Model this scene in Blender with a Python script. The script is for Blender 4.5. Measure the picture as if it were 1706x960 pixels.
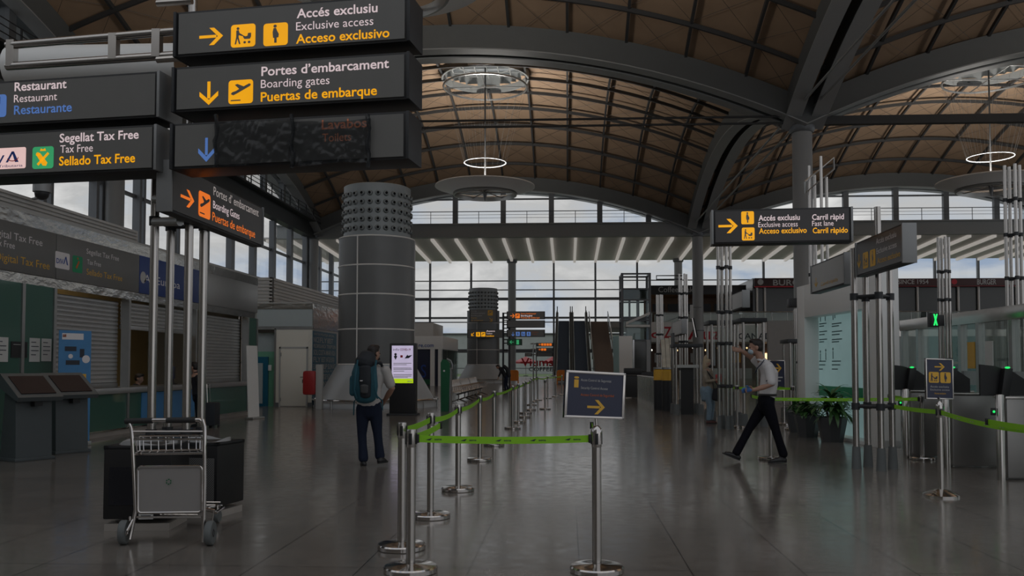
import bpy, bmesh, math, random
from mathutils import Vector, Matrix, noise as mnoise
random.seed(7)
sc = bpy.context.scene
for o in list(bpy.data.objects): bpy.data.objects.remove(o)
COL = sc.collection
# ------------------------------------------------------------------ camera
F, PPX, PPY, CH = 1450.0, 877.0, 552.0, 1.4
YAW, PITCH = math.radians(2.72), math.radians(2.29)
cam_d = bpy.data.cameras.new('camera'); cam = bpy.data.objects.new('camera', cam_d); COL.objects.link(cam)
cam_d.sensor_width = 36.0; cam_d.sensor_fit = 'HORIZONTAL'; cam_d.lens = F*36.0/1706.0
cam_d.shift_x = (853.0-PPX)/1706.0; cam_d.shift_y = (PPY-480.0)/1706.0
cam_d.clip_start = 0.05; cam_d.clip_end = 2000
cam.location = (0, 0, CH); cam.rotation_euler = (math.pi/2+PITCH, 0, YAW)
sc.camera = cam
CAM = Vector((0, 0, CH))
FW = Vector((-math.sin(YAW)*math.cos(PITCH), math.cos(YAW)*math.cos(PITCH), math.sin(PITCH)))
RT = Vector((math.cos(YAW), math.sin(YAW), 0)); UP = RT.cross(FW)
def ray(px, py): return FW + RT*((px-PPX)/F) + UP*((PPY-py)/F)
def W(px, py, Y):                       # point of the place seen at a pixel, at depth Y
    r = ray(px, py); return CAM + r*(Y/r.y)
def WX(px, py, X):
    r = ray(px, py); return CAM + r*(X/r.x)
def FL(px, py):                         # point on the floor
    r = ray(px, py); return CAM + r*(-CH/r.z)
K = 1.45
# ------------------------------------------------------------------ view and sky
sc.view_settings.view_transform = 'Standard'; sc.view_settings.look = 'None'
sc.view_settings.exposure = 0.0; sc.view_settings.gamma = 1.0; sc.view_settings.use_curve_mapping = False
sc.cycles.use_denoising = True
sc.cycles.max_bounces = 10; sc.cycles.diffuse_bounces = 5; sc.cycles.glossy_bounces = 4
sc.cycles.transparent_max_bounces = 24; sc.cycles.sample_clamp_indirect = 4.0
SKY = 1.3
wd = bpy.data.worlds.new('sky'); sc.world = wd; wd.use_nodes = True
nt = wd.node_tree; nt.nodes.clear()
def nn(t, **k):
    n = nt.nodes.new(t)
    for a, b in k.items(): setattr(n, a, b)
    return n
tc = nn('ShaderNodeTexCoord'); mp = nn('ShaderNodeMapping'); mp.inputs['Scale'].default_value = (1, 1, 2.6)
mp.inputs['Location'].default_value = (0.35, 0.2, 0.1)
no = nn('ShaderNodeTexNoise'); no.inputs['Scale'].default_value = 5.5; no.inputs['Detail'].default_value = 9; no.inputs['Roughness'].default_value = 0.55
no.inputs['Distortion'].default_value = 0.4
cr = nn('ShaderNodeValToRGB'); e = cr.color_ramp.elements
e[0].position = 0.36; e[0].color = (0.24, 0.30, 0.40, 1); e[1].position = 0.66; e[1].color = (0.63, 0.615, 0.60, 1)
for p, c in ((0.46, (0.40, 0.42, 0.45, 1)), (0.54, (0.425, 0.42, 0.415, 1))):
    x = cr.color_ramp.elements.new(p); x.color = c
bg = nn('ShaderNodeBackground'); bg.inputs['Strength'].default_value = SKY; ow = nn('ShaderNodeOutputWorld')
L = nt.links.new
L(tc.outputs['Generated'], mp.inputs['Vector']); L(mp.outputs['Vector'], no.inputs['Vector']); L(no.outputs['Fac'], cr.inputs['Fac'])
L(cr.outputs['Color'], bg.inputs['Color']); L(bg.outputs['Background'], ow.inputs['Surface'])
# ------------------------------------------------------------------ materials
def s2l(c):
    c = c/255.0; return c/12.92 if c <= 0.04045 else ((c+0.055)/1.055)**2.4
def C(r, g, b): return (s2l(r), s2l(g), s2l(b), 1)
def mat(name, col, rough=0.5, metal=0.0, var=0.12, scale=6.0, emit=0.0, spec=0.5, stretch=(1, 1, 1), rvar=0.0, bump=0.0):
    m = bpy.data.materials.new(name); m.use_nodes = True; t = m.node_tree; p = t.nodes['Principled BSDF']
    p.inputs['Base Color'].default_value = col; p.inputs['Roughness'].default_value = rough; p.inputs['Metallic'].default_value = metal
    p.inputs['Specular IOR Level'].default_value = spec
    if emit: p.inputs['Emission Color'].default_value = col; p.inputs['Emission Strength'].default_value = emit
    if var or rvar or bump:
        c = t.nodes.new('ShaderNodeTexCoord'); mpn = t.nodes.new('ShaderNodeMapping'); mpn.inputs['Scale'].default_value = stretch
        n = t.nodes.new('ShaderNodeTexNoise'); n.inputs['Scale'].default_value = scale; n.inputs['Detail'].default_value = 4
        t.links.new(c.outputs['Object'], mpn.inputs['Vector']); t.links.new(mpn.outputs['Vector'], n.inputs['Vector'])
        if var:
            h = t.nodes.new('ShaderNodeMix'); h.data_type = 'RGBA'
            h.inputs[6].default_value = tuple(v*(1-var) for v in col[:3])+(1,); h.inputs[7].default_value = tuple(min(1, v*(1+var)) for v in col[:3])+(1,)
            t.links.new(n.outputs['Fac'], h.inputs[0]); t.links.new(h.outputs[2], p.inputs['Base Color'])
        if rvar:
            q = t.nodes.new('ShaderNodeMapRange'); q.inputs[3].default_value = max(0.02, rough-rvar); q.inputs[4].default_value = rough+rvar
            t.links.new(n.outputs['Fac'], q.inputs[0]); t.links.new(q.outputs[0], p.inputs['Roughness'])
        if bump:
            b = t.nodes.new('ShaderNodeBump'); b.inputs['Strength'].default_value = bump; b.inputs['Distance'].default_value = 0.02
            t.links.new(n.outputs['Fac'], b.inputs['Height']); t.links.new(b.outputs['Normal'], p.inputs['Normal'])
    return m
def glass(name, tint=(0.86, 0.9, 0.9), refl=0.12, rough=0.02, body=None, bodyfac=0.0):
    m = bpy.data.materials.new(name); m.use_nodes = True; t = m.node_tree; t.nodes.clear()
    tr = t.nodes.new('ShaderNodeBsdfTransparent'); tr.inputs['Color'].default_value = tint+(1,)
    gl = t.nodes.new('ShaderNodeBsdfGlossy'); gl.inputs['Roughness'].default_value = rough; gl.inputs['Color'].default_value = (0.8, 0.85, 0.85, 1)
    lw = t.nodes.new('ShaderNodeLayerWeight'); lw.inputs['Blend'].default_value = 0.25
    mu = t.nodes.new('ShaderNodeMath'); mu.operation = 'MULTIPLY_ADD'; mu.inputs[1].default_value = 0.5; mu.inputs[2].default_value = refl*0.3
    mx = t.nodes.new('ShaderNodeMixShader'); ou = t.nodes.new('ShaderNodeOutputMaterial')
    t.links.new(lw.outputs['Fresnel'], mu.inputs[0]); t.links.new(mu.outputs[0], mx.inputs[0])
    t.links.new(tr.outputs[0], mx.inputs[1]); t.links.new(gl.outputs[0], mx.inputs[2])
    out = mx.outputs[0]
    if body:
        df = t.nodes.new('ShaderNodeBsdfPrincipled'); df.inputs['Base Color'].default_value = body; df.inputs['Roughness'].default_value = 0.35
        m2 = t.nodes.new('ShaderNodeMixShader'); m2.inputs[0].default_value = bodyfac
        t.links.new(out, m2.inputs[1]); t.links.new(df.outputs[0], m2.inputs[2]); out = m2.outputs[0]
    t.links.new(out, ou.inputs['Surface'])
    return m
def glow(name, col, s=1.0):
    m = bpy.data.materials.new(name); m.use_nodes = True; t = m.node_tree; p = t.nodes['Principled BSDF']
    p.inputs['Base Color'].default_value = tuple(v*0.6 for v in col[:3])+(1,); p.inputs['Roughness'].default_value = 0.3
    c = t.nodes.new('ShaderNodeTexCoord'); n = t.nodes.new('ShaderNodeTexNoise'); n.inputs['Scale'].default_value = 4
    q = t.nodes.new('ShaderNodeMapRange'); q.inputs[3].default_value = s*0.86; q.inputs[4].default_value = s*1.14
    t.links.new(c.outputs['Object'], n.inputs['Vector']); t.links.new(n.outputs['Fac'], q.inputs[0]); t.links.new(q.outputs[0], p.inputs['Emission Strength'])
    p.inputs['Emission Color'].default_value = col
    return m
M = {}
M['steel'] = mat('brushed_steel', (0.50, 0.475, 0.45, 1), 0.22, 1.0, 0.06, 30, stretch=(1, 1, 0.05))
M['chrome'] = mat('polished_steel', (0.56, 0.53, 0.51, 1), 0.12, 1.0, 0.04, 20)
M['dullsteel'] = mat('satin_steel', (0.42, 0.42, 0.41, 1), 0.38, 1.0, 0.1, 8, rvar=0.1)
M['foil'] = mat('dented_steel', (0.62, 0.61, 0.58, 1), 0.16, 1.0, 0.05, 3.0, bump=0.5, stretch=(1, 1, 2))
M['black'] = mat('black_paint', (0.012, 0.012, 0.013, 1), 0.45, 0, 0.1)
M['blackmetal'] = mat('dark_grey_metal', (0.035, 0.037, 0.04, 1), 0.5, 0.3, 0.1)
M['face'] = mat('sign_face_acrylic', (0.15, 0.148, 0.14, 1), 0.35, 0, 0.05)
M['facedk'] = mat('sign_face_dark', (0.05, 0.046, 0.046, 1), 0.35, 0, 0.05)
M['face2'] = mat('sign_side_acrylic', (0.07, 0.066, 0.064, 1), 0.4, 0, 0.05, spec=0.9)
M['face3'] = mat('sign_glare_acrylic', (0.34, 0.335, 0.32, 1), 0.4, 0, 0.05, spec=0.9)  # window glare on side-on signs, put into a pale base colour
M['cap'] = mat('sign_end_cap', (0.26, 0.265, 0.265, 1), 0.45, 0.4, 0.05)
M['arch'] = mat('dark_arch_steel', (0.105, 0.112, 0.112, 1), 0.5, 0, 0.08, 1.5)
M['purlin'] = mat('dark_roof_beam', (0.045, 0.046, 0.047, 1), 0.5, 0, 0.08)
M['ceil'] = mat('roof_brown_boards', (0.30, 0.205, 0.132, 1), 0.75, 0, 0.16, 0.9)
M['column'] = mat('column_grey_paint', (0.30, 0.31, 0.31, 1), 0.42, 0, 0.06, 1)
M['drum'] = mat('drum_dark_grey', (0.135, 0.138, 0.136, 1), 0.38, 0.2, 0.08, 2)
M['drumtop'] = mat('drum_top_grey', (0.24, 0.26, 0.26, 1), 0.4, 0.2, 0.08, 2)
M['cone'] = mat('cone_grey', (0.42, 0.44, 0.45, 1), 0.38, 0.1, 0.06, 2)
M['hole'] = mat('hole_black', (0.004, 0.004, 0.004, 1), 0.8, 0, 0)
M['mull'] = mat('mullion_grey', (0.16, 0.17, 0.18, 1), 0.45, 0.3, 0.05)
M['beam'] = mat('beam_grey', (0.26, 0.27, 0.265, 1), 0.5, 0, 0.06)
M['soffit'] = mat('soffit_grey', (0.74, 0.72, 0.69, 1), 0.6, 0, 0.06)
M['slat'] = mat('slat_white', (0.86, 0.86, 0.84, 1), 0.5, 0, 0.03)
M['strip'] = glow('slat_white_glow', (.86, .80, .74, 1), .30)  # faint glow for white soffit slats, in place of window light on them
M['glass'] = glass('window_glass', (0.93, 0.95, 0.96), 0.1)
M['clearglass'] = glass('partition_glass', (0.80, 0.84, 0.82), 0.12)
M['greenglass'] = glass('green_glass', (0.10, 0.22, 0.17), 0.3, 0.05, (0.075, 0.20, 0.15, 1), 0.6)
M['frost'] = mat('frosted_glass', (0.4, 0.45, 0.45, 1), 0.4, 0, 0.05)
M['wallgrey'] = mat('wall_grey', (0.42, 0.42, 0.40, 1), 0.6, 0, 0.06, 1)
M['white'] = mat('white_panel', (0.78, 0.78, 0.76, 1), 0.45, 0, 0.04, 1)
M['offwhite'] = mat('cream_panel', (0.74, 0.71, 0.62, 1), 0.55, 0, 0.05, 1)
M['green'] = mat('belt_green', C(140, 205, 36), 0.55, 0, 0.06)
M['dkgreen'] = mat('dark_green_enamel', (0.012, 0.12, 0.05, 1), 0.35, 0, 0.06)
M['red'] = mat('red_enamel', (0.36, 0.022, 0.022, 1), 0.4, 0, 0.08)
M['orange'] = mat('orange_plastic', (0.72, 0.25, 0.04, 1), 0.5, 0, 0.1)
M['concrete'] = mat('skirting_stone', (0.34, 0.31, 0.28, 1), 0.5, 0, 0.2, 3)
M['rubber'] = mat('black_rubber', (0.02, 0.02, 0.02, 1), 0.7, 0, 0.1)
M['greyrub'] = mat('grey_rubber', (0.12, 0.13, 0.13, 1), 0.7, 0, 0.1)
M['paper'] = mat('white_paper', (0.62, 0.62, 0.6, 1), 0.6, 0, 0.05)
M['ink'] = mat('dark_ink', (0.03, 0.035, 0.05, 1), 0.6, 0, 0)
M['blue'] = mat('poster_blue', C(70, 130, 180), 0.45, 0, 0.1)
M['dkblue'] = mat('fascia_blue', C(38, 62, 120), 0.4, 0, 0.08)
M['navy'] = mat('poster_navy', C(34, 40, 66), 0.35, 0, 0.08)
M['teal'] = mat('teal_panel', (0.33, 0.50, 0.50, 1), 0.35, 0, 0.04)
M['tealdk'] = mat('teal_dark', C(22, 98, 125), 0.4, 0, 0.08)
M['mint'] = mat('mint_wall', C(110, 170, 140), 0.5, 0, 0.06)
M['beige'] = mat('beige_wall', C(190, 165, 115), 0.6, 0, 0.1, 2)
M['shutter'] = mat('shutter_steel', (0.5, 0.5, 0.49, 1), 0.38, 0.8, 0.08, 3)
M['corr'] = mat('corrugated_grey', (0.5, 0.49, 0.47, 1), 0.45, 0.2, 0.05, 2)
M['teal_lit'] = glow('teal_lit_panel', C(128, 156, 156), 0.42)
M['t_dim'] = glow('lettering_white_dim_lit', C(176, 166, 162), 0.6)
M['t_white'] = glow('lettering_white_lit', C(200, 182, 184), 0.85)
M['t_yel'] = glow('lettering_yellow_lit', C(232, 160, 10), 0.85)
M['t_ora'] = glow('lettering_orange_lit', C(226, 110, 28), 0.85)
M['t_blue'] = glow('lettering_blue_lit', C(84, 120, 185), 0.6)
M['t_green'] = glow('panel_green_lit', C(52, 150, 96), 0.8)
M['t_pink'] = glow('panel_white_lit', C(225, 190, 185), 0.8)
M['p_grey'] = mat('lettering_grey', C(178, 178, 176), 0.5, 0, 0)
M['p_white'] = mat('lettering_white', C(225, 220, 220), 0.5, 0, 0)
M['p_yel'] = mat('lettering_yellow', C(222, 172, 60), 0.5, 0, 0)
M['p_ora'] = mat('lettering_orange', C(190, 95, 40), 0.5, 0, 0)
M['p_blue'] = mat('lettering_blue', C(30, 70, 150), 0.5, 0, 0)
M['p_red'] = mat('lettering_red', C(190, 30, 45), 0.5, 0, 0)
M['p_green'] = mat('panel_green', C(30, 140, 95), 0.5, 0, 0)
M['led'] = glow('led_green', C(40, 230, 110), 1.0)
# ------------------------------------------------------------------ objects
def tag(o, label=None, cat=None, group=None, kind=None):
    if label: o['label'] = label
    if cat: o['category'] = cat
    if group: o['group'] = group
    if kind: o['kind'] = kind
    return o
def thing(name, label, cat, loc=(0, 0, 0), rz=0.0, group=None, kind=None):
    o = bpy.data.objects.new(name, None); o.empty_display_size = 0.2; COL.objects.link(o)
    o.location = loc; o.rotation_euler = (0, 0, rz)
    return tag(o, label, cat, group, kind)
def world_of(o):
    m = o.matrix_basis.copy()
    while o.parent: o = o.parent; m = o.matrix_basis @ m
    return m
class MB:
    def __init__(s): s.bm = bmesh.new(); s.mi = 0
    def _mark(s, n0):
        if s.mi:
            s.bm.faces.ensure_lookup_table()
            for f in s.bm.faces[n0:]: f.material_index = s.mi
    def geo(s, vs, fs):
        n0 = len(s.bm.faces); v = [s.bm.verts.new(p) for p in vs]
        for f in fs:
            try: s.bm.faces.new([v[i] for i in f])
            except ValueError: pass
        s._mark(n0); return s
    def box(s, c, d, rz=0.0, bev=0.0, mtx=None):
        n0 = len(s.bm.faces)
        m = (mtx if mtx is not None else Matrix.Translation(c) @ Matrix.Rotation(rz, 4, 'Z')) @ Matrix.Diagonal((d[0], d[1], d[2], 1))
        r = bmesh.ops.create_cube(s.bm, size=1.0, matrix=m)
        if bev > 0:
            es = set(e for v in r['verts'] for e in v.link_edges)
            bmesh.ops.bevel(s.bm, geom=list(es), offset=bev, segments=2, affect='EDGES', profile=0.6)
        s._mark(n0); return s
    def b2(s, x0, x1, y0, y1, z0, z1, bev=0.0): return s.box(((x0+x1)/2, (y0+y1)/2, (z0+z1)/2), (abs(x1-x0), abs(y1-y0), abs(z1-z0)), 0, bev)
    def obox(s, o, xd, yd, zd, bev=0.0):          # box from a corner and three edge vectors
        o, xd, yd, zd = map(Vector, (o, xd, yd, zd)); c = o+(xd+yd+zd)/2
        m = Matrix.Translation(c) @ Matrix((xd.normalized(), yd.normalized(), zd.normalized())).transposed().to_4x4()
        return s.box(c, (xd.length, yd.length, zd.length), 0, bev, m)
    def tube(s, pts, r, n=10, caps=True):
        pts = [Vector(p) for p in pts]; rs = r if isinstance(r, (list, tuple)) else [r]*len(pts)
        n0 = len(s.bm.faces); rings = []; u = None
        for i, p in enumerate(pts):
            if i == 0: d = pts[1]-p
            elif i == len(pts)-1: d = p-pts[i-1]
            else: d = (pts[i+1]-p).normalized()+(p-pts[i-1]).normalized()
            if d.length < 1e-9: d = Vector((0, 0, 1))
            d.normalize()
            if u is None: u = d.orthogonal().normalized()
            else:
                u = u-d*u.dot(d)
                u = u.normalized() if u.length > 1e-6 else d.orthogonal().normalized()
            w = d.cross(u)
            rings.append([s.bm.verts.new(p+(u*math.cos(a)+w*math.sin(a))*rs[i]) for a in [2*math.pi*k/n for k in range(n)]])
        for a, b in zip(rings, rings[1:]):
            for k in range(n): s.bm.faces.new((a[k], a[(k+1) % n], b[(k+1) % n], b[k]))
        if caps: s.bm.faces.new(rings[0][::-1]); s.bm.faces.new(rings[-1])
        s._mark(n0); return s
    def lathe(s, prof, c=(0, 0, 0), n=32, caps=True, arc=None):
        n0 = len(s.bm.faces); c = Vector(c); rings = []
        for r, z in prof:
            rings.append([s.bm.verts.new(c+Vector((r*math.cos(2*math.pi*k/n), r*math.sin(2*math.pi*k/n), z))) for k in range(n)])
        for a, b in zip(rings, rings[1:]):
            for k in range(n): s.bm.faces.new((a[k], a[(k+1) % n], b[(k+1) % n], b[k]))
        if caps: s.bm.faces.new(rings[0][::-1]); s.bm.faces.new(rings[-1])
        s._mark(n0); return s
    def ring(s, c, R, r, n=48, m=8, mtx=None):
        n0 = len(s.bm.faces); rr = []
        for i in range(n):
            a = 2*math.pi*i/n; row = []
            for j in range(m):
                b = 2*math.pi*j/m; p = Vector(((R+r*math.cos(b))*math.cos(a), (R+r*math.cos(b))*math.sin(a), r*math.sin(b)))
                row.append(s.bm.verts.new((mtx @ p if mtx else p)+Vector(c)))
            rr.append(row)
        for i in range(n):
            for j in range(m): s.bm.faces.new((rr[i][j], rr[(i+1) % n][j], rr[(i+1) % n][(j+1) % m], rr[i][(j+1) % m]))
        s._mark(n0); return s
    def ball(s, c, d, n=16, mtx=None):
        n0 = len(s.bm.faces)
        if not isinstance(d, (tuple, list)): d = (d, d, d)
        bmesh.ops.create_uvsphere(s.bm, u_segments=n, v_segments=max(6, n*2//3), radius=1.0, matrix=Matrix.Translation(c) @ (mtx or Matrix()) @ Matrix.Diagonal((d[0], d[1], d[2], 1)))
        s._mark(n0); return s
    def build(s, name, mats, parent=None, smooth=True, label=None):
        bmesh.ops.recalc_face_normals(s.bm, faces=s.bm.faces[:])
        me = bpy.data.meshes.new(name)
        if parent is not None: s.bm.transform(world_of(parent).inverted())
        s.bm.to_mesh(me); s.bm.free()
        return link(name, me, mats, parent, smooth, label)
def link(name, me, mats, parent=None, smooth=True, label=None, angle=38):
    for m in (mats if isinstance(mats, (list, tuple)) else [mats]): me.materials.append(M[m] if isinstance(m, str) else m)
    if smooth and len(me.polygons):
        me.polygons.foreach_set('use_smooth', [True]*len(me.polygons)); me.set_sharp_from_angle(angle=math.radians(angle))
    o = bpy.data.objects.new(name, me); COL.objects.link(o)
    if parent is not None: o.parent = parent
    else:
        if len(me.vertices):
            n = len(me.vertices); xs = [0.0]*(3*n); me.vertices.foreach_get('co', xs)
            c = Vector(((min(xs[0::3])+max(xs[0::3]))/2, (min(xs[1::3])+max(xs[1::3]))/2, min(xs[2::3])))
            me.transform(Matrix.Translation(-c)); o.location = c
    if label: o['label'] = label
    return o
def copy_tree(o, parent=None):
    c = o.copy(); COL.objects.link(c)
    if parent is not None: c.parent = parent
    for ch in [x for x in COL.objects if x.parent == o]: copy_tree(ch, c)
    return c
# ------------------------------------------------------------------ flat artwork on planes
_fc = {}
def text_mesh(body, bold=False):
    key = (body, bold)
    if key in _fc: return _fc[key]
    c = bpy.data.curves.new('t', 'FONT'); c.body = body; c.size = 1.0; c.resolution_u = 3
    if bold: c.offset = 0.016
    o = bpy.data.objects.new('t', c); COL.objects.link(o)
    bpy.context.view_layer.update()
    me = bpy.data.meshes.new_from_object(o.evaluated_get(bpy.context.evaluated_depsgraph_get()))
    bpy.data.objects.remove(o)
    vs = [v.co.copy() for v in me.vertices]; fs = [tuple(p.vertices) for p in me.polygons]
    _fc[key] = (vs, fs); return _fc[key]
_hv = text_mesh('H'); CAP = max(v.y for v in _hv[0])
class Board:
    """a flat face in the place: origin, x direction, up; artwork lies on it in layers"""
    def __init__(s, o, xd, up=(0, 0, 1)):
        s.o = Vector(o); s.x = Vector(xd).normalized(); s.u = Vector(up).normalized(); s.n = s.x.cross(s.u).normalized()
        if s.n.dot(CAM-s.o) < 0: s.n = -s.n
    def uv(s, px, py):
        r = ray(px, py); t = (s.o-CAM).dot(s.n)/r.dot(s.n); p = CAM+r*t-s.o
        return p.dot(s.x), p.dot(s.u)
    def at(s, u, v, k=1): return s.o+s.x*u+s.u*v+s.n*(0.0025*k)
    def text(s, mb, body, u0, v0, u1, cap, bold=False, k=1):
        vs, fs = text_mesh(body, bold); x0 = min(v.x for v in vs); x1 = max(v.x for v in vs)
        sy = cap/CAP; sx = (u1-u0)/(x1-x0) if u1 is not None else sy
        mb.geo([s.at(u0+(v.x-x0)*sx, v0+v.y*sy, k) for v in vs], fs); return mb
    def ptext(s, mb, body, p0, x1, cap, bold=False, k=1, y1=None):     # measured on the photograph
        u0, v0 = s.uv(*p0); u1, _ = s.uv(x1, p0[1] if y1 is None else y1); _, vt = s.uv(p0[0], p0[1]-cap)
        return s.text(mb, body, u0, v0, u1, vt-v0, bold, k)
    def poly(s, mb, pts, k=1):
        mb.geo([s.at(u, v, k) for u, v in pts], [tuple(range(len(pts)))]); return mb
    def rrect(s, mb, u0, v0, u1, v1, r=0.0, k=1):
        pts = []
        if r <= 0: pts = [(u0, v0), (u1, v0), (u1, v1), (u0, v1)]
        else:
            for cx, cy, a in ((u1-r, v0+r, -90), (u1-r, v1-r, 0), (u0+r, v1-r, 90), (u0+r, v0+r, 180)):
                for q in range(5): t = math.radians(a+q*22.5); pts.append((cx+r*math.cos(t), cy+r*math.sin(t)))
        return s.poly(mb, pts, k)
    def disc(s, mb, u, v, r, k=1, n=16): return s.poly(mb, [(u+r*math.cos(2*math.pi*i/n), v+r*math.sin(2*math.pi*i/n)) for i in range(n)], k)
    def prect(s, p0, p1):           # pixel rectangle -> u0, v0, u1, v1
        a = s.uv(*p0); b = s.uv(*p1); return min(a[0], b[0]), min(a[1], b[1]), max(a[0], b[0]), max(a[1], b[1])
    def shape(s, mb, rect, polys, discs=(), k=2, flip=False):
        u0, v0, u1, v1 = rect; w, h = u1-u0, v1-v0
        f = (lambda a: u1-a*w) if flip else (lambda a: u0+a*w)
        for p in polys: s.poly(mb, [(f(a), v0+b*h) for a, b in p], k)
        for a, b, r in discs:
            n = 14; s.poly(mb, [(f(a+r*math.cos(2*math.pi*i/n)), v0+(b+r*math.sin(2*math.pi*i/n))*h) for i in range(n)], k)
        return mb
ARROW_R = [[(0, .44), (.72, .44), (.72, .60), (0, .60)], [(1, .52), (.62, 1), (.42, 1), (.78, .52), (.42, .04), (.62, .04)]]
ARROW_D = [[(b, 1-a) for a, b in p] for p in ARROW_R]
ARROW_L = [[(1-a, b) for a, b in p] for p in ARROW_R]
ARROW_DR = [[(.0, .9), (.1, 1), (.8, .3), (.7, .2)], [(.9, .0), (.9, .75), (.72, .75), (.72, .18), (.15, .18), (.15, .0)]]
STROLL = ([[(.22, .74), (.32, .76), (.36, .62), (.50, .52), (.49, .47), (.33, .53), (.32, .45), (.40, .14), (.34, .13), (.27, .38), (.22, .13), (.16, .14), (.22, .45)],
           [(.48, .52), (.52, .40), (.56, .34), (.78, .34), (.83, .44), (.83, .60), (.70, .60), (.68, .48), (.60, .46)]],
          [(.29, .82, .06), (.57, .20, .055), (.75, .20, .055)])
PREG = ([[(.42, .78), (.52, .78), (.56, .66), (.64, .50), (.62, .36), (.55, .34), (.55, .12), (.45, .12), (.45, .34), (.40, .34), (.38, .60)]], [(.48, .86, .07)])
PLANE = ([[(.10, .42), (.20, .36), (.40, .46), (.88, .72), (.92, .80), (.84, .83), (.62, .72), (.36, .84), (.26, .80), (.44, .62), (.30, .54), (.16, .50)], [(.10, .12), (.50, .12), (.50, .17), (.10, .17)]], [])
def P3(a, b, t): return a+(b-a)*t
def ordinal(i): return ['first', 'second', 'third', 'fourth', 'fifth', 'sixth', 'seventh', 'eighth', 'ninth', 'tenth', 'eleventh', 'twelfth', 'thirteenth', 'fourteenth', 'fifteenth', 'sixteenth', 'seventeenth', 'eighteenth', 'nineteenth', 'twentieth'][i]
# ================================================================== the building
def struct(o, label, cat): return tag(o, label, cat, None, 'structure')
XL, XR, YC = -28.0, 14.0, 10.2            # column lines every 42 m
BAY = 42.0; HB = 21.0
XC, XC2 = -7.0, 35.0; Y0, Y1, Y2, Y3 = YC-BAY, YC, YC+BAY, YC+2*BAY     # -31.8, 10.2, 52.2, 94.2
YG = 110.0                                 # lower glass wall
def shell(x, y, xc, yc):
    u = (x-xc)/HB; v = (y-yc)/HB; return 17.0+4.8*(1-u*u)+4.8*(1-v*v)
# floor
fm = bpy.data.materials.new('polished_stone_floor'); fm.use_nodes = True; t = fm.node_tree; p = t.nodes['Principled BSDF']
c = t.nodes.new('ShaderNodeTexCoord'); mpn = t.nodes.new('ShaderNodeMapping'); mpn.inputs['Location'].default_value = (-0.078+0.757*50, 0.757*60, 0)
bk = t.nodes.new('ShaderNodeTexBrick'); bk.offset = 0.0; bk.inputs['Scale'].default_value = 1.0
bk.inputs['Brick Width'].default_value = 0.757; bk.inputs['Row Height'].default_value = 1.514; bk.inputs['Mortar Size'].default_value = 0.0045
bk.inputs['Color1'].default_value = (0.20, 0.180, 0.160, 1); bk.inputs['Color2'].default_value = (0.172, 0.155, 0.138, 1); bk.inputs['Mortar'].default_value = (0.03, 0.028, 0.027, 1)
n1 = t.nodes.new('ShaderNodeTexNoise'); n1.inputs['Scale'].default_value = 1.3; n1.inputs['Detail'].default_value = 7
n2 = t.nodes.new('ShaderNodeTexNoise'); n2.inputs['Scale'].default_value = 9.0; n2.inputs['Detail'].default_value = 5
mx = t.nodes.new('ShaderNodeMix'); mx.data_type = 'RGBA'; mx.blend_type = 'MULTIPLY'; mx.inputs[0].default_value = 0.75
rp = t.nodes.new('ShaderNodeMapRange'); rp.inputs[3].default_value = 0.55; rp.inputs[4].default_value = 1.25
rr_ = t.nodes.new('ShaderNodeMapRange'); rr_.inputs[1].default_value = 0.3; rr_.inputs[2].default_value = 0.7; rr_.inputs[3].default_value = 0.12; rr_.inputs[4].default_value = 0.20
t.links.new(c.outputs['Object'], mpn.inputs['Vector']); t.links.new(mpn.outputs['Vector'], bk.inputs['Vector'])
for n in (n1, n2): t.links.new(c.outputs['Object'], n.inputs['Vector'])
t.links.new(n1.outputs['Fac'], rp.inputs[0]); t.links.new(bk.outputs['Color'], mx.inputs[6]); t.links.new(rp.outputs[0], mx.inputs[7])
t.links.new(mx.outputs[2], p.inputs['Base Color']); t.links.new(n2.outputs['Fac'], rr_.inputs[0]); t.links.new(rr_.outputs[0], p.inputs['Roughness'])
p.inputs['Specular IOR Level'].default_value = 1.0
fo = MB().b2(-62, 80, -14, YG+0.3, -0.3, 0.0).build('floor', [fm], None, False)
struct(fo, 'polished grey stone floor with thin joints and window reflections', 'floor')
fo.data.transform(Matrix.Translation((fo.location.x, fo.location.y, 0))); fo.location.x = 0; fo.location.y = 0
# ground outside
gm = mat('grass_ground', (0.13, 0.19, 0.07, 1), 0.9, 0, 0.35, 0.4)
struct(MB().b2(-220, 260, YG+9, 600, -0.35, -0.05).build('ground', [gm], None, False), 'green grass ground beyond the far glass wall', 'ground')
struct(MB().b2(-220, 260, YG+0.3, YG+9, -0.3, -0.06).build('pavement', 'concrete', None, False), 'pale paved strip outside the far glass wall', 'pavement')
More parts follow.
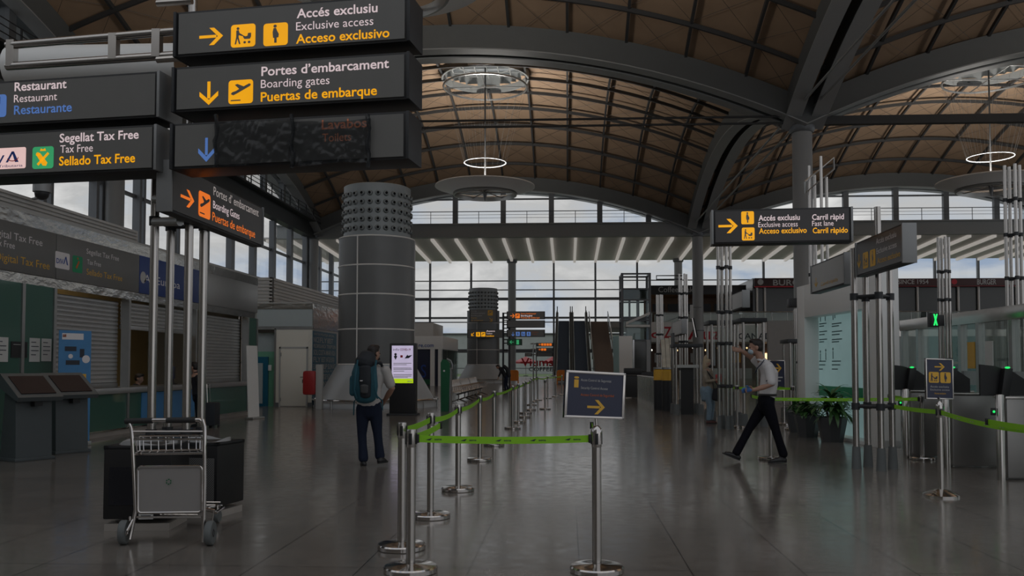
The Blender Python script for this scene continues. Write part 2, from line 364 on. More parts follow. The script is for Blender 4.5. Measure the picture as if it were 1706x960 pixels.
# roof shells, one per bay, with their beams
def shell_bay(xc, yc, lab):
    n = 84; h = BAY/n; mb = MB(); hole = 3.35
    idx = {}; vs = []; fs = []
    for i in range(n+1):
        for j in range(n+1):
            x = xc-HB+i*h; y = yc-HB+j*h; idx[i, j] = len(vs); vs.append((x, y, shell(x, y, xc, yc)))
    for i in range(n):
        for j in range(n):
            x = xc-HB+(i+.5)*h; y = yc-HB+(j+.5)*h
            if math.hypot(x-xc, y-yc) > hole: fs.append((idx[i, j], idx[i+1, j], idx[i+1, j+1], idx[i, j+1]))
    mb.geo(vs, fs)
    r = thing('ceiling', lab, 'ceiling', (xc, yc, 17.0), 0, None, 'structure')
    mb.build('roof_shell', 'ceil', r)
    pb = MB(); dz = 0.28
    for k in range(1, 12):
        q = -HB+3.5*k
        for ax in (0, 1):
            seg = []
            for j in range(25):
                s_ = -HB+BAY*j/24; x, y = (q, s_) if ax == 0 else (s_, q)
                if math.hypot(x, y) < 3.5:
                    if len(seg) > 1: pb_seg(pb, seg)
                    seg = []; continue
                seg.append(Vector((xc+x, yc+y, shell(xc+x, yc+y, xc, yc)-(dz if ax == 0 else dz+0.12))))
            if len(seg) > 1: pb_seg(pb, seg)
    pb.build('roof_beam_grid', 'purlin', r)
    cb = MB()
    for i in range(12):
        for j in range(12):
            x0, y0 = xc-HB+3.5*i, yc-HB+3.5*j
            if math.hypot(x0+1.75-xc, y0+1.75-yc) < 5: continue
            for a, b in (((x0, y0), (x0+3.5, y0+3.5)), ((x0+3.5, y0), (x0, y0+3.5))):
                cb.tube([(a[0], a[1], shell(a[0], a[1], xc, yc)-.3), (b[0], b[1], shell(b[0], b[1], xc, yc)-.3)], 0.012, 3, False)
    cb.build('bracing_cables', 'purlin', r)
    zt = shell(xc, yc, xc, yc)
    cu = MB(); cu.lathe([(3.6, -0.75), (3.75, -0.75), (3.75, 1.0), (3.55, 1.0), (3.6, -0.75)], (xc, yc, zt), 48, False); cu.build('skylight_curb', 'beam', r)
    sk = MB(); sk.ring((xc, yc, zt+0.55), 2.4, .06, 32, 6)
    for k in range(-3, 4):
        w = math.sqrt(3.6**2-k*k); sk.box((xc+k, yc, zt+0.6), (0.09, 2*w, 0.16)); sk.box((xc, yc+k, zt+0.6), (2*w, 0.09, 0.16))
    sk.build('skylight_bars', 'beam', r)
    gl = MB(); gl.lathe([(0.01, 0.8), (3.6, 0.8)], (xc, yc, zt), 40, False); gl.build('skylight_pane', 'glass', r)
    return r
def pb_seg(mb, pts, w=0.16, d=0.26):
    n0 = len(mb.bm.faces); rings = []
    for i, q in enumerate(pts):
        a = pts[max(0, i-1)]; b = pts[min(len(pts)-1, i+1)]; dr = (b-a); dr.z = 0; dr.normalize(); sd = Vector((-dr.y, dr.x, 0))*w/2
        rings.append([mb.bm.verts.new(q+sd), mb.bm.verts.new(q-sd), mb.bm.verts.new(q-sd-Vector((0, 0, d))), mb.bm.verts.new(q+sd-Vector((0, 0, d)))])
    for a, b in zip(rings, rings[1:]):
        for k in range(4): mb.bm.faces.new((a[k], a[(k+1) % 4], b[(k+1) % 4], b[k]))
YCS = (Y0+HB, Y1+HB, Y2+HB)
shell_bay(XC, YCS[1], 'brown vaulted roof bay directly overhead, over the nearest ventilation drum')
shell_bay(XC, YCS[2], 'brown vaulted roof bay with dark beam grid and round skylight ahead')
shell_bay(XC2, YCS[1], 'brown vaulted roof bay at the upper right, nearer the camera')
shell_bay(XC2, YCS[2], 'brown vaulted roof bay at the right, farther away with its own skylight')
# arches: a pair of dark curved beams along each bay edge
def arch(mb, a, b, off, w=0.7, d=1.45):
    rings = []; n = 28; a = Vector(a).to_3d(); b = Vector(b).to_3d(); dr = (b-a).normalized(); sd = Vector((-dr.y, dr.x, 0))
    for i in range(n+1):
        t_ = i/n; q = a+(b-a)*t_+sd*off; z = 17.0+4.8*(1-(2*t_-1)**2)+0.05
        rings.append([mb.bm.verts.new((q.x+sd.x*s1*w/2, q.y+sd.y*s1*w/2, z-s2*d)) for s1, s2 in ((1, 0), (-1, 0), (-1, 1), (1, 1))])
    for A, B in zip(rings, rings[1:]):
        for k in range(4): mb.bm.faces.new((A[k], A[(k+1) % 4], B[(k+1) % 4], B[k]))
    mb.bm.faces.new(rings[0]); mb.bm.faces.new(rings[-1][::-1])
    n0 = len(mb.bm.faces); mb.mi = 1; lip = []                                     # bottom flange, paler colour standing in for the light it catches
    for i in range(n+1):
        t_ = i/n; q = a+(b-a)*t_+sd*off; z = 17.0+4.8*(1-(2*t_-1)**2)+0.05-d
        lip.append([mb.bm.verts.new((q.x+sd.x*s1*(w/2+.12), q.y+sd.y*s1*(w/2+.12), z-s2*.07)) for s1, s2 in ((1, 0), (-1, 0), (-1, 1), (1, 1))])
    for A, B in zip(lip, lip[1:]):
        for k in range(4): mb.bm.faces.new((A[k], A[(k+1) % 4], B[(k+1) % 4], B[k]))
    mb._mark(n0); mb.mi = 0
def arch_thing(a, b, lab):
    for off, wd_ in ((-0.75, 'front'), (0.75, 'back')):
        mb = MB(); arch(mb, a, b, off); o = mb.build('arch_beam', ['arch', 'column']); struct(o, '%s, %s beam of the pair' % (lab, 'nearer or left' if off < 0 else 'farther or right'), 'arch beam')
arch_thing((XL, Y1), (XR, Y1), 'dark steel roof arch just above the camera')
arch_thing((XL, Y2), (XR, Y2), 'dark steel roof arch spanning the hall in front of the skylight')
arch_thing((XL, Y3), (XR, Y3), 'dark steel roof arch over the half-round far window')
arch_thing((XR, Y1), (56, Y1), 'dark steel roof arch at the right behind the camera side')
arch_thing((XR, Y2), (56, Y2), 'dark steel roof arch at the right in front of the second skylight')
arch_thing((XR, Y3), (56, Y3), 'dark steel roof arch over the right half-round far window')
for k, (a, b) in ((1, (Y1, Y2)), (2, (Y2, Y3))):
    arch_thing((XR, a), (XR, b), ['dark steel lengthwise roof arch behind the camera', 'dark steel lengthwise roof arch rising from the near right column', 'dark steel lengthwise roof arch between the near and far right columns'][k])
    arch_thing((XL, a), (XL, b), ['dark steel lengthwise roof arch left behind the camera', 'dark steel lengthwise roof arch above the left glass wall, near bay', 'dark steel lengthwise roof arch above the left glass wall, far bay'][k])
# columns
def column(x, y, h, r, lab):
    t_ = thing('column', lab, 'column', (x, y, 0), 0, None, 'structure')
    MB().lathe([(r, 0), (r, h)], (x, y, 0), 32).build('shaft', 'column', t_)
    MB().lathe([(r+.06, h*.33), (r+.06, h*.33+.12)], (x, y, 0), 32).build('collar', 'mull', t_)
    MB().lathe([(r+.05, h-.25), (r+.16, h-.1), (r+.16, h+.15)], (x, y, 0), 32).build('capital', 'mull', t_)
for x, y, lab in ((XR, Y2, 'thick round grey column at the right under the meeting arches'), (XR, Y3, 'round grey column right of centre at the far beam'), (XL, Y2, 'round grey column at the left glass wall, near'), (XL, Y3, 'round grey column at the far left corner of the hall'),
                  (XL, Y1, 'round grey column beside the camera at left'), (XR, Y1, 'round grey column beside the camera at right'), (56, Y2, 'round grey column far right near'), (56, Y3, 'round grey column far right corner')):
    column(x, y, 15.55, 0.58, lab)
for x, lab in ((-7, 'slim grey column at the far glass wall beside the coffee sign'), (13.8, 'slim grey column at the far glass wall behind the coffee bar'), (35, 'slim grey column at the far glass wall behind the burger restaurant'), (-28, 'slim grey column at the left end of the far glass wall')):
    column(x, YG-0.9, 14.6, 0.5, lab)
# tie rods
def rod(name, a, b, r, lab):
    o = MB().tube([a, b], r, 8).build(name, 'purlin'); struct(o, lab, 'tie rod')
rod('tie_rod', (XL, Y2-.45, 16.2), (XR, Y2-.45, 16.2), .07, 'upper of two dark tie rods across the hall below the arch')
rod('tie_rod', (XL, Y2-.45, 15.8), (XR, Y2-.45, 15.8), .07, 'lower of two dark tie rods across the hall below the arch')
struct(MB().b2(XR, 56, Y2-.3, Y2+.1, 15.75, 16.25).build('tie_beam', 'purlin'), 'dark horizontal beam across the right bay at column top', 'beam')
for yy0, yy1, w in ((Y1, Y2, 'from the near right column towards the camera'), (Y2, Y3, 'between the two right columns')):
    for s_ in (-.45, .45):
        o = MB().tube([(XR+s_, yy0, 16.6), (XR+s_, yy1, 16.6)], .07, 8).build('tie_rod', 'column'); struct(o, 'pale lengthwise tie rod %s, %s one' % (w, 'left' if s_ < 0 else 'right'), 'tie rod')
# far facade: beam at Y3 with half-round windows above, soffit, then glass wall at YG
for xa, xb, lab in ((XL-4, XR, 'grey beam carrying the far half-round window'), (XR, 60, 'grey beam under the right half-round window')):
    mb = MB(); mb.b2(xa, xb, Y3-.3, Y3+.3, 15.5, 16.75); mb.b2(xa, xb, Y3-.55, Y3+.3, 16.75, 16.9); mb.b2(xa, xb, Y3-.5, Y3+.3, 15.38, 15.5)
    struct(mb.build('beam', 'beam'), lab, 'beam')
wn = 1
def lunette(fixed, a, b, axis, lab):
    global wn
    w = thing('window_%d' % wn, lab, 'window', ((a+b)/2, fixed, 16.9) if axis == 0 else (fixed, (a+b)/2, 16.9), 0, None, 'structure'); wn += 1
    P = (lambda s, o, z: (s, fixed+o, z)) if axis == 0 else (lambda s, o, z: (fixed+o, s, z))
    cen = (a+b)/2; top = lambda s: 17.0+4.8*(1-((s-cen)/HB)**2)-1.2
    gl = MB(); n = 24; vs = []; fs = []
    for i in range(n+1):
        s = a+(b-a)*i/n; vs += [P(s, 0, 16.8), P(s, 0, max(16.81, top(s)))]
    for i in range(n): fs.append((2*i, 2*i+2, 2*i+3, 2*i+1))
    gl.geo(vs, fs); gl.build('pane', 'glass', w)
    for k in range(1, 8):
        s = a+5.25*k; z1 = top(s)
        if z1 < 17.0: continue
        if axis == 0: MB().b2(s-.28, s+.28, fixed-.25, fixed+.25, 16.8, z1).build('mullion', 'mull', w)
        else: MB().b2(fixed-.25, fixed+.25, s-.28, s+.28, 16.8, z1).build('mullion', 'mull', w)
    mb = MB()
    for z, r in ((19.6, .1), (18.2, .045), (17.85, .02), (17.5, .02)):
        half = HB*math.sqrt(max(0, 1-(z+1.2-17)/4.8)); o_ = -.4 if r < .08 else 0
        mb.tube([P(cen-half, o_, z), P(cen+half, o_, z)], r, 6)
    s = a+2.6
    while s < b:
        if top(s) > 18.2: mb.tube([P(s, -.4, 16.9), P(s, -.4, 18.2)], .035, 6)
        s += 5.25
    mb.build('rail', 'mull', w)
lunette(Y3, XL, XR, 0, 'half-round far window above the beam with cloudy sky')
lunette(Y3, XR, 56, 0, 'half-round window at right behind the white sign with cloudy sky')
lunette(XL, Y2, Y3, 1, 'half-round window over the left wall, far bay')
lunette(XL, Y1, Y2, 1, 'half-round window over the left wall, near bay')
# soffit with white slats
mb = MB(); mb.geo([(-34, Y3, 15.45), (60, Y3, 15.45), (60, YG, 14.75), (-34, YG, 14.75), (-34, Y3, 15.6), (60, Y3, 15.6), (60, YG, 14.9), (-34, YG, 14.9)], [(0, 1, 2, 3), (7, 6, 5, 4), (0, 4, 5, 1), (1, 5, 6, 2), (2, 6, 7, 3), (3, 7, 4, 0)])
so = mb.build('soffit', 'soffit', None, False); struct(so, 'grey soffit between the far beam and the lower glass wall', 'soffit')
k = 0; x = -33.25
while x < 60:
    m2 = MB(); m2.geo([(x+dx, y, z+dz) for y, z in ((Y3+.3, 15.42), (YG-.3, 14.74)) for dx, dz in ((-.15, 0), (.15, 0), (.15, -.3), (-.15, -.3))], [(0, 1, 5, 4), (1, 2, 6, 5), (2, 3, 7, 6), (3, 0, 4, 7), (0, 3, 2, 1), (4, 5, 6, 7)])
    o = m2.build('glowing_slat', 'strip', None, False); o.parent = so; o.location = Vector(o.location)-Vector(so.location); x += 2.625; k += 1
# lower glass wall
def glasswall(name, fixed, a, b, z0, z1, axis, step, hs, lab, off=0.0, fin=0.12, depth=.3):
    w = thing(name, lab, 'window', ((a+b)/2, fixed, z0) if axis == 0 else (fixed, (a+b)/2, z0), 0, None, 'structure')
    g = MB(); g.geo([(a, fixed, z0), (b, fixed, z0), (b, fixed, z1), (a, fixed, z1)] if axis == 0 else [(fixed, a, z0), (fixed, b, z0), (fixed, b, z1), (fixed, a, z1)], [(0, 1, 2, 3)]); g.build('pane', 'glass', w)
    s = a+off
    while s <= b+.01:
        if axis == 0: m_ = MB().b2(s-fin, s+fin, fixed-depth, fixed+.1, z0, z1)
        else: m_ = MB().b2(fixed-.1, fixed+depth, s-fin, s+fin, z0, z1)
        m_.build('mullion', 'mull', w); s += step
    for z, h in hs:
        if axis == 0: m_ = MB().b2(a, b, fixed-.14, fixed+.08, z-h/2, z+h/2)
        else: m_ = MB().b2(fixed-.08, fixed+.14, a, b, z-h/2, z+h/2)
        m_.build('transom', 'mull', w)
    return w
glasswall('window_%d' % wn, YG, XL-6, 60, 0.0, 14.8, 0, 5.25, ((12.2, .12), (11.05, .12), (9.9, .35), (7.5, .25), (6.95, .12), (5.4, .15), (3.3, .45), (1.1, .08)), 'tall far glass wall under the slatted soffit', .75); wn += 1
wl_ = glasswall('window_%d' % wn, XL-.6, Y1-18, Y3+14, 6.0, 15.4, 1, 5.25, ((12.6, .22), (9.5, .25), (8.3, .06), (7.9, .05)), 'long glass wall along the left side above the shop roofs', .75, .15, .4); wn += 1
for k in range(24):
    s = Y1-18+1.0+k*5.25
    MB().b2(XL-.9, XL-.4, s+.6, s+.85, 6.0, 15.4).build('mullion', 'mull', wl_)
struct(MB().b2(XL-1.2, XL-.4, Y0, YG+.3, 0, 6.0).build('wall_left', 'wallgrey'), 'grey lower wall below the left glazing', 'wall')
mb = MB(); mb.b2(XL-.5, XL+.4, Y0, Y3+2, 15.4, 16.8); mb.b2(XL-.5, XL+1.2, Y0, Y3, 16.8, 16.95)
for k in range(int((Y3-Y0)/2.6)): mb.b2(XL+1.1, XL+1.18, Y0+2.6*k, Y0+2.6*k+.08, 16.9, 18.0)
for z in (17.3, 17.65, 18.0): mb.tube([(XL+1.14, Y0, z), (XL+1.14, Y3, z)], .03, 6)
struct(mb.build('gallery_beam', 'blackmetal'), 'dark beam and walkway rail along the left side', 'beam')
# light-blocking wall added behind the camera, then the far right end
mb = MB(); mb.b2(-62, 0.5, -6.6, -6, 0, 11.0)
struct(mb.build('wall_light_block', 'wallgrey'), 'unseen tall grey wall added behind the camera at left to block light', 'wall')
struct(MB().b2(56.5, 57.2, -8, YG, 0, 5).build('wall_right', 'wallgrey'), 'grey wall at the far right of the hall', 'wall')
# outside: low building and parasols
mb = MB(); mb.b2(-60, 60, 158, 168, -.1, 7.0); mb.b2(-60, 60, 157.8, 168.2, 7.0, 7.4)
tag(mb.build('concrete_building', mat('pale_concrete', (0.42, 0.43, 0.42, 1), 0.8, 0, 0.15, 0.8)), 'long pale concrete building across the grass outside', 'building')
def parasol(px, lab, w):
    q = W(px, 603, 122); t_ = thing('parasol', lab, 'parasol', (q.x, 122, -.06), 0, 'red parasols outside')
    zz = W(px, 594, 122).z
    mb = MB(); n = 8; top = mb.bm.verts.new((q.x, 122, zz)); rim = []; hem = []
    for k in range(n):
        a = 2*math.pi*(k+.5)/n; rim.append(mb.bm.verts.new((q.x+w*math.cos(a), 122+w*math.sin(a), zz-.75))); hem.append(mb.bm.verts.new((q.x+w*math.cos(a), 122+w*math.sin(a), zz-1.0)))
    for k in range(n): mb.bm.faces.new((top, rim[k], rim[(k+1) % n])); mb.bm.faces.new((rim[k], hem[k], hem[(k+1) % n], rim[(k+1) % n]))
    mb.build('canopy', 'red', t_, False); MB().tube([(q.x, 122, -.06), (q.x, 122, zz)], .04, 8).build('pole', 'steel', t_)
    MB().lathe([(.35, 0), (.35, .1), (.05, .14)], (q.x, 122, -.06), 16).build('base', 'greyrub', t_)
parasol(876, 'red parasol outside the glass, left one above the coffee lettering', 1.75)
parasol(921, 'red parasol outside the glass, right one beside the escalator', 1.6)

# ------------------------------------------------------------------ hanging ring lamps under the skylights
def pendant(xc, yc, lab, power, dz=0.0):
    t_ = thing('ring_pendant_lamp', lab, 'pendant lamp', (xc, yc, 16.6), 0, 'ring lamps under the skylights')
    mb = MB(); mb.lathe([(2.6, -.45), (2.75, -.52), (2.9, -.42), (4.25, .0), (4.22, .1), (2.9, -.28), (2.66, -.34), (2.6, -.45)], (xc, yc, 16.6), 64, False); mb.build('reflector_disc', 'slat', t_)
    mb = MB(); mb.lathe([(2.6, -.4), (2.7, -.72), (2.58, -.74), (2.5, -.36)], (xc, yc, 16.6), 64, False)
    mb.build('inner_rim', 'dullsteel', t_)
    for k in range(6):
        a = math.pi*k/3; m = MB().tube([(xc, yc, 16.2), (xc+2.5*math.cos(a), yc+2.5*math.sin(a), 16.1)], .05, 6); m.build('spoke', 'beam', t_)
    m = MB(); m.lathe([(.02, -1.1), (.14, -.7), (.22, -.2), (.26, 0)], (xc, yc, 16.5), 16); m.build('spindle', 'mull', t_)
    m = MB().tube([(xc, yc, 16.3), (xc, yc, 26.9)], .07, 8); m.build('mast', 'purlin', t_)
    MB().ring((xc, yc, 18.7), 1.78, .045).build('small_ring', 'mull', t_)
    MB().ring((xc, yc, 25.2), 3.55, .09).build('large_ring', 'dullsteel', t_)
    m = MB(); m.tube([(xc-3.5, yc, 25.2), (xc+3.5, yc, 25.2)], .05, 6); m.tube([(xc, yc-3.5, 25.2), (xc, yc+3.5, 25.2)], .05, 6); m.build('ring_cross', 'dullsteel', t_)
    m = MB()
    for k in range(24):
        a = 2*math.pi*k/24; m.tube([(xc+1.78*math.cos(a), yc+1.78*math.sin(a), 18.7), (xc+3.55*math.cos(a), yc+3.55*math.sin(a), 25.2)], .008, 4, False)
    m.build('suspension_wires', 'dullsteel', t_)
    ld = bpy.data.lights.new('added_uplight', 'AREA'); ld.shape = 'DISK'; ld.size = 4.6; ld.energy = power; ld.color = (1.0, .95, .89)  # added light to brighten the roof; the hanging rings themselves are unlit
    lo = bpy.data.objects.new('added_uplight', ld); COL.objects.link(lo); lo.parent = t_; t_.location.z += dz; lo.location = (0, 0, .55); lo.rotation_euler = (math.pi, 0, 0)
UPL = 1900; UPN = 3000
pendant(XC, YCS[2], 'large ring lamp hanging below the middle skylight', UPL)
pendant(XC2, YCS[2], 'large ring lamp hanging below the right skylight, behind the tie beam', UPL)
pendant(XC, YCS[1], 'large ring lamp overhead, only its lower edge in view at the top', UPN, -.75)
pendant(XC2, YCS[1], 'large ring lamp overhead at right, out of view', UPN, -.75)
# ================================================================== hanging signs and their towers
def sign_box(label, pa, pb, z0, z1, thick, back, face='face', name='hanging_sign', frame=None, cat='sign'):
    """box between two plan points pa, pb; back = plan vector away from the readable face"""
    pa = Vector((pa[0], pa[1], z0)); pb = Vector((pb[0], pb[1], z0)); xd = (pb-pa); wd_ = xd.length; xn = xd.normalized()
    bk = Vector((back[0], back[1], 0)).normalized()
    t_ = thing(name, label, cat, (pa+pb)/2+bk*thick/2)
    h = z1-z0; fr = .025
    m = MB(); m.obox(pa+bk*.012, xd, bk*thick, Vector((0, 0, h)), .006); m.build('cabinet', 'black', t_)
    m = MB(); m.obox(pa+xn*fr+Vector((0, 0, fr)), xn*(wd_-2*fr), bk*.02, Vector((0, 0, h-2*fr))); m.build('face_panel', face, t_, False)
    for q in (pa-xn*.03, pb): MB().obox(q-bk*.01, xn*.03, bk*(thick+.03), Vector((0, 0, h)), .004).build('end_cap', frame or 'blackmetal', t_)
    return t_, Board(pa, xn)
def letters(bd, t_, mt, items, name='lettering'):
    for it in items:
        m = MB(); bd.ptext(m, *it); m.build(name, mt, t_, False)
def picto(bd, t_, rect, shp, ground='t_yel', ink='face', flip=False, name='pictogram'):
    m = MB(); bd.rrect(m, *rect, r=(rect[2]-rect[0])*.12, k=1); m.mi = 1; bd.shape(m, rect, shp[0], shp[1], 2, flip)
    return m.build(name, [ground, ink], t_, False)
def arrow(bd, t_, rect, pl, mt): m = MB(); bd.shape(m, rect, pl, (), 1); return m.build('arrow', mt, t_, False)
def plan(p): return (p.x, p.y)
BACK = (0, 1, 0)
# --- left group, big signs
LZL, LZR = 8.34, 8.02
A = W(290, 100, LZL); B = W(677, 90, LZR); bk = Vector((-(B-A).y, (B-A).x, 0)).normalized()
def big(label, ytl, ybl, xl, xr):
    pl_ = W(xl, ybl, LZL); pr_ = W(xr, ybl, LZR)
    return sign_box(label, plan(pl_), plan(pr_), pl_.z, W(xl, ytl, LZL).z, .38, bk)
t_, bd = big('wide black sign reading Exclusive access with stroller and pregnant woman symbols, top of the stack', 20, 95, 293, 678)
letters(bd, t_, 't_white', [('Accés exclusiu', (494.5, 30.3), 629, 14.7, True), ('Exclusive access', (493.4, 51), 622, 13.5)])
letters(bd, t_, 't_yel', [('Acceso exclusivo', (493.4, 72.8), 648.8, 14.7, True)])
arrow(bd, t_, bd.prect((332, 78), (372, 45)), ARROW_R, 't_yel')
picto(bd, t_, bd.prect((384.7, 80), (426, 39)), STROLL); picto(bd, t_, bd.prect((438.8, 77.5), (480, 37)), PREG)
t_, bd = big('wide black sign reading Boarding gates with aircraft symbol, middle of the big stack', 112, 187, 290, 677)
letters(bd, t_, 't_white', [('Portes d’embarcament', (435.6, 126.6), 648, 14.7, True), ('Boarding gates', (434.7, 147), 549, 13.5)])
letters(bd, t_, 't_yel', [('Puertas de embarque', (434.5, 169.4), 628, 15, True)])
arrow(bd, t_, bd.prect((331, 176), (364, 135)), ARROW_D, 't_yel'); picto(bd, t_, bd.prect((380.6, 174), (422, 132)), PLANE)
t_, bd = big('wide black sign half wrapped in black plastic film, bottom of the big stack', 206, 282, 287, 676)
letters(bd, t_, mat('lettering_brown_lit', C(120, 72, 52), .5, 0, 0, emit=.6), [('Lavabos', (536, 215.6), 611, 15, True), ('Toilets', (537, 236.6), 585, 13.5)])
arrow(bd, t_, bd.prect((329, 270.6), (358, 229)), ARROW_D, 't_blue')
film = bpy.data.materials.new('black_plastic_film'); film.use_nodes = True; ft = film.node_tree; fp = ft.nodes['Principled BSDF']
fp.inputs['Base Color'].default_value = (.012, .014, .016, 1); fp.inputs['Roughness'].default_value = .24; fp.inputs['Alpha'].default_value = .62
fn = ft.nodes.new('ShaderNodeTexNoise'); fn.inputs['Scale'].default_value = 7; fn.inputs['Detail'].default_value = 4; fb = ft.nodes.new('ShaderNodeBump'); fb.inputs['Strength'].default_value = .5; fb.inputs['Distance'].default_value = .03
ftc = ft.nodes.new('ShaderNodeTexCoord'); ft.links.new(ftc.outputs['Object'], fn.inputs['Vector']); ft.links.new(fn.outputs['Fac'], fb.inputs['Height']); ft.links.new(fb.outputs['Normal'], fp.inputs['Normal'])
def film_sheet(px0, px1, lab):
    u0, v0, u1, v1 = bd.prect((px0, 277), (px1, 199)); m = MB(); nx, ny = 70, 26; vs = []; fs = []
    for i in range(nx+1):
        for j in range(ny+1):
            a, b = i/nx, j/ny; ed = min(a, 1-a)*8; pin = 1-.16*max(0, 1-ed)*(2*b-1)**2
            d = .02+.02*abs(mnoise.noise(Vector((a*5+b*2.5, b*2-a*2, lab*7))))+.014*abs(mnoise.noise(Vector((a*16-b*3, b*6+a*5, lab*3+1))))+.012*abs(math.sin(50*(a-.1*b)))*max(0, 1-ed)
            v = (v0+v1)/2+(b-.5)*(v1-v0)*(1+.05*math.sin(6*a+lab))*(.9+.1*pin)
            vs.append(bd.o+bd.x*(u0+(u1-u0)*a)+bd.u*v+bd.n*max(.012, d))
    for i in range(nx):
        for j in range(ny): k = i*(ny+1)+j; fs.append((k, k+ny+1, k+ny+2, k+1))
    m.geo(vs, fs); m.build('plastic_film', film, t_, True, ['black plastic film over the left half', 'black plastic film over the right half'][lab])
film_sheet(360, 492, 0); film_sheet(489, 620, 1)
for px in (364, 490, 616):
    m = MB(); u, v0 = bd.uv(px, 281); _, v1 = bd.uv(px, 194)
    m.tube([bd.o+bd.x*(u+.012*math.sin(k*1.3))+bd.u*(v0+(v1-v0)*k/8)+bd.n*(.05+.008*math.sin(k*2.1)) for k in range(9)], [.02, .016, .022, .018, .022, .016, .02, .018, .024], 7)
    m.build('film_tie', film, t_)
def bigl(label, ytr, ybr, xr):
    zr = 8.41; zl = 8.75; pr_ = W(xr, ybr, zr); pl_ = W(-120, ybr+12, zl)
    return sign_box(label, plan(pl_), plan(pr_), pr_.z, W(xr, ytr, zr).z, .38, bk, frame='cap')
t_, bd = bigl('black sign reading Restaurant at the left edge, above the tax free sign', 118, 195, 261)
letters(bd, t_, 't_white', [('Restaurant', (24.4, 152), 111, 14, True, 1, 149), ('Restaurant', (23.4, 171), 95, 12.5)])
letters(bd, t_, 't_blue', [('Restaurante', (23.4, 191), 119.7, 14.5, True)])
picto(bd, t_, bd.prect((-29, 197), (11.5, 157)), ([[(.3, .15), (.36, .15), (.36, .9), (.28, .9), (.26, .55)], [(.6, .15), (.68, .15), (.68, .5), (.74, .6), (.74, .9), (.56, .9), (.56, .6), (.6, .5)]], []), 't_blue', 'ink')
t_, bd = bigl('black sign reading Tax Free with green and white emblems, below the restaurant sign', 207, 283, 256)
letters(bd, t_, 't_white', [('Segellat Tax Free', (99.4, 237.5), 231, 14, True), ('Tax Free', (100.6, 255), 154.7, 12.5)])
letters(bd, t_, 't_yel', [('Sellado Tax Free', (98.6, 276), 225, 14.5, True)])
r_ = bd.prect((53.8, 282), (90, 243.5)); picto(bd, t_, r_, ([[(.22, .22), (.3, .14), (.8, .66), (.72, .74)], [(.2, .62), (.36, .72), (.72, .26), (.66, .12), (.5, .14)], [(.36, .8), (.64, .8), (.6, .92), (.5, .87), (.4, .92)]], [(.26, .66, .09)]), 't_green', 't_yel', name='emblem_panel')
r_ = bd.prect((-40, 284), (43.8, 245)); m = MB(); bd.rrect(m, *r_, r=.02, k=1); m.build('emblem_panel', 't_pink', t_, False)
letters(bd, t_, 'p_blue', [('DIV', (-30, 274), 8, 13, True, 2)])
m = MB(); bd.shape(m, bd.prect((10, 271), (32, 252)), [[(0, 0), (.45, 1), (.62, 1), (.18, 0)], [(.45, 1), (.62, 1), (1, 0), (.72, 0)]], (), 2)
m.build('emblem', 'p_blue', t_, False)
m = MB(); u, v = bd.uv(22, 262)
for k in range(12):
    a0, a1 = math.radians(200+k*13), math.radians(213+k*13); bd.poly(m, [(u+.07*math.cos(a0), v+.045*math.sin(a0)), (u+.07*math.cos(a1), v+.045*math.sin(a1)), (u+.062*math.cos(a1), v+.036*math.sin(a1)), (u+.062*math.cos(a0), v+.036*math.sin(a0))], 3)
m.build('emblem_swoosh', 'p_red', t_, False)
letters(bd, t_, 'p_blue', [('Agencia Tributaria', (-36, 281), 38, 4.2, False, 2)])
# --- the left tower that carries them
def tower(label, cx, cy, r, rot, dia, tops, rings, z0=0.0, boots=True, extra=None):
    t_ = thing('sign_tower', label, 'sign tower', (cx, cy, 0))
    pts = []
    for k in range(4):
        a = rot+math.pi/2*k; q = (cx+r*math.cos(a), cy+r*math.sin(a)); pts.append(q)
        MB().tube([(q[0], q[1], z0), (q[0], q[1], tops[k])], dia/2, 16).build('pole', 'steel', t_)
        if boots:
            m = MB(); m.lathe([(dia*.8, 0), (dia*.78, .02), (dia*.62, .3), (dia*.5, .3)], (q[0], q[1], 0), 12); m.build('pole_boot', 'greyrub', t_)
    for z in rings:
        m = MB()
        for k in range(4):
            a, b = pts[k], pts[(k+1) % 4]; m.tube([(a[0], a[1], z), (b[0], b[1], z)], dia*.28, 8)
            m.lathe([(dia*.66, -dia*.55), (dia*.66, dia*.55)], (a[0], a[1], z), 12)
        m.build('clamp', 'blackmetal' if z < 99 else 'steel', t_)
    return t_, pts
LT, lp = tower('steel four-pole sign tower behind the luggage trolley', -4.36, 9.55, .275, math.radians(45), .09, (3.05, 3.05, 3.5, 6.2), (.66, 3.0))
GT = thing('sign_gantry', 'horizontal steel tube ladder with white reflector trough behind the big signs', 'gantry', (-5, 9.4, 4.6))
m = MB()
for px, y0, y1, z in ((12, 76, 52, 0), (12, 111, 92, 0)):
    a = W(px, y0, 9.5); b = W(292, y1, 9.15); b2_ = W(660, y1-14, 8.85); m.tube([a, b, b2_], .045, 10)
for px, ya, yb in ((20, 68, 112), (190, 57, 100), (262, 50, 96)):
    a = W(px, ya, 9.5-(px-12)*.0013); b = W(px, yb, 9.5-(px-12)*.0013); m.box(((a.x+b.x)/2, (a.y+b.y)/2, (a.z+b.z)/2), (.09, .09, a.z-b.z))
for py in (2, 96, 190):
    a = W(262, py+4, 9.1); b = W(320, py, 9.05); m.tube([a, b], .035, 8)
m.build('ladder_beam', 'steel', GT)
a = W(0, 66, 9.95); b = W(290, 42, 9.95); c0 = W(0, 138, 9.95); m = MB(); vs = []; n = 10
for q in (a, b):
    for k in range(n+1):
        th = math.pi*(k/n-.5); vs.append((q.x, q.y+.25-.25*math.cos(th), (a.z+c0.z)/2+(a.z-c0.z)/2*math.sin(th)))
m.geo(vs, [(k, k+1, n+2+k, n+1+k) for k in range(n)]); m.build('reflector_trough', 'white', GT)
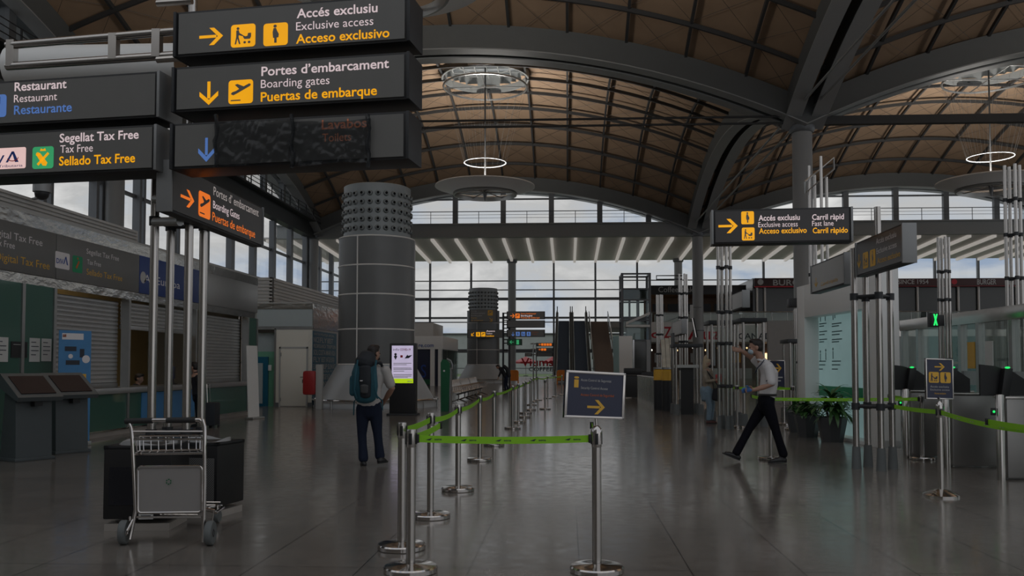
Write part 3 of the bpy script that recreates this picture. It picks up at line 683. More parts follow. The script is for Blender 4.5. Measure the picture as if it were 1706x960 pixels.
m = MB(); q = W(258, 370, 9.3); q2 = W(300, 369, 9.1); m.tube([q, q2], .05, 10); m.tube([W(258, 332, 9.3), W(276, 333, 9.2)], .045, 10); m.build('bracket_tube', 'dullsteel', LT)
# --- angled boarding gates sign, running away along the left side
zl = 8.55; pl_ = W(286, 353, zl); xx = pl_.x; yr = W(437, 409, 1).x and None
r1 = ray(437, 409); YR = xx/r1.x*r1.y
t_, bd = sign_box('dark sign with orange arrow reading Boarding Gates, turned side-on below the big stack', (xx, zl), (xx, YR), pl_.z, W(286, 267, zl).z, .13, (-1, 0), 'face2', frame='cap')
letters(bd, t_, 't_dim', [('Portes d’ embarcament', (355.5, 325), 430.4, 14.5, False, 1, 361)])
letters(bd, t_, 't_white', [('Boarding Gates', (354.8, 346.5), 398.5, 12.5, False, 1, 366)])
letters(bd, t_, 't_ora', [('Puertas de embarque', (353.5, 367.5), 424.5, 14.5, False, 1, 398)])
def prect2(bd, tl, bl, tr): a = bd.uv(*tl); b = bd.uv(*bl); c_ = bd.uv(*tr); return min(a[0], c_[0]), b[1], max(a[0], c_[0]), a[1]
arrow(bd, t_, prect2(bd, (301, 311), (301, 342), (323.5, 322)), ARROW_R, 't_ora')
picto(bd, t_, prect2(bd, (330.8, 316.5), (330, 359), (350.5, 324)), PLANE, 't_ora', 'face2')
# --- right tower and its signs
RZ = 12.15
RTW, rp_ = tower('steel four-pole sign tower on the right in front of the white information block', 4.18, RZ, .245, math.radians(1), .085, (3.02, 3.02, 3.02, 3.55), (.85, 2.35), extra=None)
zl_, zr_ = 12.15, 11.97; pl_ = W(1189, 407, zl_); pr_ = W(1418, 402, zr_)
bk2 = Vector((-(pr_-pl_).y, (pr_-pl_).x, 0)).normalized()
t_, bd = sign_box('black sign reading Exclusive access and Fast lane, above the passage on the right', plan(pl_), plan(pr_), pl_.z, W(1189, 350, zl_).z, .26, bk2, face='facedk', frame='cap')
letters(bd, t_, 't_white', [('Accés exclusiu', (1263.8, 368), 1332.5, 9, True), ('Exclusive access', (1263.3, 378.8), 1329, 8.4), ('Carril ràpid', (1353, 366.5), 1406, 9, True), ('Fast lane', (1353, 376.7), 1388.7, 8.4)])
letters(bd, t_, 't_yel', [('Acceso exclusivo', (1264.5, 389.5), 1344, 8.8, True), ('Carril ràpido', (1354, 388.7), 1412.5, 8.8, True)])
arrow(bd, t_, bd.prect((1197, 390), (1229, 364.5)), ARROW_R, 't_yel'); picto(bd, t_, bd.prect((1235, 374), (1256, 352)), PREG); picto(bd, t_, bd.prect((1236, 401), (1257, 379)), STROLL)
def side_sign(label, x, tl, bl, xr, thick=.14, face='face2'):
    za = x/ray(*bl).x*ray(*bl).y; zb = x/ray(xr, bl[1]).x*ray(xr, bl[1]).y
    z0 = WX(bl[0], bl[1], x).z; z1 = WX(tl[0], tl[1], x).z
    return sign_box(label, (x, za), (x, zb), z0, z1, thick, (1, 0), face, frame='cap')
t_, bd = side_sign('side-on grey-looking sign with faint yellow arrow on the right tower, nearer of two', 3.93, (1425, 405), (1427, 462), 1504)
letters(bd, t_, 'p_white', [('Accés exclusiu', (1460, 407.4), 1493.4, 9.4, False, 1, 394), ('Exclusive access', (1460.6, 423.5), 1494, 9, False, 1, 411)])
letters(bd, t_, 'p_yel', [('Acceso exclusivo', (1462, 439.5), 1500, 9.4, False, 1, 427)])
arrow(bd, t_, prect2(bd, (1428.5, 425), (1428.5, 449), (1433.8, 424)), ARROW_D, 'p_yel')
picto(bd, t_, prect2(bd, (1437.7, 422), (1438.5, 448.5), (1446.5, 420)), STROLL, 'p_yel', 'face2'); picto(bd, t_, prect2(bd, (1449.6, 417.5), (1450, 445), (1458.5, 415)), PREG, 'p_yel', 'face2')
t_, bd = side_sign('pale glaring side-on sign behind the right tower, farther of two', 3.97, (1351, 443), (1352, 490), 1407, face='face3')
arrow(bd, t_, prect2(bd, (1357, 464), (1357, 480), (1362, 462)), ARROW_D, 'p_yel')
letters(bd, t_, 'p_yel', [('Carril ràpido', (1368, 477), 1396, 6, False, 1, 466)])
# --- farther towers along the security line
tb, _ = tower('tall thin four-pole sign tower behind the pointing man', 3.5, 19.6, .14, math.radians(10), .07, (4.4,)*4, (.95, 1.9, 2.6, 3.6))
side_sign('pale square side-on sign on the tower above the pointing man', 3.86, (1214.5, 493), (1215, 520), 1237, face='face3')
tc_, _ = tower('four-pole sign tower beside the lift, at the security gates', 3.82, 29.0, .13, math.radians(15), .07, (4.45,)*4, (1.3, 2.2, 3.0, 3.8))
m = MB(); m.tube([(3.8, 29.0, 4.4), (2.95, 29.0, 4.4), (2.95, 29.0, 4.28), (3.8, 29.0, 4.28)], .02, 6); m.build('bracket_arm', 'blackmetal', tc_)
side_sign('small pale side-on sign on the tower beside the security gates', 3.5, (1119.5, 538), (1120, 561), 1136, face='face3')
tower('four-pole sign tower farther back behind the brochure racks', 3.8, 36.2, .12, math.radians(15), .07, (4.35,)*4, (.9, 1.9, 2.7, 3.5))
td, _ = tower('tall four-pole tower rising behind the white information block', 6.62, 23.2, .23, math.radians(5), .08, (6.4, 6.5, 6.7, 6.9), (3.8, 5.0))
m = MB(); a = W(1341, 303, 23.1); b = W(1389, 263, 23.1); m.tube([a, b, b+Vector((0, 0, -.3)), a+Vector((0, 0, -.3)), a], .03, 6); m.build('bracket_arm', 'dullsteel', td)
te, _ = tower('four-pole tower at right carrying a green cross lane signal', 5.98, 14.1, .08, math.radians(-3), .045, (3.45,)*4, (1.5, 2.45, 2.9))
tower('four-pole tower at the right edge behind the glass gates', 10.18, 20.3, .16, math.radians(-5), .075, (6.0,)*4, (3.4, 4.4, 5.2))
q = W(1557, 533, 13.85); t_ = thing('lane_signal', 'small black signal box with a green cross on the right tower', 'signal', (q.x, 13.85, q.z-.11))
MB().box((q.x, 13.9, q.z), (.12, .16, .22), 0, .006).build('housing', 'black', t_); MB().box((q.x+.105, 13.92, q.z-.01), (.09, .14, .17), 0, .006).build('housing', 'black', t_)
bd = Board((q.x-.06, 13.815, q.z-.11), (1, 0, 0)); m = MB(); bd.poly(m, [(.025, .02), (.05, .02), (.095, .20), (.07, .20)]); bd.poly(m, [(.095, .02), (.07, .02), (.025, .20), (.05, .20)]); m.build('cross', 'led', t_, False)
th_, _ = tower('thin pole stand with a black box left of the white information block', 6.32, 24.2, .12, math.radians(45), .05, (2.97,)*4, (1.5, 2.1))
q = W(1324, 504, 24.0); tag(MB().box((q.x, 24.2, q.z+.0), (.26, .3, .24), 0, .02).build('monitor_box', 'black'), 'small black box on top of a thin pole stand', 'box')
# ================================================================== left side: tax refund desks
XS = -9.2
def YX(px, X=XS):                       # depth where a pixel column meets the plane x = X
    r = ray(px, 610); return X/r.x*r.y
SB = Board((XS, 8, 0), (0, 1, 0))       # u = Y - 8, v = z, facing the hall (+x)
SB.n = Vector((1, 0, 0))
y_a, y_b, y_c, y_d, y_e = YX(88), YX(228), YX(330), YX(427), YX(-190)
shop = thing('shop_front', 'long grey and green tax refund desk front along the left wall', 'shop front', (XS-.5, (y_e+y_d)/2, 0), 0, None, 'structure')
MB().b2(XS-1.0, XS+.02, y_e, y_d, 3.78, 4.0).build('steel_cornice', 'foil', shop)
MB().b2(XS-1.0, XS-.02, y_e, y_d, 2.80, 2.97).build('steel_lintel', 'foil', shop)
MB().b2(XS-3.2, XS-3.0, y_e, y_d, 0, 4.0).build('back_wall', 'beige', shop)
MB().b2(XS-3.2, XS, y_e, y_d, 3.98, 4.05).build('roof', 'wallgrey', shop)
m = MB(); m.b2(XS-.12, XS+.03, y_a, y_d, 0, .12); m.build('steel_skirting', 'concrete', shop)
MB().b2(XS-.1, XS+.06, y_a, y_d, .1, .13).build('skirting_trim', 'chrome', shop)
y_g, y_s1, y_o1, y_s2, y_s3 = YX(88), YX(213), YX(325), YX(338), YX(412)
MB().b2(XS-.06, XS, y_g, y_d, .13, .84).build('lower_glass_panel', 'greenglass', shop)
MB().b2(XS-.07, XS-.06, y_g, y_d, .13, .84).build('lower_backing', 'dkgreen', shop)
MB().b2(XS-.6, XS+.1, y_g, y_s3, .84, .96, .01).build('counter_ledge', 'dullsteel', shop)
MB().b2(XS-.06, XS, y_e, y_g, 0, 2.8).build('green_glass_panel', 'greenglass', shop)
MB().b2(XS-.1, XS-.07, y_e, y_g, 0, 2.45).build('green_backing', 'dkgreen', shop)
MB().b2(XS-.06, XS, y_s3, y_d, .96, 2.8).build('green_glass_panel', 'greenglass', shop)
for yy in (y_e, YX(35), y_g, y_s1, y_o1, y_s2, y_s3, y_d): MB().b2(XS-.14, XS+.03, yy-.04, yy+.04, 0.12, 2.8).build('upright', 'dullsteel', shop)
MB().b2(XS-3.2, XS, y_d-.06, y_d, 0, 4.0).build('end_panel', 'wallgrey', shop)
m = MB(); m.b2(XS-1.3, XS-.2, y_s1, y_o1, .1, .84); m.build('counter_front', 'tealdk', shop)
MB().b2(XS+.001, XS+.02, YX(236), YX(325), .16, .82).build('blue_counter_panel', 'blue', shop)
# trussed corner posts of the shop row, seen through the glass
for yy in (YX(65), YX(419)):
    m = MB()
    for dy in (-.22, 0, .22):
        m.tube([(XS-.3, yy+dy, 0.1), (XS-.3, yy+dy, 2.8)], .03, 8)
        for z in (.8, 1.5, 2.2): m.tube([(XS-.3, yy-.22, z), (XS-.3, yy+.22, z)], .015, 6)
    m.build('trussed_post', 'steel', shop)
lm_ = thing('added_lamp', 'unseen flat lamp added on the ceiling of the open tax desk', 'lamp', (XS-1.6, (y_s1+y_o1)/2, 3.9)); MB().box((XS-1.6, (y_s1+y_o1)/2, 3.93), (1.2, .6, .06), 0, .01).build('housing', 'cap', lm_)
ld = bpy.data.lights.new('added_desk_light', 'AREA'); ld.shape = 'RECTANGLE'; ld.size = 1.1; ld.size_y = .5; ld.energy = 14; ld.color = (1, .85, .65); lo = bpy.data.objects.new('added_desk_light', ld); COL.objects.link(lo); lo.parent = lm_; lo.location = (0, 0, -.02)  # added to brighten the desk interior; no fitting is seen there
# roller shutters
def shutter(ya, yb, lab, z0=.96):
    n = int((2.8-z0)/.085); prof = []
    for k in range(n):
        z = z0+k*.085; prof += [(XS-.22, z), (XS-.20, z+.02), (XS-.20, z+.06), (XS-.22, z+.08)]
    m = MB(); vs = []
    for x, z in prof: vs += [(x, ya, z), (x, yb, z)]
    m.geo(vs, [(2*k, 2*k+2, 2*k+3, 2*k+1) for k in range(len(prof)-1)])
    t_ = thing('roller_shutter', lab, 'shutter', (XS-.2, (ya+yb)/2, z0), 0, 'roller shutters of the tax refund desks'); m.build('slat_curtain', 'shutter', t_, True)
    MB().b2(XS-.24, XS-.18, ya, yb, z0, z0+.09, .005).build('bottom_bar', 'dullsteel', t_)
    return t_
shutter(y_g+.05, y_s1-.05, 'closed grey roller shutter left of the open counter, behind the blue banner')
shutter(y_s2+.05, y_s3-.05, 'closed grey roller shutter right of the steel tower poles')
t_ = shutter(y_s1+.05, y_o1-.05, 'half raised roller shutter over the open staffed counter', 2.18)
# fascia signs
def fascia(label, pa, pb, mt='face'):
    a, b = YX(pa), YX(pb); t_ = thing('fascia_sign', label, 'sign', (XS, (a+b)/2, 2.97), 0, 'fascia signs above the tax refund desks')
    MB().b2(XS-.05, XS+.02, a+.01, b-.01, 2.97, 3.78, .004).build('panel', mt, t_); return t_
FBd = Board((XS+.02, 8, 0), (0, 1, 0)); FBd.n = Vector((1, 0, 0))
t_ = fascia('dark fascia sign reading Digital Tax Free at the left edge', -120, 88)
letters(FBd, t_, 'p_white', [('Segellat Digital Tax Free', (-72, 378), 70.5, 13, False, 1, 405), ('Tax Free', (-14, 407), 24.5, 11, False, 1, 412)])
letters(FBd, t_, 'p_yel', [('Sellado Digital Tax Free', (-60, 423), 82.5, 14, False, 1, 444)])
t_ = fascia('dark fascia sign reading Segellat Tax Free with two emblems', 88, 228)
letters(FBd, t_, 'p_white', [('Segellat Tax Free', (144, 422.5), 198, 8.5, False, 1, 437), ('Tax Free', (145, 440), 168, 8, False, 1, 444)])
letters(FBd, t_, 'p_yel', [('Sellado Tax Free', (144, 457.5), 203.5, 10, False, 1, 468)])
m = MB(); FBd.rrect(m, *prect2(FBd, (92, 418), (92, 446), (116, 424)), r=.03); m.build('emblem_panel', 'p_white', t_, False)
letters(FBd, t_, 'p_blue', [('DIV', (93.5, 438), 105, 8, True, 2, 440)])
m = MB(); FBd.shape(m, prect2(FBd, (105, 427), (105, 440), (113.5, 425)), [[(0, 0), (.45, 1), (.62, 1), (.2, 0)], [(.45, 1), (.62, 1), (1, -.1), (.72, 0)]], (), 2); m.build('emblem', 'p_blue', t_, False)
m = MB(); q = prect2(FBd, (121, 425), (121, 453), (137.5, 429)); FBd.rrect(m, *q, r=.03); m.mi = 1; FBd.shape(m, q, [[(.3, .3), (.42, .2), (.7, .66), (.6, .75)], [(.4, .8), (.6, .8), (.5, .95)]], (), 2); m.build('emblem_panel', ['p_green', 'p_ora'], t_, False)
t_ = fascia('blue airline fascia panel behind the steel tower poles', 228, 331, 'dkblue')
letters(FBd, t_, 'p_white', [('AirEuropa', (240, 470), 299.5, 13, False, 1, 478.5)])
m = MB(); u, v = FBd.uv(246, 464); FBd.disc(m, u-.2, v, .13); m.build('emblem', 'p_grey', t_, False)
fascia('plain grey steel fascia panel at the far end of the tax desks', 331, 427, 'dullsteel')
# corrugated parapet above
def corrugated(xa, ya, xb, yb, z0, z1, name, lab, n=9):
    prof = []
    for k in range(n):
        z = z0+(z1-z0)*k/n; h = (z1-z0)/n; prof += [(0, z), (.05, z+h*.15), (.05, z+h*.5), (0, z+h*.65)]
    prof.append((0, z1)); d = Vector((xb-xa, yb-ya, 0)).normalized(); nr = Vector((d.y, -d.x, 0)); vs = []
    for o, z in prof: vs += [(xa+nr.x*o, ya+nr.y*o, z), (xb+nr.x*o, yb+nr.y*o, z)]
    m = MB(); k0 = len(prof); m.geo(vs, [(2*k, 2*k+1, 2*k+3, 2*k+2) for k in range(k0-1)])
    a = Vector((xa, ya, 0)); b = Vector((xb, yb, 0)); m.obox(a-nr*.12+Vector((0, 0, z0)), b-a, nr*.11, Vector((0, 0, z1-z0)))
    return struct(m.build(name, 'corr', None, True), lab, 'roof parapet')
corrugated(-11, y_e, -11, YX(222, -11), 4.03, 4.85, 'roof_parapet', 'corrugated grey roof parapet above the tax refund desks', 10)
corrugated(-14.5, YX(222, -11), -11, YX(222, -11), 4.03, 4.85, 'roof_parapet', 'end face of the corrugated roof parapet above the tax desks')
q = W(70, 322, 17); cam_ = thing('dome_camera', 'small dark dome security camera above the left corrugated roof', 'security camera', (q.x, 17, q.z))
MB().ball((q.x, 17, q.z), .14, 16).build('dome', 'black', cam_); MB().lathe([(.17, .0), (.17, .16)], (q.x, 17, q.z+.02), 20).build('housing', 'cap', cam_); MB().tube([(q.x, 17, q.z+.15), (q.x, 17.2, 4.9), (-11.02, 17.3, 4.83)], .03, 8).build('bracket', 'cap', cam_)
# papers, screen and posters stuck on the green glass
def sheet(p0, p1, lab, mt='paper', name='notice', cat='notice', lines=4, group='notices on the green glass'):
    X = XS+.012; a, b = YX(p0[0], X), YX(p1[0], X); z1, z0 = WX(p0[0], p0[1], X).z, WX(p0[0], p1[1], X).z
    t_ = thing(name, lab, cat, (X, (a+b)/2, z0), 0, group); MB().b2(XS+.002, X, a, b, z0, z1).build('sheet', mt, t_, False)
    bd = Board((X, a, z0), (0, 1, 0)); bd.n = Vector((1, 0, 0)); m = MB(); w, h = b-a, z1-z0
    for k in range(lines): v = h*(.84-.7*k/max(1, lines)); bd.rrect(m, w*.12, v-h*.035, w*(.86 if k % 3 else .6), v, 0, 1)
    m.build('print', 'ink' if mt == 'paper' else 'p_grey', t_, False)
sheet((-12, 561), (13, 603), 'white notice at the left edge beside the dark screen'); sheet((49, 563), (66, 603), 'white notice just right of the dark screen'); sheet((69, 564), (85, 602), 'white notice nearest the roller shutter')
sheet((18, 569), (45, 596), 'small dark screen behind the green glass', 'black', 'wall_screen', 'screen', 1, None)
# blue roll-up banner
q = FL(122, 744); t_ = thing('roll_up_banner', 'blue roll-up banner with yellow boxes in front of the shutter', 'banner', (q.x, q.y, 0), 0)
bz = 2.02; bw = .56; bx = Vector((.55, .83, 0)).normalized()
pa = Vector((q.x, q.y, 0))-bx*bw/2
m = MB(); m.obox(pa+Vector((0, 0, .08)), bx*bw, Vector((.83, -.55, 0)).normalized()*-.012, Vector((0, 0, bz-.08))); m.build('banner_sheet', 'blue', t_, False)
MB().obox(pa-Vector((.05, -.03, 0)), bx*bw, Vector((.83, -.55, 0)).normalized()*.14, Vector((0, 0, .08)), .01).build('cassette_base', 'dullsteel', t_)
bd = Board(pa, bx); w = bw
def rects(t_, bd, mt, rs, name='print'):
    m = MB()
    for r in rs: bd.rrect(m, *r)
    m.build(name, mt, t_, False)
rects(t_, bd, 'p_yel', [(.1, 1.18, .26, 1.26), (.32, 1.18, .48, 1.26), (.1, 1.0, .24, 1.07), (.3, 1.0, .46, 1.07), (.1, .34, .2, .4)], 'yellow_boxes')
rects(t_, bd, 'p_white', [(.05, 1.86, .42, 1.97), (.05, .1, .5, .3), (.08, .66, .22, .78), (.3, .45, .5, .6)], 'white_boxes')
rects(t_, bd, 'ink', [(.12, 1.42, .36, 1.5), (.3, .86, .5, .93), (.28, .62, .46, .7), (.1, 1.66, .3, 1.74), (.36, 1.55, .44, 1.7)], 'dark_boxes')
rects(t_, bd, 'p_ora', [(.3, .33, .42, .38), (.06, 1.9, .12, 1.95)], 'orange_boxes')
m = MB(); bd.disc(m, .47, 1.52, .07, 2); bd.disc(m, .2, 1.57, .04, 2); m.build('white_discs', 'p_white', t_, False)
# two self-service tax terminals
def terminal(px, py, lab, first=None):
    q = FL(px, py)
    if first: c = copy_tree(first); c.location = (q.x, q.y, 0); c['label'] = lab; return c
    t_ = thing('self_service_terminal', lab, 'self-service terminal', (0, 0, 0), 0, 'tax free self-service terminals')
    m = MB(); m.geo([(x, y, z) for x in (-.27, .27) for y, z in ((-.2, 0), (.22, 0), (.12, 1.0), (-.16, .96))], [(0, 1, 2, 3), (7, 6, 5, 4), (0, 4, 5, 1), (1, 5, 6, 2), (2, 6, 7, 3), (3, 7, 4, 0)]); m.build('pedestal', 'kiosk', t_)
    MB().b2(-.3, .3, -.24, .26, 0, .05, .01).build('foot_plate', 'kiosk', t_)
    m = MB(); m.geo([(x, y, z) for x in (-.34, .34) for y, z in ((-.36, .94), (-.33, .88), (.2, 1.1), (.2, 1.28), (.14, 1.29))], [(0, 1, 2, 3, 4), (9, 8, 7, 6, 5), (0, 5, 6, 1), (1, 6, 7, 2), (2, 7, 8, 3), (3, 8, 9, 4), (4, 9, 5, 0)]); m.build('console', 'kiosk', t_)
    d = Vector((0, .5, .35)).normalized(); nr = Vector((0, -.35, .5)).normalized(); o = Vector((-.26, -.29, .985))+nr*.004
    MB().obox(o, (.52, 0, 0), d*.44, nr*.012).build('screen', 'screen_dim', t_)
    MB().box((0, -.24, .84), (.12, .1, .07)).build('printer_slot', 'black', t_)
    m = MB(); m.ring((.275, -.02, .9), .05, .012, 20, 6, Matrix.Rotation(math.pi/2, 4, 'Y')); m.build('round_logo', 'p_blue', t_)
    t_.location = (q.x, q.y, 0); t_.rotation_euler = (0, 0, math.radians(62)); return t_
M['kiosk'] = mat('terminal_grey', (0.075, 0.088, 0.092, 1), .45, 0, .06)
M['screen_dim'] = mat('dim_screen', (0.03, 0.018, 0.018, 1), .5, 0, .1, spec=.2)
k1 = terminal(44, 766, 'grey self-service tax terminal at the left edge, nearer of two'); terminal(108, 754, 'grey self-service tax terminal beside the blue banner, farther of two', k1)
# posters inside the open counter
def ipost(px0, px1, z0, z1, mt, lab):
    X = XS-2.95; a, b = YX(px0, X), YX(px1, X); t_ = thing('wall_poster', lab, 'poster', (X, (a+b)/2, z0)); MB().b2(X-.02, X, a, b, z0, z1).build('sheet', mt, t_, False)
    bd = Board((X, a, z0), (0, 1, 0)); bd.n = Vector((1, 0, 0)); rects(t_, bd, 'p_grey', [((b-a)*.2, (z1-z0)*f, (b-a)*.8, (z1-z0)*(f+.03)) for f in (.3, .4, .5)]); m = MB(); bd.disc(m, (b-a)/2, (z1-z0)*.75, (b-a)*.22); m.build('round_mark', 'p_grey', t_, False)
ipost(281, 300, 1.65, 2.35, 'navy', 'navy poster on the beige wall seen between the tower poles')
q = Vector((XS-.3, YX(289, XS-.3), .96)); t_ = thing('counter_monitor', 'small dark monitor on the open counter behind the tower poles', 'monitor', q)
MB().box(q+Vector((0, 0, .28)), (.05, .34, .3), .3, .01).build('screen', 'navy', t_); MB().lathe([(.1, 0), (.1, .015), (.025, .03), (.025, .16)], q, 16).build('stand', 'black', t_)
# leaning info banner near the corner pillar
q = FL(421, 697); t_ = thing('leaning_banner', 'tall pale printed banner leaning by the end of the tax desks', 'banner', (q.x, q.y, 0))
a = FL(433, 697); b = FL(413, 699); top = W(410, 577, q.y+.2); m = MB()
xd = (a-b); nr = Vector((xd.y, -xd.x, 0)).normalized(); upv = Vector((top.x-b.x, top.y-b.y, top.z)); m.obox(b+Vector((0, 0, .02)), xd*.9, nr*.02, upv); m.build('banner_sheet', 'paper', t_, False)
MB().obox(b-nr*.1, xd, nr*.25, Vector((0, 0, .05)), .01).build('base', 'dullsteel', t_)
bd = Board(b+Vector((0, 0, .02)), xd, upv)
rects(t_, bd, 'p_blue', [(.06, .4+.28*k, .26, .5+.28*k) for k in range(5)]); rects(t_, bd, 'p_red', [(.05, 1.75, .3, 1.82), (.05, .2, .2, .26)])
# ------------------------------------------------------------------ white block with the door
YB = 29.6; xb0, xb1 = W(427, 600, YB).x, W(520, 600, YB).x; YE = YX(566, xb1)
blk = thing('service_block', 'cream service block with a door beyond the tax desks', 'building block', ((xb0+xb1)/2, YB+2, 0), 0, None, 'structure')
xw = W(457, 600, YB).x
MB().b2(xw, xb1, YB, YB+.15, 0, 2.7).build('front_wall', 'offwhite', blk); MB().b2(xw, xw+.06, YB-.02, YB+.2, 0, 2.7).build('corner_post', 'dullsteel', blk)
MB().b2(xb0-3, xb1, YB-.02, YB+.2, 2.66, 2.76).build('steel_band', 'dullsteel', blk); MB().b2(xb0-3, xb1, YB-.04, YB+.2, 2.76, 3.36).build('fascia', 'cornice_grey', blk) if False else MB().b2(xb0-3, xb1, YB-.04, YB+.2, 2.76, 3.36).build('fascia', 'frost', blk)
MB().b2(xb0-3, xb1+.02, YB-.06, YB+.2, 3.36, 3.56).build('steel_cornice', 'foil', blk)
MB().b2(xb1-.15, xb1, YB, YE+6, 0, 2.7).build('side_wall', 'corr', blk); MB().b2(xb1-.15, xb1+.03, YB, YE+6, 2.7, 3.56).build('side_fascia', 'foil', blk)
MB().b2(xb0-3, xb1, YB, YE+6, 3.5, 3.6).build('roof', 'wallgrey', blk)
MB().b2(xb0-3, xw, YB+4.0, YB+4.1, 0, 2.7).build('passage_back_wall', 'mint', blk)
MB().b2(xw, xw+.05, YB, YB+4, 0, 2.7).build('passage_side', 'mint', blk)
m = MB(); m.b2(xb0-.2, xw, YB+.4, YB+.48, 1.9, 2.55); m.build('passage_window', 'frost', blk)
MB().b2(xb0-.2, xw, YB+.3, YB+.4, 0, 1.9).build('green_partition', 'mint', blk)
for x in (xw+.06, W(512, 600, YB).x+.04): MB().b2(x, x+.16, YB-.03, YB, 0, .14).build('skirting', 'mull', blk)
MB().b2(xw+.2, xb1-.1, YB-.02, YB, 0, .0+.03).build('threshold', 'concrete', blk)
dx0, dx1 = W(468, 600, YB).x, W(511, 600, YB).x
t_ = thing('door_1', 'cream service door in the cream block', 'door', ((dx0+dx1)/2, YB, 0), 0, None, 'structure')
MB().b2(dx0, dx1, YB-.035, YB-.005, .03, 2.0, .004).build('leaf', 'offwhite', t_)
m = MB(); m.b2(dx0-.05, dx0, YB-.05, YB, 0, 2.06); m.b2(dx1, dx1+.05, YB-.05, YB, 0, 2.06); m.b2(dx0-.05, dx1+.05, YB-.05, YB, 2.0, 2.06); m.build('frame', 'wallgrey', t_)
MB().tube([(dx1-.08, YB-.05, 1.02), (dx1-.2, YB-.09, 1.02)], .014, 8).build('handle', 'steel', t_)
for z in (.25, 1.8): MB().box((dx0+.01, YB-.045, z), (.03, .03, .12)).build('hinge', 'dullsteel', t_)
tx0, tx1 = W(429, 600, YB).x, W(443, 600, YB).x
t_ = thing('door_2', 'teal framed doorway in the passage beside the cream block', 'door', ((tx0+tx1)/2, YB+.25, 0), 0, None, 'structure')
MB().b2(tx0-.1, tx1, YB+.22, YB+.29, 0, 1.72).build('frame', 'tealdk', t_); MB().b2(tx0-.05, tx0+.12, YB+.18, YB+.22, .1, 1.5).build('glass_leaf', 'frost', t_)
q = W(447.5, 613, YB+.2); tag(MB().box((q.x, YB+.27, q.z), (.17, .06, .2), 0, .01).build('wall_box', 'white'), 'small white box on the mint green partition', 'box')
# blue word poster on the side wall
SW = Board((xb1+.01, YB, 0), (0, 1, 0)); SW.n = Vector((1, 0, 0)); y1_ = YX(560, xb1); 
t_ = thing('word_poster', 'blue wall poster of white words turned sideways by the drum', 'poster', (xb1+.01, (YB+y1_)/2, 0)); MB().b2(xb1, xb1+.01, YB+.02, y1_, .0+.05, 2.62).build('sheet', 'tealdk', t_, False)
rnd = random.Random(3); words = ['NICE', 'FLY', 'BEST', 'VIATGE', 'PLATJA', 'SOL', 'COSTA', 'MAR', 'HOLA', 'WELCOME', 'BLANCA', 'TRIP', 'SUN']
m = MB(); wI = 0; ww = y1_-YB; v = .25
while v < 2.5:
    h = rnd.choice((.09, .12, .16, .22)); u = .1
    while u < ww-.5:
        l = min(rnd.uniform(.5, 1.0), ww-.12-u); SW.text(m, words[wI % len(words)], u, v, u+l*.92, h*.8, True, 1); wI += 1; u += l
    v += h+.03
m.build('lettering', 'p_grey', t_, False)
# corrugated parapet of the block
Yp = 32.6; xp0, xp1 = W(415, 480, Yp).x, W(454, 480, Yp).x
corrugated(xp0-3, Yp, xp1, Yp, 3.6, 4.78, 'roof_parapet', 'corrugated grey roof parapet above the cream block, front face'); corrugated(xp1, Yp, xp1, Yp+20, 3.6, 4.78, 'roof_parapet', 'corrugated grey roof parapet running back above the cream block')
MB_ = MB().b2(-28, xp1-.1, Yp+.2, Yp+20, 3.4, 3.6); struct(MB_.build('shop_roof', 'wallgrey'), 'flat grey roof of the left shops', 'roof')
struct(MB().b2(-28, XS-3.2, y_e, YX(222, -11), 3.9, 4.05).build('shop_roof', 'wallgrey'), 'flat grey roof above the tax desks', 'roof')
# red hose cabinet on a post
q = W(532, 681, 28.0); t_ = thing('hose_reel_post', 'red round-edged hose cabinet on a grey post beside the cream door', 'fire cabinet', (q.x-.1, 28.0, 0))
MB().b2(q.x-.1, q.x+.1, 27.9, 28.1, 0, 1.45, .01).build('post', 'wallgrey', t_)
m = MB(); zc = W(516, 638, 28).z; m.box((W(516.5, 638, 28).x, 28.0, zc), (.42, .34, .78), 0, .09); m.build('cabinet', 'red', t_); MB().box((W(504.5, 633, 28).x, 28, zc+.05), (.03, .05, .12)).build('handle', 'chrome', t_)
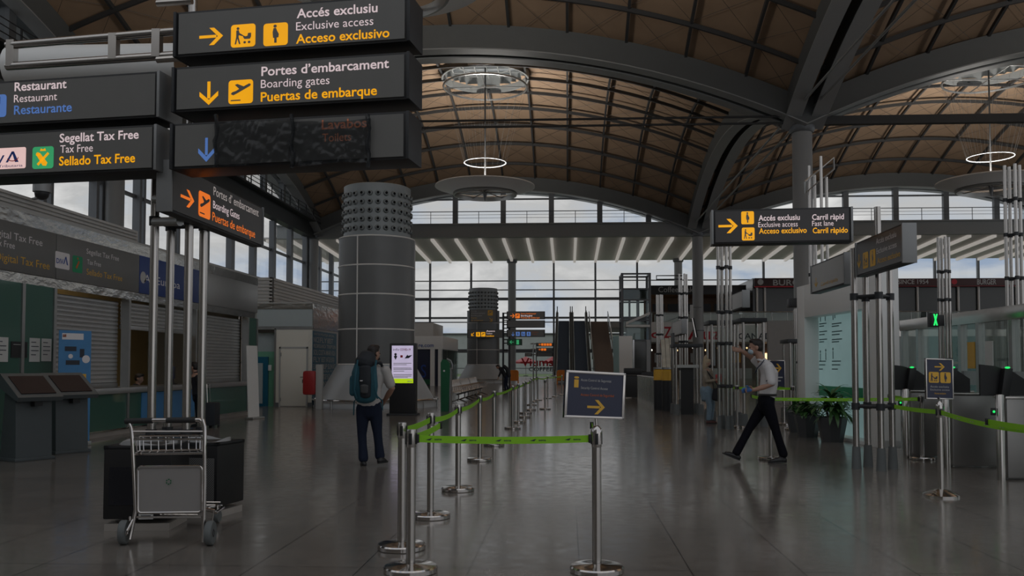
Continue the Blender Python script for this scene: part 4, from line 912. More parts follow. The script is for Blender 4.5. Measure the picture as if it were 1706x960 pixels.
# ------------------------------------------------------------------ litter bins and the luggage trolley
def bin_(x, y, w, d, h, rz, lab, sticker, base='concrete'):
    t_ = thing('litter_bin', lab, 'litter bin', (0, 0, 0), 0, 'dark litter bins beside the left sign tower')
    m = MB(); m.box((0, 0, h/2+.05), (w, d, h-.1), 0, .015); m.build('body', 'black', t_)
    MB().box((0, 0, .03), (w*.96, d*.96, .06)).build('plinth', base, t_)
    m = MB(); m.b2(-w/2, w/2, -d/2, -d/2+.04, h-.03, h); m.b2(-w/2, w/2, d/2-.04, d/2, h-.03, h); m.b2(-w/2, -w/2+.04, -d/2, d/2, h-.03, h); m.b2(w/2-.04, w/2, -d/2, d/2, h-.03, h); m.build('rim', 'blackmetal', t_)
    m = MB(); vs = []; n = 28
    for k in range(n):
        a = 2*math.pi*k/n; vs.append((w*.42*math.cos(a)*(1+.05*math.sin(5*a)), d*.42*math.sin(a), h+.02+.02*math.sin(3*a+1))); vs.append((w*.36*math.cos(a), d*.36*math.sin(a), h-.06)); vs.append((w*.44*math.cos(a), d*.44*math.sin(a), h-.01))
    m.geo(vs, [f for k in range(n) for f in ((3*k, 3*k+1, 3*((k+1) % n)+1, 3*((k+1) % n)), (3*k+2, 3*k, 3*((k+1) % n), 3*((k+1) % n)+2))]); m.build('bag_rim', 'bagfilm', t_)
    if sticker:
        MB().b2(-w/2+.05, w/2-.12, -d/2-.006, -d/2, .22, h-.18).build('front_panel', 'darkgloss', t_)
        MB().b2(.02, .14, -d/2-.01, -d/2-.004, .1, .24).build('sticker', 'paper', t_)
        m = MB(); m.tube([(.04, -d/2-.012, .13), (.12, -d/2-.012, .13)], .004, 5); m.tube([(.045, -d/2-.012, .16), (.07, -d/2-.012, .19), (.1, -d/2-.012, .17), (.125, -d/2-.012, .15)], .004, 5); m.tube([(.05, -d/2-.012, .21), (.09, -d/2-.012, .215), (.11, -d/2-.012, .2)], .004, 5); m.build('sticker_print', 'ink', t_)
    else:
        MB().b2(-w/2+.03, w/2-.03, -d/2-.006, -d/2, .1, h-.14).build('mesh_panel', 'binmesh', t_)
    t_.location = (x, y, 0); t_.rotation_euler = (0, 0, rz); return t_
M['bagfilm'] = mat('bin_bag_film', (.3, .3, .3, 1), .25, 0, .1); M['darkgloss'] = mat('dark_gloss_panel', (.012, .013, .018, 1), .15, 0, .3, 3)
bm_ = bpy.data.materials.new('perforated_grey'); bm_.use_nodes = True; tt = bm_.node_tree; pp = tt.nodes['Principled BSDF']; ck = tt.nodes.new('ShaderNodeTexChecker'); ck.inputs['Scale'].default_value = 90; ck.inputs['Color1'].default_value = (.16, .155, .15, 1); ck.inputs['Color2'].default_value = (.04, .04, .04, 1)
tcn = tt.nodes.new('ShaderNodeTexCoord'); tt.links.new(tcn.outputs['Object'], ck.inputs['Vector']); tt.links.new(ck.outputs['Color'], pp.inputs['Base Color']); pp.inputs['Roughness'].default_value = .5; M['binmesh'] = bm_
q = FL(220, 887); bin_(q.x-.02, q.y+.3, .56, .5, .72, .12, 'black litter bin with a white sticker left of the luggage trolley', True)
q = FL(335, 866); bin_(q.x-.1, q.y+.32, .54, .46, .69, -.18, 'dark litter bin with a grey perforated front right of the luggage trolley', False)
TP = FL(280, 908)
def trolley():
    t_ = thing('luggage_trolley', 'steel airport luggage trolley seen from behind by the litter bins', 'luggage trolley', (TP.x, TP.y, 0))
    def P(px, py, dy): q = W(px, py, TP.y+dy); return q
    rail = [P(217, 706, .02), P(219, 716, .0), P(221, 740, .0), P(224, 800, 0), P(226, 850, 0), P(220, 880, 0), P(216, 899, -.02)]
    railr = [P(338, 700, .02), P(341, 712, 0), P(341, 760, 0), P(341, 800, 0), P(340, 850, 0), P(339, 880, 0), P(338, 903, 0)]
    for r in (rail, railr): MB().tube(r, .016, 10).build('side_tube', 'chrome', t_)
    MB().tube([P(211, 701.5, .02), P(256, 700.5, .02), P(320, 700, .02), P(333, 700, .02), P(338, 704, .02), P(340, 716, .01)], .018, 10).build('handle_bar', 'chrome', t_)
    MB().tube([P(209, 702, .02), P(254, 701, .02)], .023, 12).build('handle_grip', 'rubber', t_); MB().tube([P(278, 700.5, .02), P(326, 700, .02)], .023, 12).build('handle_grip', 'rubber', t_)
    m = MB(); b0 = .42                                     # basket
    L0, R0, L1, R1 = P(220, 732, 0), P(339, 732, 0), P(232, 728, b0), P(333, 726, b0)
    m.tube([P(219, 719, 0), P(339, 719, 0)], .008, 8)
    m.tube([L0, R0, R1, L1, L0], .009, 8); lo = [P(224, 757, .06), P(340, 755, .06), P(333, 750, b0-.03), P(233, 752, b0-.03)]
    m.tube(lo+[lo[0]], .010, 8)
    for k in range(8):
        f = (k+.5)/8; a = lo[0].lerp(lo[1], f); b = lo[3].lerp(lo[2], f); m.tube([a, b], .005, 6); m.tube([b, L1.lerp(R1, f)], .005, 6)
    for a, b in ((L0, lo[0]), (R0, lo[1]), (L1, lo[3]), (R1, lo[2]), (L0.lerp(L1, .5), lo[0].lerp(lo[3], .5)), (R0.lerp(R1, .5), lo[1].lerp(lo[2], .5))): m.tube([a, b], .006, 6)
    m.build('wire_basket', 'chrome', t_)
    m = MB(); bx0, bz0 = P(229.5, 854, -.02), 0; c_ = [(229.5, 778), (336, 776.5), (336, 855), (229.5, 855)]; r_ = 6; pts = []
    for (cx, cy), a0 in zip(((229.5+r_, 778+r_), (336-r_, 777+r_), (336-r_, 854-r_), (229.5+r_, 855-r_)), (180, 270, 0, 90)):
        for k in range(5): an = math.radians(a0+22.5*k); pts.append((cx+r_*math.cos(an), cy+r_*math.sin(an)))
    p3 = [P(x, y, -.015) for x, y in pts]; m.tube(p3+[p3[0]], .010, 8, False); m.build('panel_frame', 'chrome', t_)
    m = MB(); f3 = [P(x, y, -.015) for x, y in pts]; g3 = [q+Vector((0, .012, 0)) for q in f3]; n = len(f3)
    m.geo(f3+g3, [tuple(range(n)), tuple(range(2*n-1, n-1, -1))]+[(k, (k+1) % n, n+(k+1) % n, n+k) for k in range(n)]); pn = m.build('advert_panel', 'trolleypanel', t_, False)
    cc = P(281, 803, -.03); m = MB()
    for k in range(6):
        a0, a1 = math.radians(60*k+8), math.radians(60*k+46); m.geo([cc+Vector((math.cos(a)*r, 0, math.sin(a)*r)) for a, r in ((a0, .014), (a0, .024), (a1, .024), (a1, .014))], [(0, 1, 2, 3)])
    lg = m.build('round_logo', 'dkgreen', t_, False)
    m = MB(); fl = [P(228, 862, 0), P(336, 862, 0)]; m.tube(fl, .008, 8)
    zf = .17; xl, xr = P(222, 880, 0).x, P(338, 880, 0).x; y0 = TP.y
    m.tube([(xl+.03, y0, .3), (xl+.1, y0+.5, zf), (xl+.22, y0+.95, zf-.03), (xl+.3, y0+1.0, zf-.03), (xr-.3, y0+1.0, zf-.03), (xr-.22, y0+.95, zf-.03), (xr-.1, y0+.5, zf), (xr-.03, y0, .3)], .014, 8)
    m.tube([(xl+.12, y0+.15, .24), (xl+.3, y0+.9, zf)], .010, 8); m.tube([(xr-.12, y0+.15, .24), (xr-.3, y0+.9, zf)], .010, 8)
    m.tube([(xl, y0, .2), (xl, y0-.1, .12), (xl+.05, y0-.2, .12), (xl+.05, y0-.2, .12)], .010, 8)
    for k in range(5): m.tube([(xl+.12+.02*k, y0+.2+.16*k, .2), (xr-.12-.02*k, y0+.2+.16*k, .2)], .007, 6)
    m.build('load_frame', 'chrome', t_)
    m = MB(); x9 = P(350, 850, .1).x; m.tube([P(341, 848, .1), P(357, 850, .1), P(352, 874, .1), P(341, 876, .05)], .009, 8); m.build('brake_loop', 'chrome', t_)
    for (px, py, rz, lab) in ((206, 900, .0, None), (350, 898, .0, None)):
        q = W(px, py, TP.y); c = Vector((q.x, TP.y, .095)); mt = Matrix.Rotation(math.pi/2, 4, 'Y'); mt = Matrix.Rotation(.22 if px < 250 else .12, 4, 'Z') @ mt
        def wl(prof, nm, mat_):
            mb = MB(); mb.lathe(prof, (0, 0, 0), 28); mb.bm.transform(Matrix.Translation(c) @ mt); return mb.build(nm, mat_, t_)
        w = wl([(.06, -.027), (.088, -.027), (.095, -.018), (.095, .018), (.088, .027), (.06, .027)], 'wheel', 'greyrub')
        h = wl([(.06, -.02), (.02, -.03), (.02, .03), (.06, .02)], 'wheel_hub', 'black')
        xa = c.x+(.05 if px < 250 else -.05); MB().tube([(xa, TP.y, .22), (xa, TP.y, .095), (c.x, TP.y, .095)], .012, 8).build('wheel_fork', 'chrome', t_)
    w = MB(); w.lathe([(.03, -.02), (.05, -.02), (.055, 0), (.05, .02), (.03, .02)], (0, 0, 0), 20); w.bm.transform(Matrix.Translation(((xl+xr)/2, y0+.97, .055)) @ Matrix.Rotation(math.pi/2, 4, 'Y')); w.build('front_wheel', 'greyrub', t_)
    MB().tube([((xl+xr)/2, y0+.97, .055), ((xl+xr)/2, y0+.97, .15)], .014, 8).build('wheel_fork', 'chrome', t_)
M['trolleypanel'] = mat('trolley_grey_panel', (.27, .255, .245, 1), .42, 0, .05)
trolley()
# ================================================================== centre: ventilation drums
def drum(cx, cy, lab, first=None):
    if first: c = copy_tree(first); c.location = (cx, cy, 0); c['label'] = lab; return c
    t_ = thing('ventilation_drum', lab, 'ventilation drum', (0, 0, 0), 0, 'ventilation drums along the hall')
    R = 1.36
    MB().lathe([(2.2, .0), (2.2, .06), (2.12, .22), (R+.06, 1.46), (R+.06, 1.5)], (0, 0, 0), 64).build('cone_base', 'cone', t_)
    MB().lathe([(R, 1.5), (R, 6.02)], (0, 0, 0), 64).build('drum_body', 'drum', t_)
    for z in (1.52, 2.75, 3.98, 5.0, 6.02): MB().lathe([(R+.012, z-.025), (R+.025, z), (R+.012, z+.025)], (0, 0, 0), 64, False).build('trim_ring', 'soffit', t_)
    for k in range(3):
        a = math.radians(-107+120*k); MB().box((R*math.cos(a), R*math.sin(a), 3.76), (.04, .04, 4.5), a).build('vertical_trim', 'soffit', t_)
    r2 = 1.20
    MB().lathe([(r2, 6.02), (r2, 7.9), (r2-.06, 7.93), (r2-.1, 7.6)], (0, 0, 0), 64).build('perforated_drum', 'drumtop', t_)
    for row in range(5):
        z = 6.32+row*.305
        for k in range(27):
            a = math.radians(-90+360.0*k/27)
            if abs(math.sin((a+math.pi/2)/2)) > .74: continue
            d = Vector((math.cos(a), math.sin(a), 0)); m = MB(); c = d*r2+Vector((0, 0, z))
            rot = Matrix.Translation(c) @ d.to_track_quat('Z', 'Y').to_matrix().to_4x4()
            m.lathe([(.1, -.01), (.1, .02), (.07, .075), (.05, .08)], (0, 0, 0), 12, False); m.mi = 1; m.lathe([(.05, .08), (.045, .03), (.001, .03)], (0, 0, 0), 12, False)
            m.bm.transform(rot); m.build('nozzle', ['drumtop', 'hole'], t_)
    m = MB()
    for row in range(5):
        for k in range(27):
            a = math.radians(-90+360.0*k/27)
            if abs(math.sin((a+math.pi/2)/2)) <= .74: continue
            m.lathe([(.1, -.01), (.1, .02), (.05, .08)], (0, 0, 0), 8); 
            d = Vector((math.cos(a), math.sin(a), 0)); rot = Matrix.Translation(d*r2+Vector((0, 0, 6.32+row*.305))) @ d.to_track_quat('Z', 'Y').to_matrix().to_4x4()
            bmesh.ops.transform(m.bm, matrix=rot, verts=m.bm.verts[-24:])
    o = m.build('nozzle_band', 'drumtop', t_); o['kind'] = 'stuff'
    MB().ring((0, 0, .28), 2.22, .035, 64, 8).build('guard_rail', 'chrome', t_)
    for k in range(12):
        a = 2*math.pi*k/12; MB().tube([(2.22*math.cos(a), 2.22*math.sin(a), 0), (2.22*math.cos(a), 2.22*math.sin(a), .28)], .025, 8).build('rail_post', 'dullsteel', t_)
    t_.location = (cx, cy, 0); return t_
d1 = drum(W(627, 600, 29.9).x, 29.9, 'huge dark grey ventilation drum left of centre, behind the backpack man')
d2 = drum(W(805, 600, 73.2).x, 73.2, 'dark grey ventilation drum farther down the hall, with signs on it', d1); d1.scale = (.958, .958, .958)
# signs on the far drum
def flatsign(label, p0, p1, Y, thick=.12, face='face'):
    a = W(p0[0], p1[1], Y); b = W(p1[0], p1[1], Y); return sign_box(label, (a.x, Y), (b.x, Y), a.z, W(p0[0], p0[1], Y).z, thick, (0, 1), face)
t_, bd = flatsign('large black sign high on the far ventilation drum', (783, 516), (827, 536.5), 71.5)
letters(bd, t_, 'p_grey', [('Portes', (785, 519.5), 794, 2.6), ('d’embarcament', (785, 523.2), 808, 2.6), ('Boarding gates', (785, 527), 803, 2.4)])
letters(bd, t_, 'p_yel', [('Puertas', (785, 531), 794.5, 2.6), ('de embarque', (785, 535), 805, 2.6)])
picto(bd, t_, bd.prect((812.5, 526), (821, 517)), PLANE, 'p_yel', 'face'); arrow(bd, t_, bd.prect((815, 536), (821, 529)), ARROW_DR, 'p_yel')
t_, bd = flatsign('long black sign with three yellow symbols lower on the far drum', (779, 549.5), (839, 563), 71.2)
letters(bd, t_, 't_white', [('Aseos', (810, 553), 824.5, 2.6, True), ('Toilets', (810, 557), 820, 2.4)]); letters(bd, t_, 't_yel', [('Lavabos', (810, 561), 823, 2.6, True)])
for x0, pl in ((785, STROLL), (793, PREG), (801.5, PLANE)):
    if x0 == 785: arrow(bd, t_, bd.prect((784.5, 560), (790, 554)), [[(1-a, b) for a, b in p] for p in ARROW_DR], 't_yel')
    else: picto(bd, t_, bd.prect((x0, 561), (x0+7, 553.5)), pl)
MB().tube([W(838, 556, 71.3), W(847, 556, 71.3)], .06, 8).build('bracket_arm', 'blackmetal', t_)
# sign mast beside it
YM = 55.0; mx0, mx1 = W(838, 600, YM).x, W(848.5, 600, YM).x
mast = thing('sign_mast', 'dark ladder-like sign mast carrying three long signs and a green exit sign', 'sign mast', ((mx0+mx1)/2, YM, 0))
for x in (mx0, mx1):
    for dy in (0, .35): MB().tube([(x, YM+dy, 0), (x, YM+dy, W(840, 521, YM).z)], .05, 8).build('pole', 'blackmetal', mast)
for py in (522, 528, 534, 541, 547, 553, 560, 566, 572, 584): z = W(840, py, YM).z; MB().tube([(mx0, YM, z), (mx1, YM, z)], .035, 6).build('rung', 'blackmetal', mast)
t_, bd = flatsign('long black sign with orange arrow and aircraft, top of the centre mast', (845, 519), (907, 532), YM-.2, .3)
arrow(bd, t_, bd.prect((850, 530), (857.5, 523)), ARROW_R, 't_ora'); picto(bd, t_, bd.prect((858.5, 530.5), (866, 522.5)), PLANE, 't_ora', 'face')
letters(bd, t_, 't_ora', [('Portes d’embarcament', (868, 524), 893, 2.6), ('Puertas de embarque', (868, 530.8), 899, 2.6)]); letters(bd, t_, 't_white', [('Boarding gates', (868, 527.4), 887, 2.6, True)])
flatsign('blank black sign with sagging lower edge, middle of the centre mast', (845, 534), (907, 546), YM-.2, .3)
t_, bd = flatsign('black sign with blue symbols, below the blank one on the centre mast', (845, 549.5), (907, 561.5), YM-.2, .3)
arrow(bd, t_, bd.prect((852, 560.5), (857, 553.5)), ARROW_D, 't_blue')
for x0, pl in ((859.5, PREG), (868.5, STROLL), (877.5, PREG)): picto(bd, t_, bd.prect((x0, 560), (x0+6.5, 553)), pl, 't_blue', 'face')
letters(bd, t_, 'p_ora', [('Lavabos', (886, 554.5), 897, 2.4), ('Toilets', (886, 558), 895, 2.2)])
t_, bd = flatsign('small green exit sign at the foot of the centre mast signs', (845.5, 565), (869, 575.5), YM-.2, .12, 'dkgreen')
arrow(bd, t_, bd.prect((849, 573), (856, 567.5)), ARROW_L, 't_green'); m = MB(); bd.shape(m, bd.prect((859, 574), (866, 566.5)), [[(.2, 0), (.8, 0), (.8, 1), (.2, 1)]], (), 1); m.build('running_figure_panel', 't_green', t_, False)
YM2 = 84.0
mast2 = thing('sign_mast', 'slim sign mast farther back beside the escalator', 'sign mast', (W(891, 610, YM2).x, YM2, 0))
for px in (888.5, 893.5): x = W(px, 600, YM2).x; MB().tube([(x, YM2, 0), (x, YM2, W(890, 571, YM2).z)], .06, 8).build('pole', 'dullsteel', mast2)
for py in (573, 582, 591): MB().tube([W(884, py, YM2), W(896, py, YM2)], .05, 6).build('crossbar', 'dullsteel', mast2)
for i, (ya, yb, lab) in enumerate(((571.5, 577, 'small lit sign with orange squares on the farther mast, upper of two'), (580, 585.2, 'small lit sign with orange squares on the farther mast, lower of two'), (587.5, 594, 'small blank dark sign at the bottom of the farther mast'))):
    t_, bd = flatsign(lab, (894.5, ya), (921, yb), YM2-.2, .25)
    if i < 2:
        for k in range(4 if i == 0 else 2): picto(bd, t_, bd.prect((901.5+4.6*k, yb-.8), (905.3+4.6*k, ya+.8)), ([], []), 't_ora', 'face')
        arrow(bd, t_, bd.prect((897, yb-1), (900.5, ya+1)), ARROW_R, 't_ora')
t_, bd = flatsign('small dark exit sign left of the farther mast', (875, 588.3), (886, 594), YM2-.2, .15)
letters(bd, t_, 'p_grey', [('← 2', (876.5, 593), 883, 3.5)] if False else [('EXIT', (876.5, 592.6), 884.5, 2.6)])
# airport seating
def bench(yc, lab, first=None):
    if first: c = copy_tree(first); c.location = (BX, yc, 0); c['label'] = lab; return c
    t_ = thing('beam_seating', lab, 'seating', (0, 0, 0), 0, 'perforated steel seating rows by the belt line')
    n = 5; w = .6
    MB().tube([(0, -n*w/2+.1, .33), (0, n*w/2-.1, .33)], .035, 10).build('beam', 'blackmetal', t_)
    for y in (-n*w/2+.5, n*w/2-.5):
        m = MB(); m.tube([(0, y, .33), (.0, y, .12)], .03, 8); m.tube([(-.3, y, .02), (0, y, .13), (.32, y, .02)], .025, 8); m.build('leg', 'chrome', t_)
    for k in range(n):
        y = -n*w/2+w*(k+.5); prof = [(.26, .44), (.22, .425), (.0, .40), (-.14, .41), (-.19, .46), (-.24, .62), (-.30, .84), (-.315, .86)]
        m = MB(); m.mi = 0
        for j in range(9):                      # pierced shell: curved slats
            yy = y-.26+.52*j/8; m.tube([(x, yy, z) for x, z in prof], .012, 5)
        for x, z in (prof[0], prof[2], prof[4], prof[6], ((-.215, .54)), (.12, .415), (-.27, .73)): m.tube([(x, y-.27, z), (x, y+.27, z)], .010, 5)
        m.tube([(x, y-.27, z) for x, z in prof], .015, 6); m.tube([(x, y+.27, z) for x, z in prof], .015, 6)
        m.mi = 1; m.geo([(x, y+s, z) for x, z in prof for s in (-.26, .26)], [(2*i, 2*i+1, 2*i+3, 2*i+2) for i in range(len(prof)-1)])
        m.build('seat', ['slatchrome', 'black'], t_)
    for k in range(n+1):
        y = -n*w/2+w*k; m = MB(); m.tube([(-.18, y, .42), (-.16, y, .62), (.14, y, .63), (.2, y, .58), (.16, y, .42)], .014, 6); m.build('armrest', 'chrome', t_)
    t_.location = (BX, yc, 0); return t_
M['slatchrome'] = mat('seat_bright_steel', (.78, .76, .74, 1), .25, .7, .05)
M['seatsteel'] = mat('pierced_steel', (.42, .42, .42, 1), .3, 1.0, .25, 40)
q = FL(764, 672); BX = q.x-.05
b1 = bench(q.y+1.4, 'row of five steel seats beside the green pylon, nearest of three rows'); bench(q.y+4.7, 'row of five steel seats, middle of the three rows by the belt line', b1); bench(q.y+8.0, 'row of five steel seats nearest the far ventilation drum', b1)
# information totem with a lit screen
YK = 24.6; kx0, kx1 = W(649, 600, YK).x, W(693, 600, YK).x; kx = (kx0+kx1)/2
t_ = thing('screen_totem', 'tall black information totem with a lit white and lime screen', 'screen totem', (kx, YK, 0))
zk = W(670, 572, YK).z; MB().b2(kx0, kx1, YK, YK+.28, .04, zk, .02).build('cabinet', 'black', t_); MB().b2(kx0-.06, kx1+.06, YK-.1, YK+.38, 0, .05, .01).build('foot_plate', 'blackmetal', t_)
bd = Board((kx0, YK, 0), (1, 0, 0)); m = MB(); bd.rrect(m, *bd.prect((652.5, 638.5), (688.5, 576)), 0, 1); m.build('screen', glow('totem_screen', C(182, 172, 198), .85), t_, False)
m = MB(); bd.rrect(m, *bd.prect((652.5, 638.5), (688.5, 631)), 0, 2); m.build('screen_footer', glow('totem_lime', C(165, 195, 20), .95), t_, False)
letters(bd, t_, 'ink', [('info', (655, 584.5), 665, 4, False, 2)]); letters(bd, t_, mat('screen_red', C(190, 50, 90), .5, 0, 0), [('COVID-19', (666.5, 584.5), 684, 3.6, True, 2)])
m = MB()
for y0, w_ in ((605, 30), (607.5, 22), (613, 30), (615, 31), (618, 18), (624, 31), (626.5, 30), (628.5, 24)): bd.rrect(m, *bd.prect((655.5, y0+.9), (655.5+w_, y0)), 0, 2)
m.build('print', 'p_grey', t_, False)
m = MB(); u, v = bd.uv(659, 594); bd.disc(m, u, v+.06, .035, 2); bd.poly(m, [(u-.05, v), (u, v+.04), (u+.05, v), (u, v-.1)], 2); u, v = bd.uv(680, 594); bd.poly(m, [(u-.1, v-.06), (u-.02, v+.05), (u, v+.02), (u+.12, v+.04), (u+.02, v-.05)], 2); m.build('figure_print', 'ink', t_, False)
m = MB(); bd.rrect(m, *bd.prect((667, 596), (671, 592)), .01, 2); m.build('red_mark', 'p_red', t_, False)
letters(bd, t_, 'p_white', [('aena', (679, 636.5), 686, 2.6, True, 3)])
# green pylon
q = FL(743, 685); t_ = thing('emergency_pylon', 'dark green rounded pylon with a pale cap at the end of the seats', 'pylon', (q.x, q.y, 0))
m = MB(); m.geo([(q.x+x, q.y+y, z) for y in (-.16, .16) for x, z in ((-.14, 0), (.10, 0), (.12, .6), (.14, 1.25), (.12, 1.5), (.02, 1.6), (-.1, 1.6), (-.15, 1.5))], [tuple(range(8)), tuple(range(15, 7, -1))]+[(k, k+8, (k+1) % 8+8, (k+1) % 8) for k in range(8)]); m.build('body', 'dkgreen', t_, True)
m = MB(); m.tube([(q.x+.02, q.y, 1.62), (q.x+.14, q.y, 1.56), (q.x+.19, q.y, 1.42), (q.x+.17, q.y, 1.3)], .035, 8); m.build('cap_strip', 'cap', t_); MB().b2(q.x+.12, q.x+.17, q.y-.14, q.y+.14, 0, 1.35).build('side_panel', 'cap', t_)
m = MB(); bdp = Board((q.x-.14, q.y-.161, 0), (1, 0, 0)); bdp.disc(m, .1, 1.25, .03); m.build('white_mark', 'p_white', t_, False)
# car hire kiosk
YR_ = 42.0*K; rx1 = W(738, 600, YR_).x; rx0 = rx1-7
zt = W(700, 560, YR_).z; zf_ = W(700, 582, YR_).z; yb_ = YX(763, rx1)
t_ = thing('car_hire_kiosk', 'white car hire kiosk with blue lettering beyond the green pylon', 'kiosk', ((rx0+rx1)/2, YR_+2, 0))
MB().b2(rx0, rx1, YR_, yb_, zf_, zt, .02).build('fascia', 'white', t_); MB().b2(rx0, rx1-.02, YR_+.3, YR_+.45, 0, zf_).build('front_wall', 'navy', t_)
for x in (rx0, rx1-.9, rx1-.35): MB().b2(x, x+.3, YR_, YR_+.45, 0, zf_).build('frame_post', 'white', t_)
MB().b2(rx1-.1, rx1, YR_, yb_, 0, zf_).build('side_glass', 'clearglass', t_); MB().b2(rx1-3, rx1-.1, yb_-.1, yb_, 0, zf_).build('rear_wall', 'wallgrey', t_)
bd = Board((rx0, YR_-.01, 0), (1, 0, 0)); letters(bd, t_, 'p_blue', [('car hire.com', (660, 578), 722, 7.5)] if False else [('re.com', (697.5, 578.5), 722.5, 6.2, True)])
MB().b2(rx0, rx1-.9, YR_+.25, YR_+.31, .1, .45).build('green_strip', 'dkgreen', t_)
bd2 = Board((rx0, YR_+.29, 0), (1, 0, 0)); letters(bd2, t_, 'p_blue', [('S', (701, 629), 710, 21)], 'window_graphic')
YP_ = 44*K; a, b = W(692, 560, YP_), W(722, 538, YP_); tag(MB().b2(a.x-4, b.x, YP_, YP_+5, zt, b.z, .02).build('roof_unit', 'corr'), 'grey louvred plant box on the roof of the car hire kiosk', 'roof unit')
q = FL(755, 637); t_ = thing('fire_extinguisher_cabinet', 'small red cabinet beside the car hire kiosk', 'fire cabinet', (q.x, q.y, 0)); MB().box((q.x, q.y, 1.0), (.3, .25, .75), 0, .04).build('cabinet', 'red', t_); MB().b2(q.x-.05, q.x+.05, q.y-.05, q.y+.05, 0, .65).build('post', 'dullsteel', t_)
# orange barriers
def barrier(px, py, lab, wd_, first=None):
    q = FL(px, py)
    if first: c = copy_tree(first); c.location = (q.x, q.y, 0); c['label'] = lab; return c
    t_ = thing('crowd_barrier', lab, 'barrier', (0, 0, 0), 0, 'orange plastic barriers in the far hall'); m = MB()
    m.tube([(-wd_/2, 0, .06), (-wd_/2, 0, .95), (-wd_/2+.08, 0, 1.05), (wd_/2-.08, 0, 1.05), (wd_/2, 0, .95), (wd_/2, 0, .06)], .045, 8); m.tube([(-wd_/2, 0, .3), (wd_/2, 0, .3)], .04, 8)
    m.build('frame', 'orange', t_)
    for k in range(7): x = -wd_/2+wd_*(k+1)/8; MB().tube([(x, 0, .3), (x, 0, 1.02)], .045, 6).build('slat', 'orange', t_)
    for s in (-1, 1): MB().b2(s*wd_/2-.06, s*wd_/2+.06, -.25, .25, 0, .07, .01).build('foot', 'orange', t_)
    t_.location = (q.x, q.y, 0); return t_
ba = barrier(856.5, 640.5, 'orange plastic barrier beside the bending person, left of the escalators', .62); barrier(935, 640, 'orange plastic barrier at the foot of the escalators', .62, ba)
# coffee lettering on the glass
Yc = YG-.03; bd = Board((-10, Yc, 0), (1, 0, 0))
t_ = thing('window_lettering', 'dark red and black coffee shop lettering on the far glass wall', 'lettering sign', W(895, 610, Yc))
letters(bd, t_, 'p_red', [('Viums', (868, 610), 922, 13, True)], 'script_lettering'); letters(bd, t_, 'ink', [('COFFEE', (881, 618.5), 921, 6.4, True)], 'block_lettering')
# ------------------------------------------------------------------ escalators and stair
ZU = 6.2; YE0, YE1 = 76.0, 95.0
def escalator(pa, pb, lab):
    x0, x1 = W(pa, 600, YE0).x, W(pb, 600, YE0).x; t_ = thing('escalator', lab, 'escalator', ((x0+x1)/2, YE0, 0), 0, 'twin escalators to the upper floor')
    m = MB(); n = 40; vs = []; fs = []
    for k in range(n):
        y = YE0+1.2+(YE1-2-YE0-1.2)*k/n; y2 = YE0+1.2+(YE1-2-YE0-1.2)*(k+1)/n; z = .05+(ZU-.05)*k/n; z2 = .05+(ZU-.05)*(k+1)/n
        i = len(vs); vs += [(x0+.28, y, z), (x1-.28, y, z), (x0+.28, y, z2), (x1-.28, y, z2), (x0+.28, y2, z2), (x1-.28, y2, z2)]; fs += [(i, i+1, i+3, i+2), (i+2, i+3, i+5, i+4)]
    m.geo(vs, fs); m.build('steps', 'escstep', t_, False)
    for x, s in ((x0, 1), (x1-.25, 1)):
        m = MB(); pr = [(YE0-.2, 0), (YE0-.2, .85), (YE0+1.2, .95), (YE1-2, ZU+.95), (YE1, ZU+.95), (YE1, ZU-.6), (YE1-2, ZU-.8), (YE0+1.8, 0)]
        m.geo([(xx, y, z) for xx in (x, x+.25) for y, z in pr], [tuple(range(8)), tuple(range(15, 7, -1))]+[(k, k+8, (k+1) % 8+8, (k+1) % 8) for k in range(8)]); m.build('side_panel', 'dullsteel', t_, False)
        MB().tube([(x+.12, YE0-.3, .6), (x+.12, YE0-.35, .85), (x+.12, YE0-.1, 1.02), (x+.12, YE0+1.2, 1.08), (x+.12, YE1-2, ZU+1.08), (x+.12, YE1+.3, ZU+1.08)], .06, 8).build('handrail', 'rubber', t_)
        MB().tube([(x+.12, YE1-.2, ZU), (x+.12, YE1-.2, ZU+1.7)], .05, 6).build('rail_post', 'blackmetal', t_)
    m = MB(); m.b2(x0+.28, x1-.28, YE0-.3, YE0+1.2, 0, .05); m.build('comb_plate', 'dullsteel', t_)
M['escstep'] = mat('dark_step_metal', (.075, .09, .115, 1), .4, .5, .1)
escalator(922, 954, 'left escalator of the twin pair, dark blue steps'); escalator(953, 986, 'right escalator of the twin pair, beside the brown stair')
sx0, sx1 = W(992, 600, YE0).x, W(1028, 600, YE0).x; t_ = thing('staircase', 'brown staircase with glass side rising beside the escalators', 'staircase', ((sx0+sx1)/2, YE0, 0))
m = MB(); n = 34
for k in range(n): y = YE0+(YE1-YE0)*k/n; m.b2(sx0, sx1, y, y+(YE1-YE0)/n*1.9, ZU*k/n-.12 if k else 0, ZU*(k+1)/n)
m.build('steps', mat('brown_stone_steps', (.26, .19, .145, 1), .5, 0, .1), t_, False)
for x in (sx0-.08, sx1+.08):
    m = MB(); m.geo([(x, YE0, .1), (x, YE1, ZU+.1), (x, YE1, ZU+1.1), (x, YE0, 1.1)], [(0, 1, 2, 3)]); m.build('glass_balustrade', 'clearglass', t_, False)
    MB().tube([(x, YE0, 1.12), (x, YE1, ZU+1.12)], .05, 8).build('handrail', 'chrome', t_)
    for k in range(7): y = YE0+(YE1-YE0)*k/6; z = ZU*k/6; MB().tube([(x, y, z-.05), (x, y, z+1.12)], .04, 6).build('baluster', 'steel', t_)
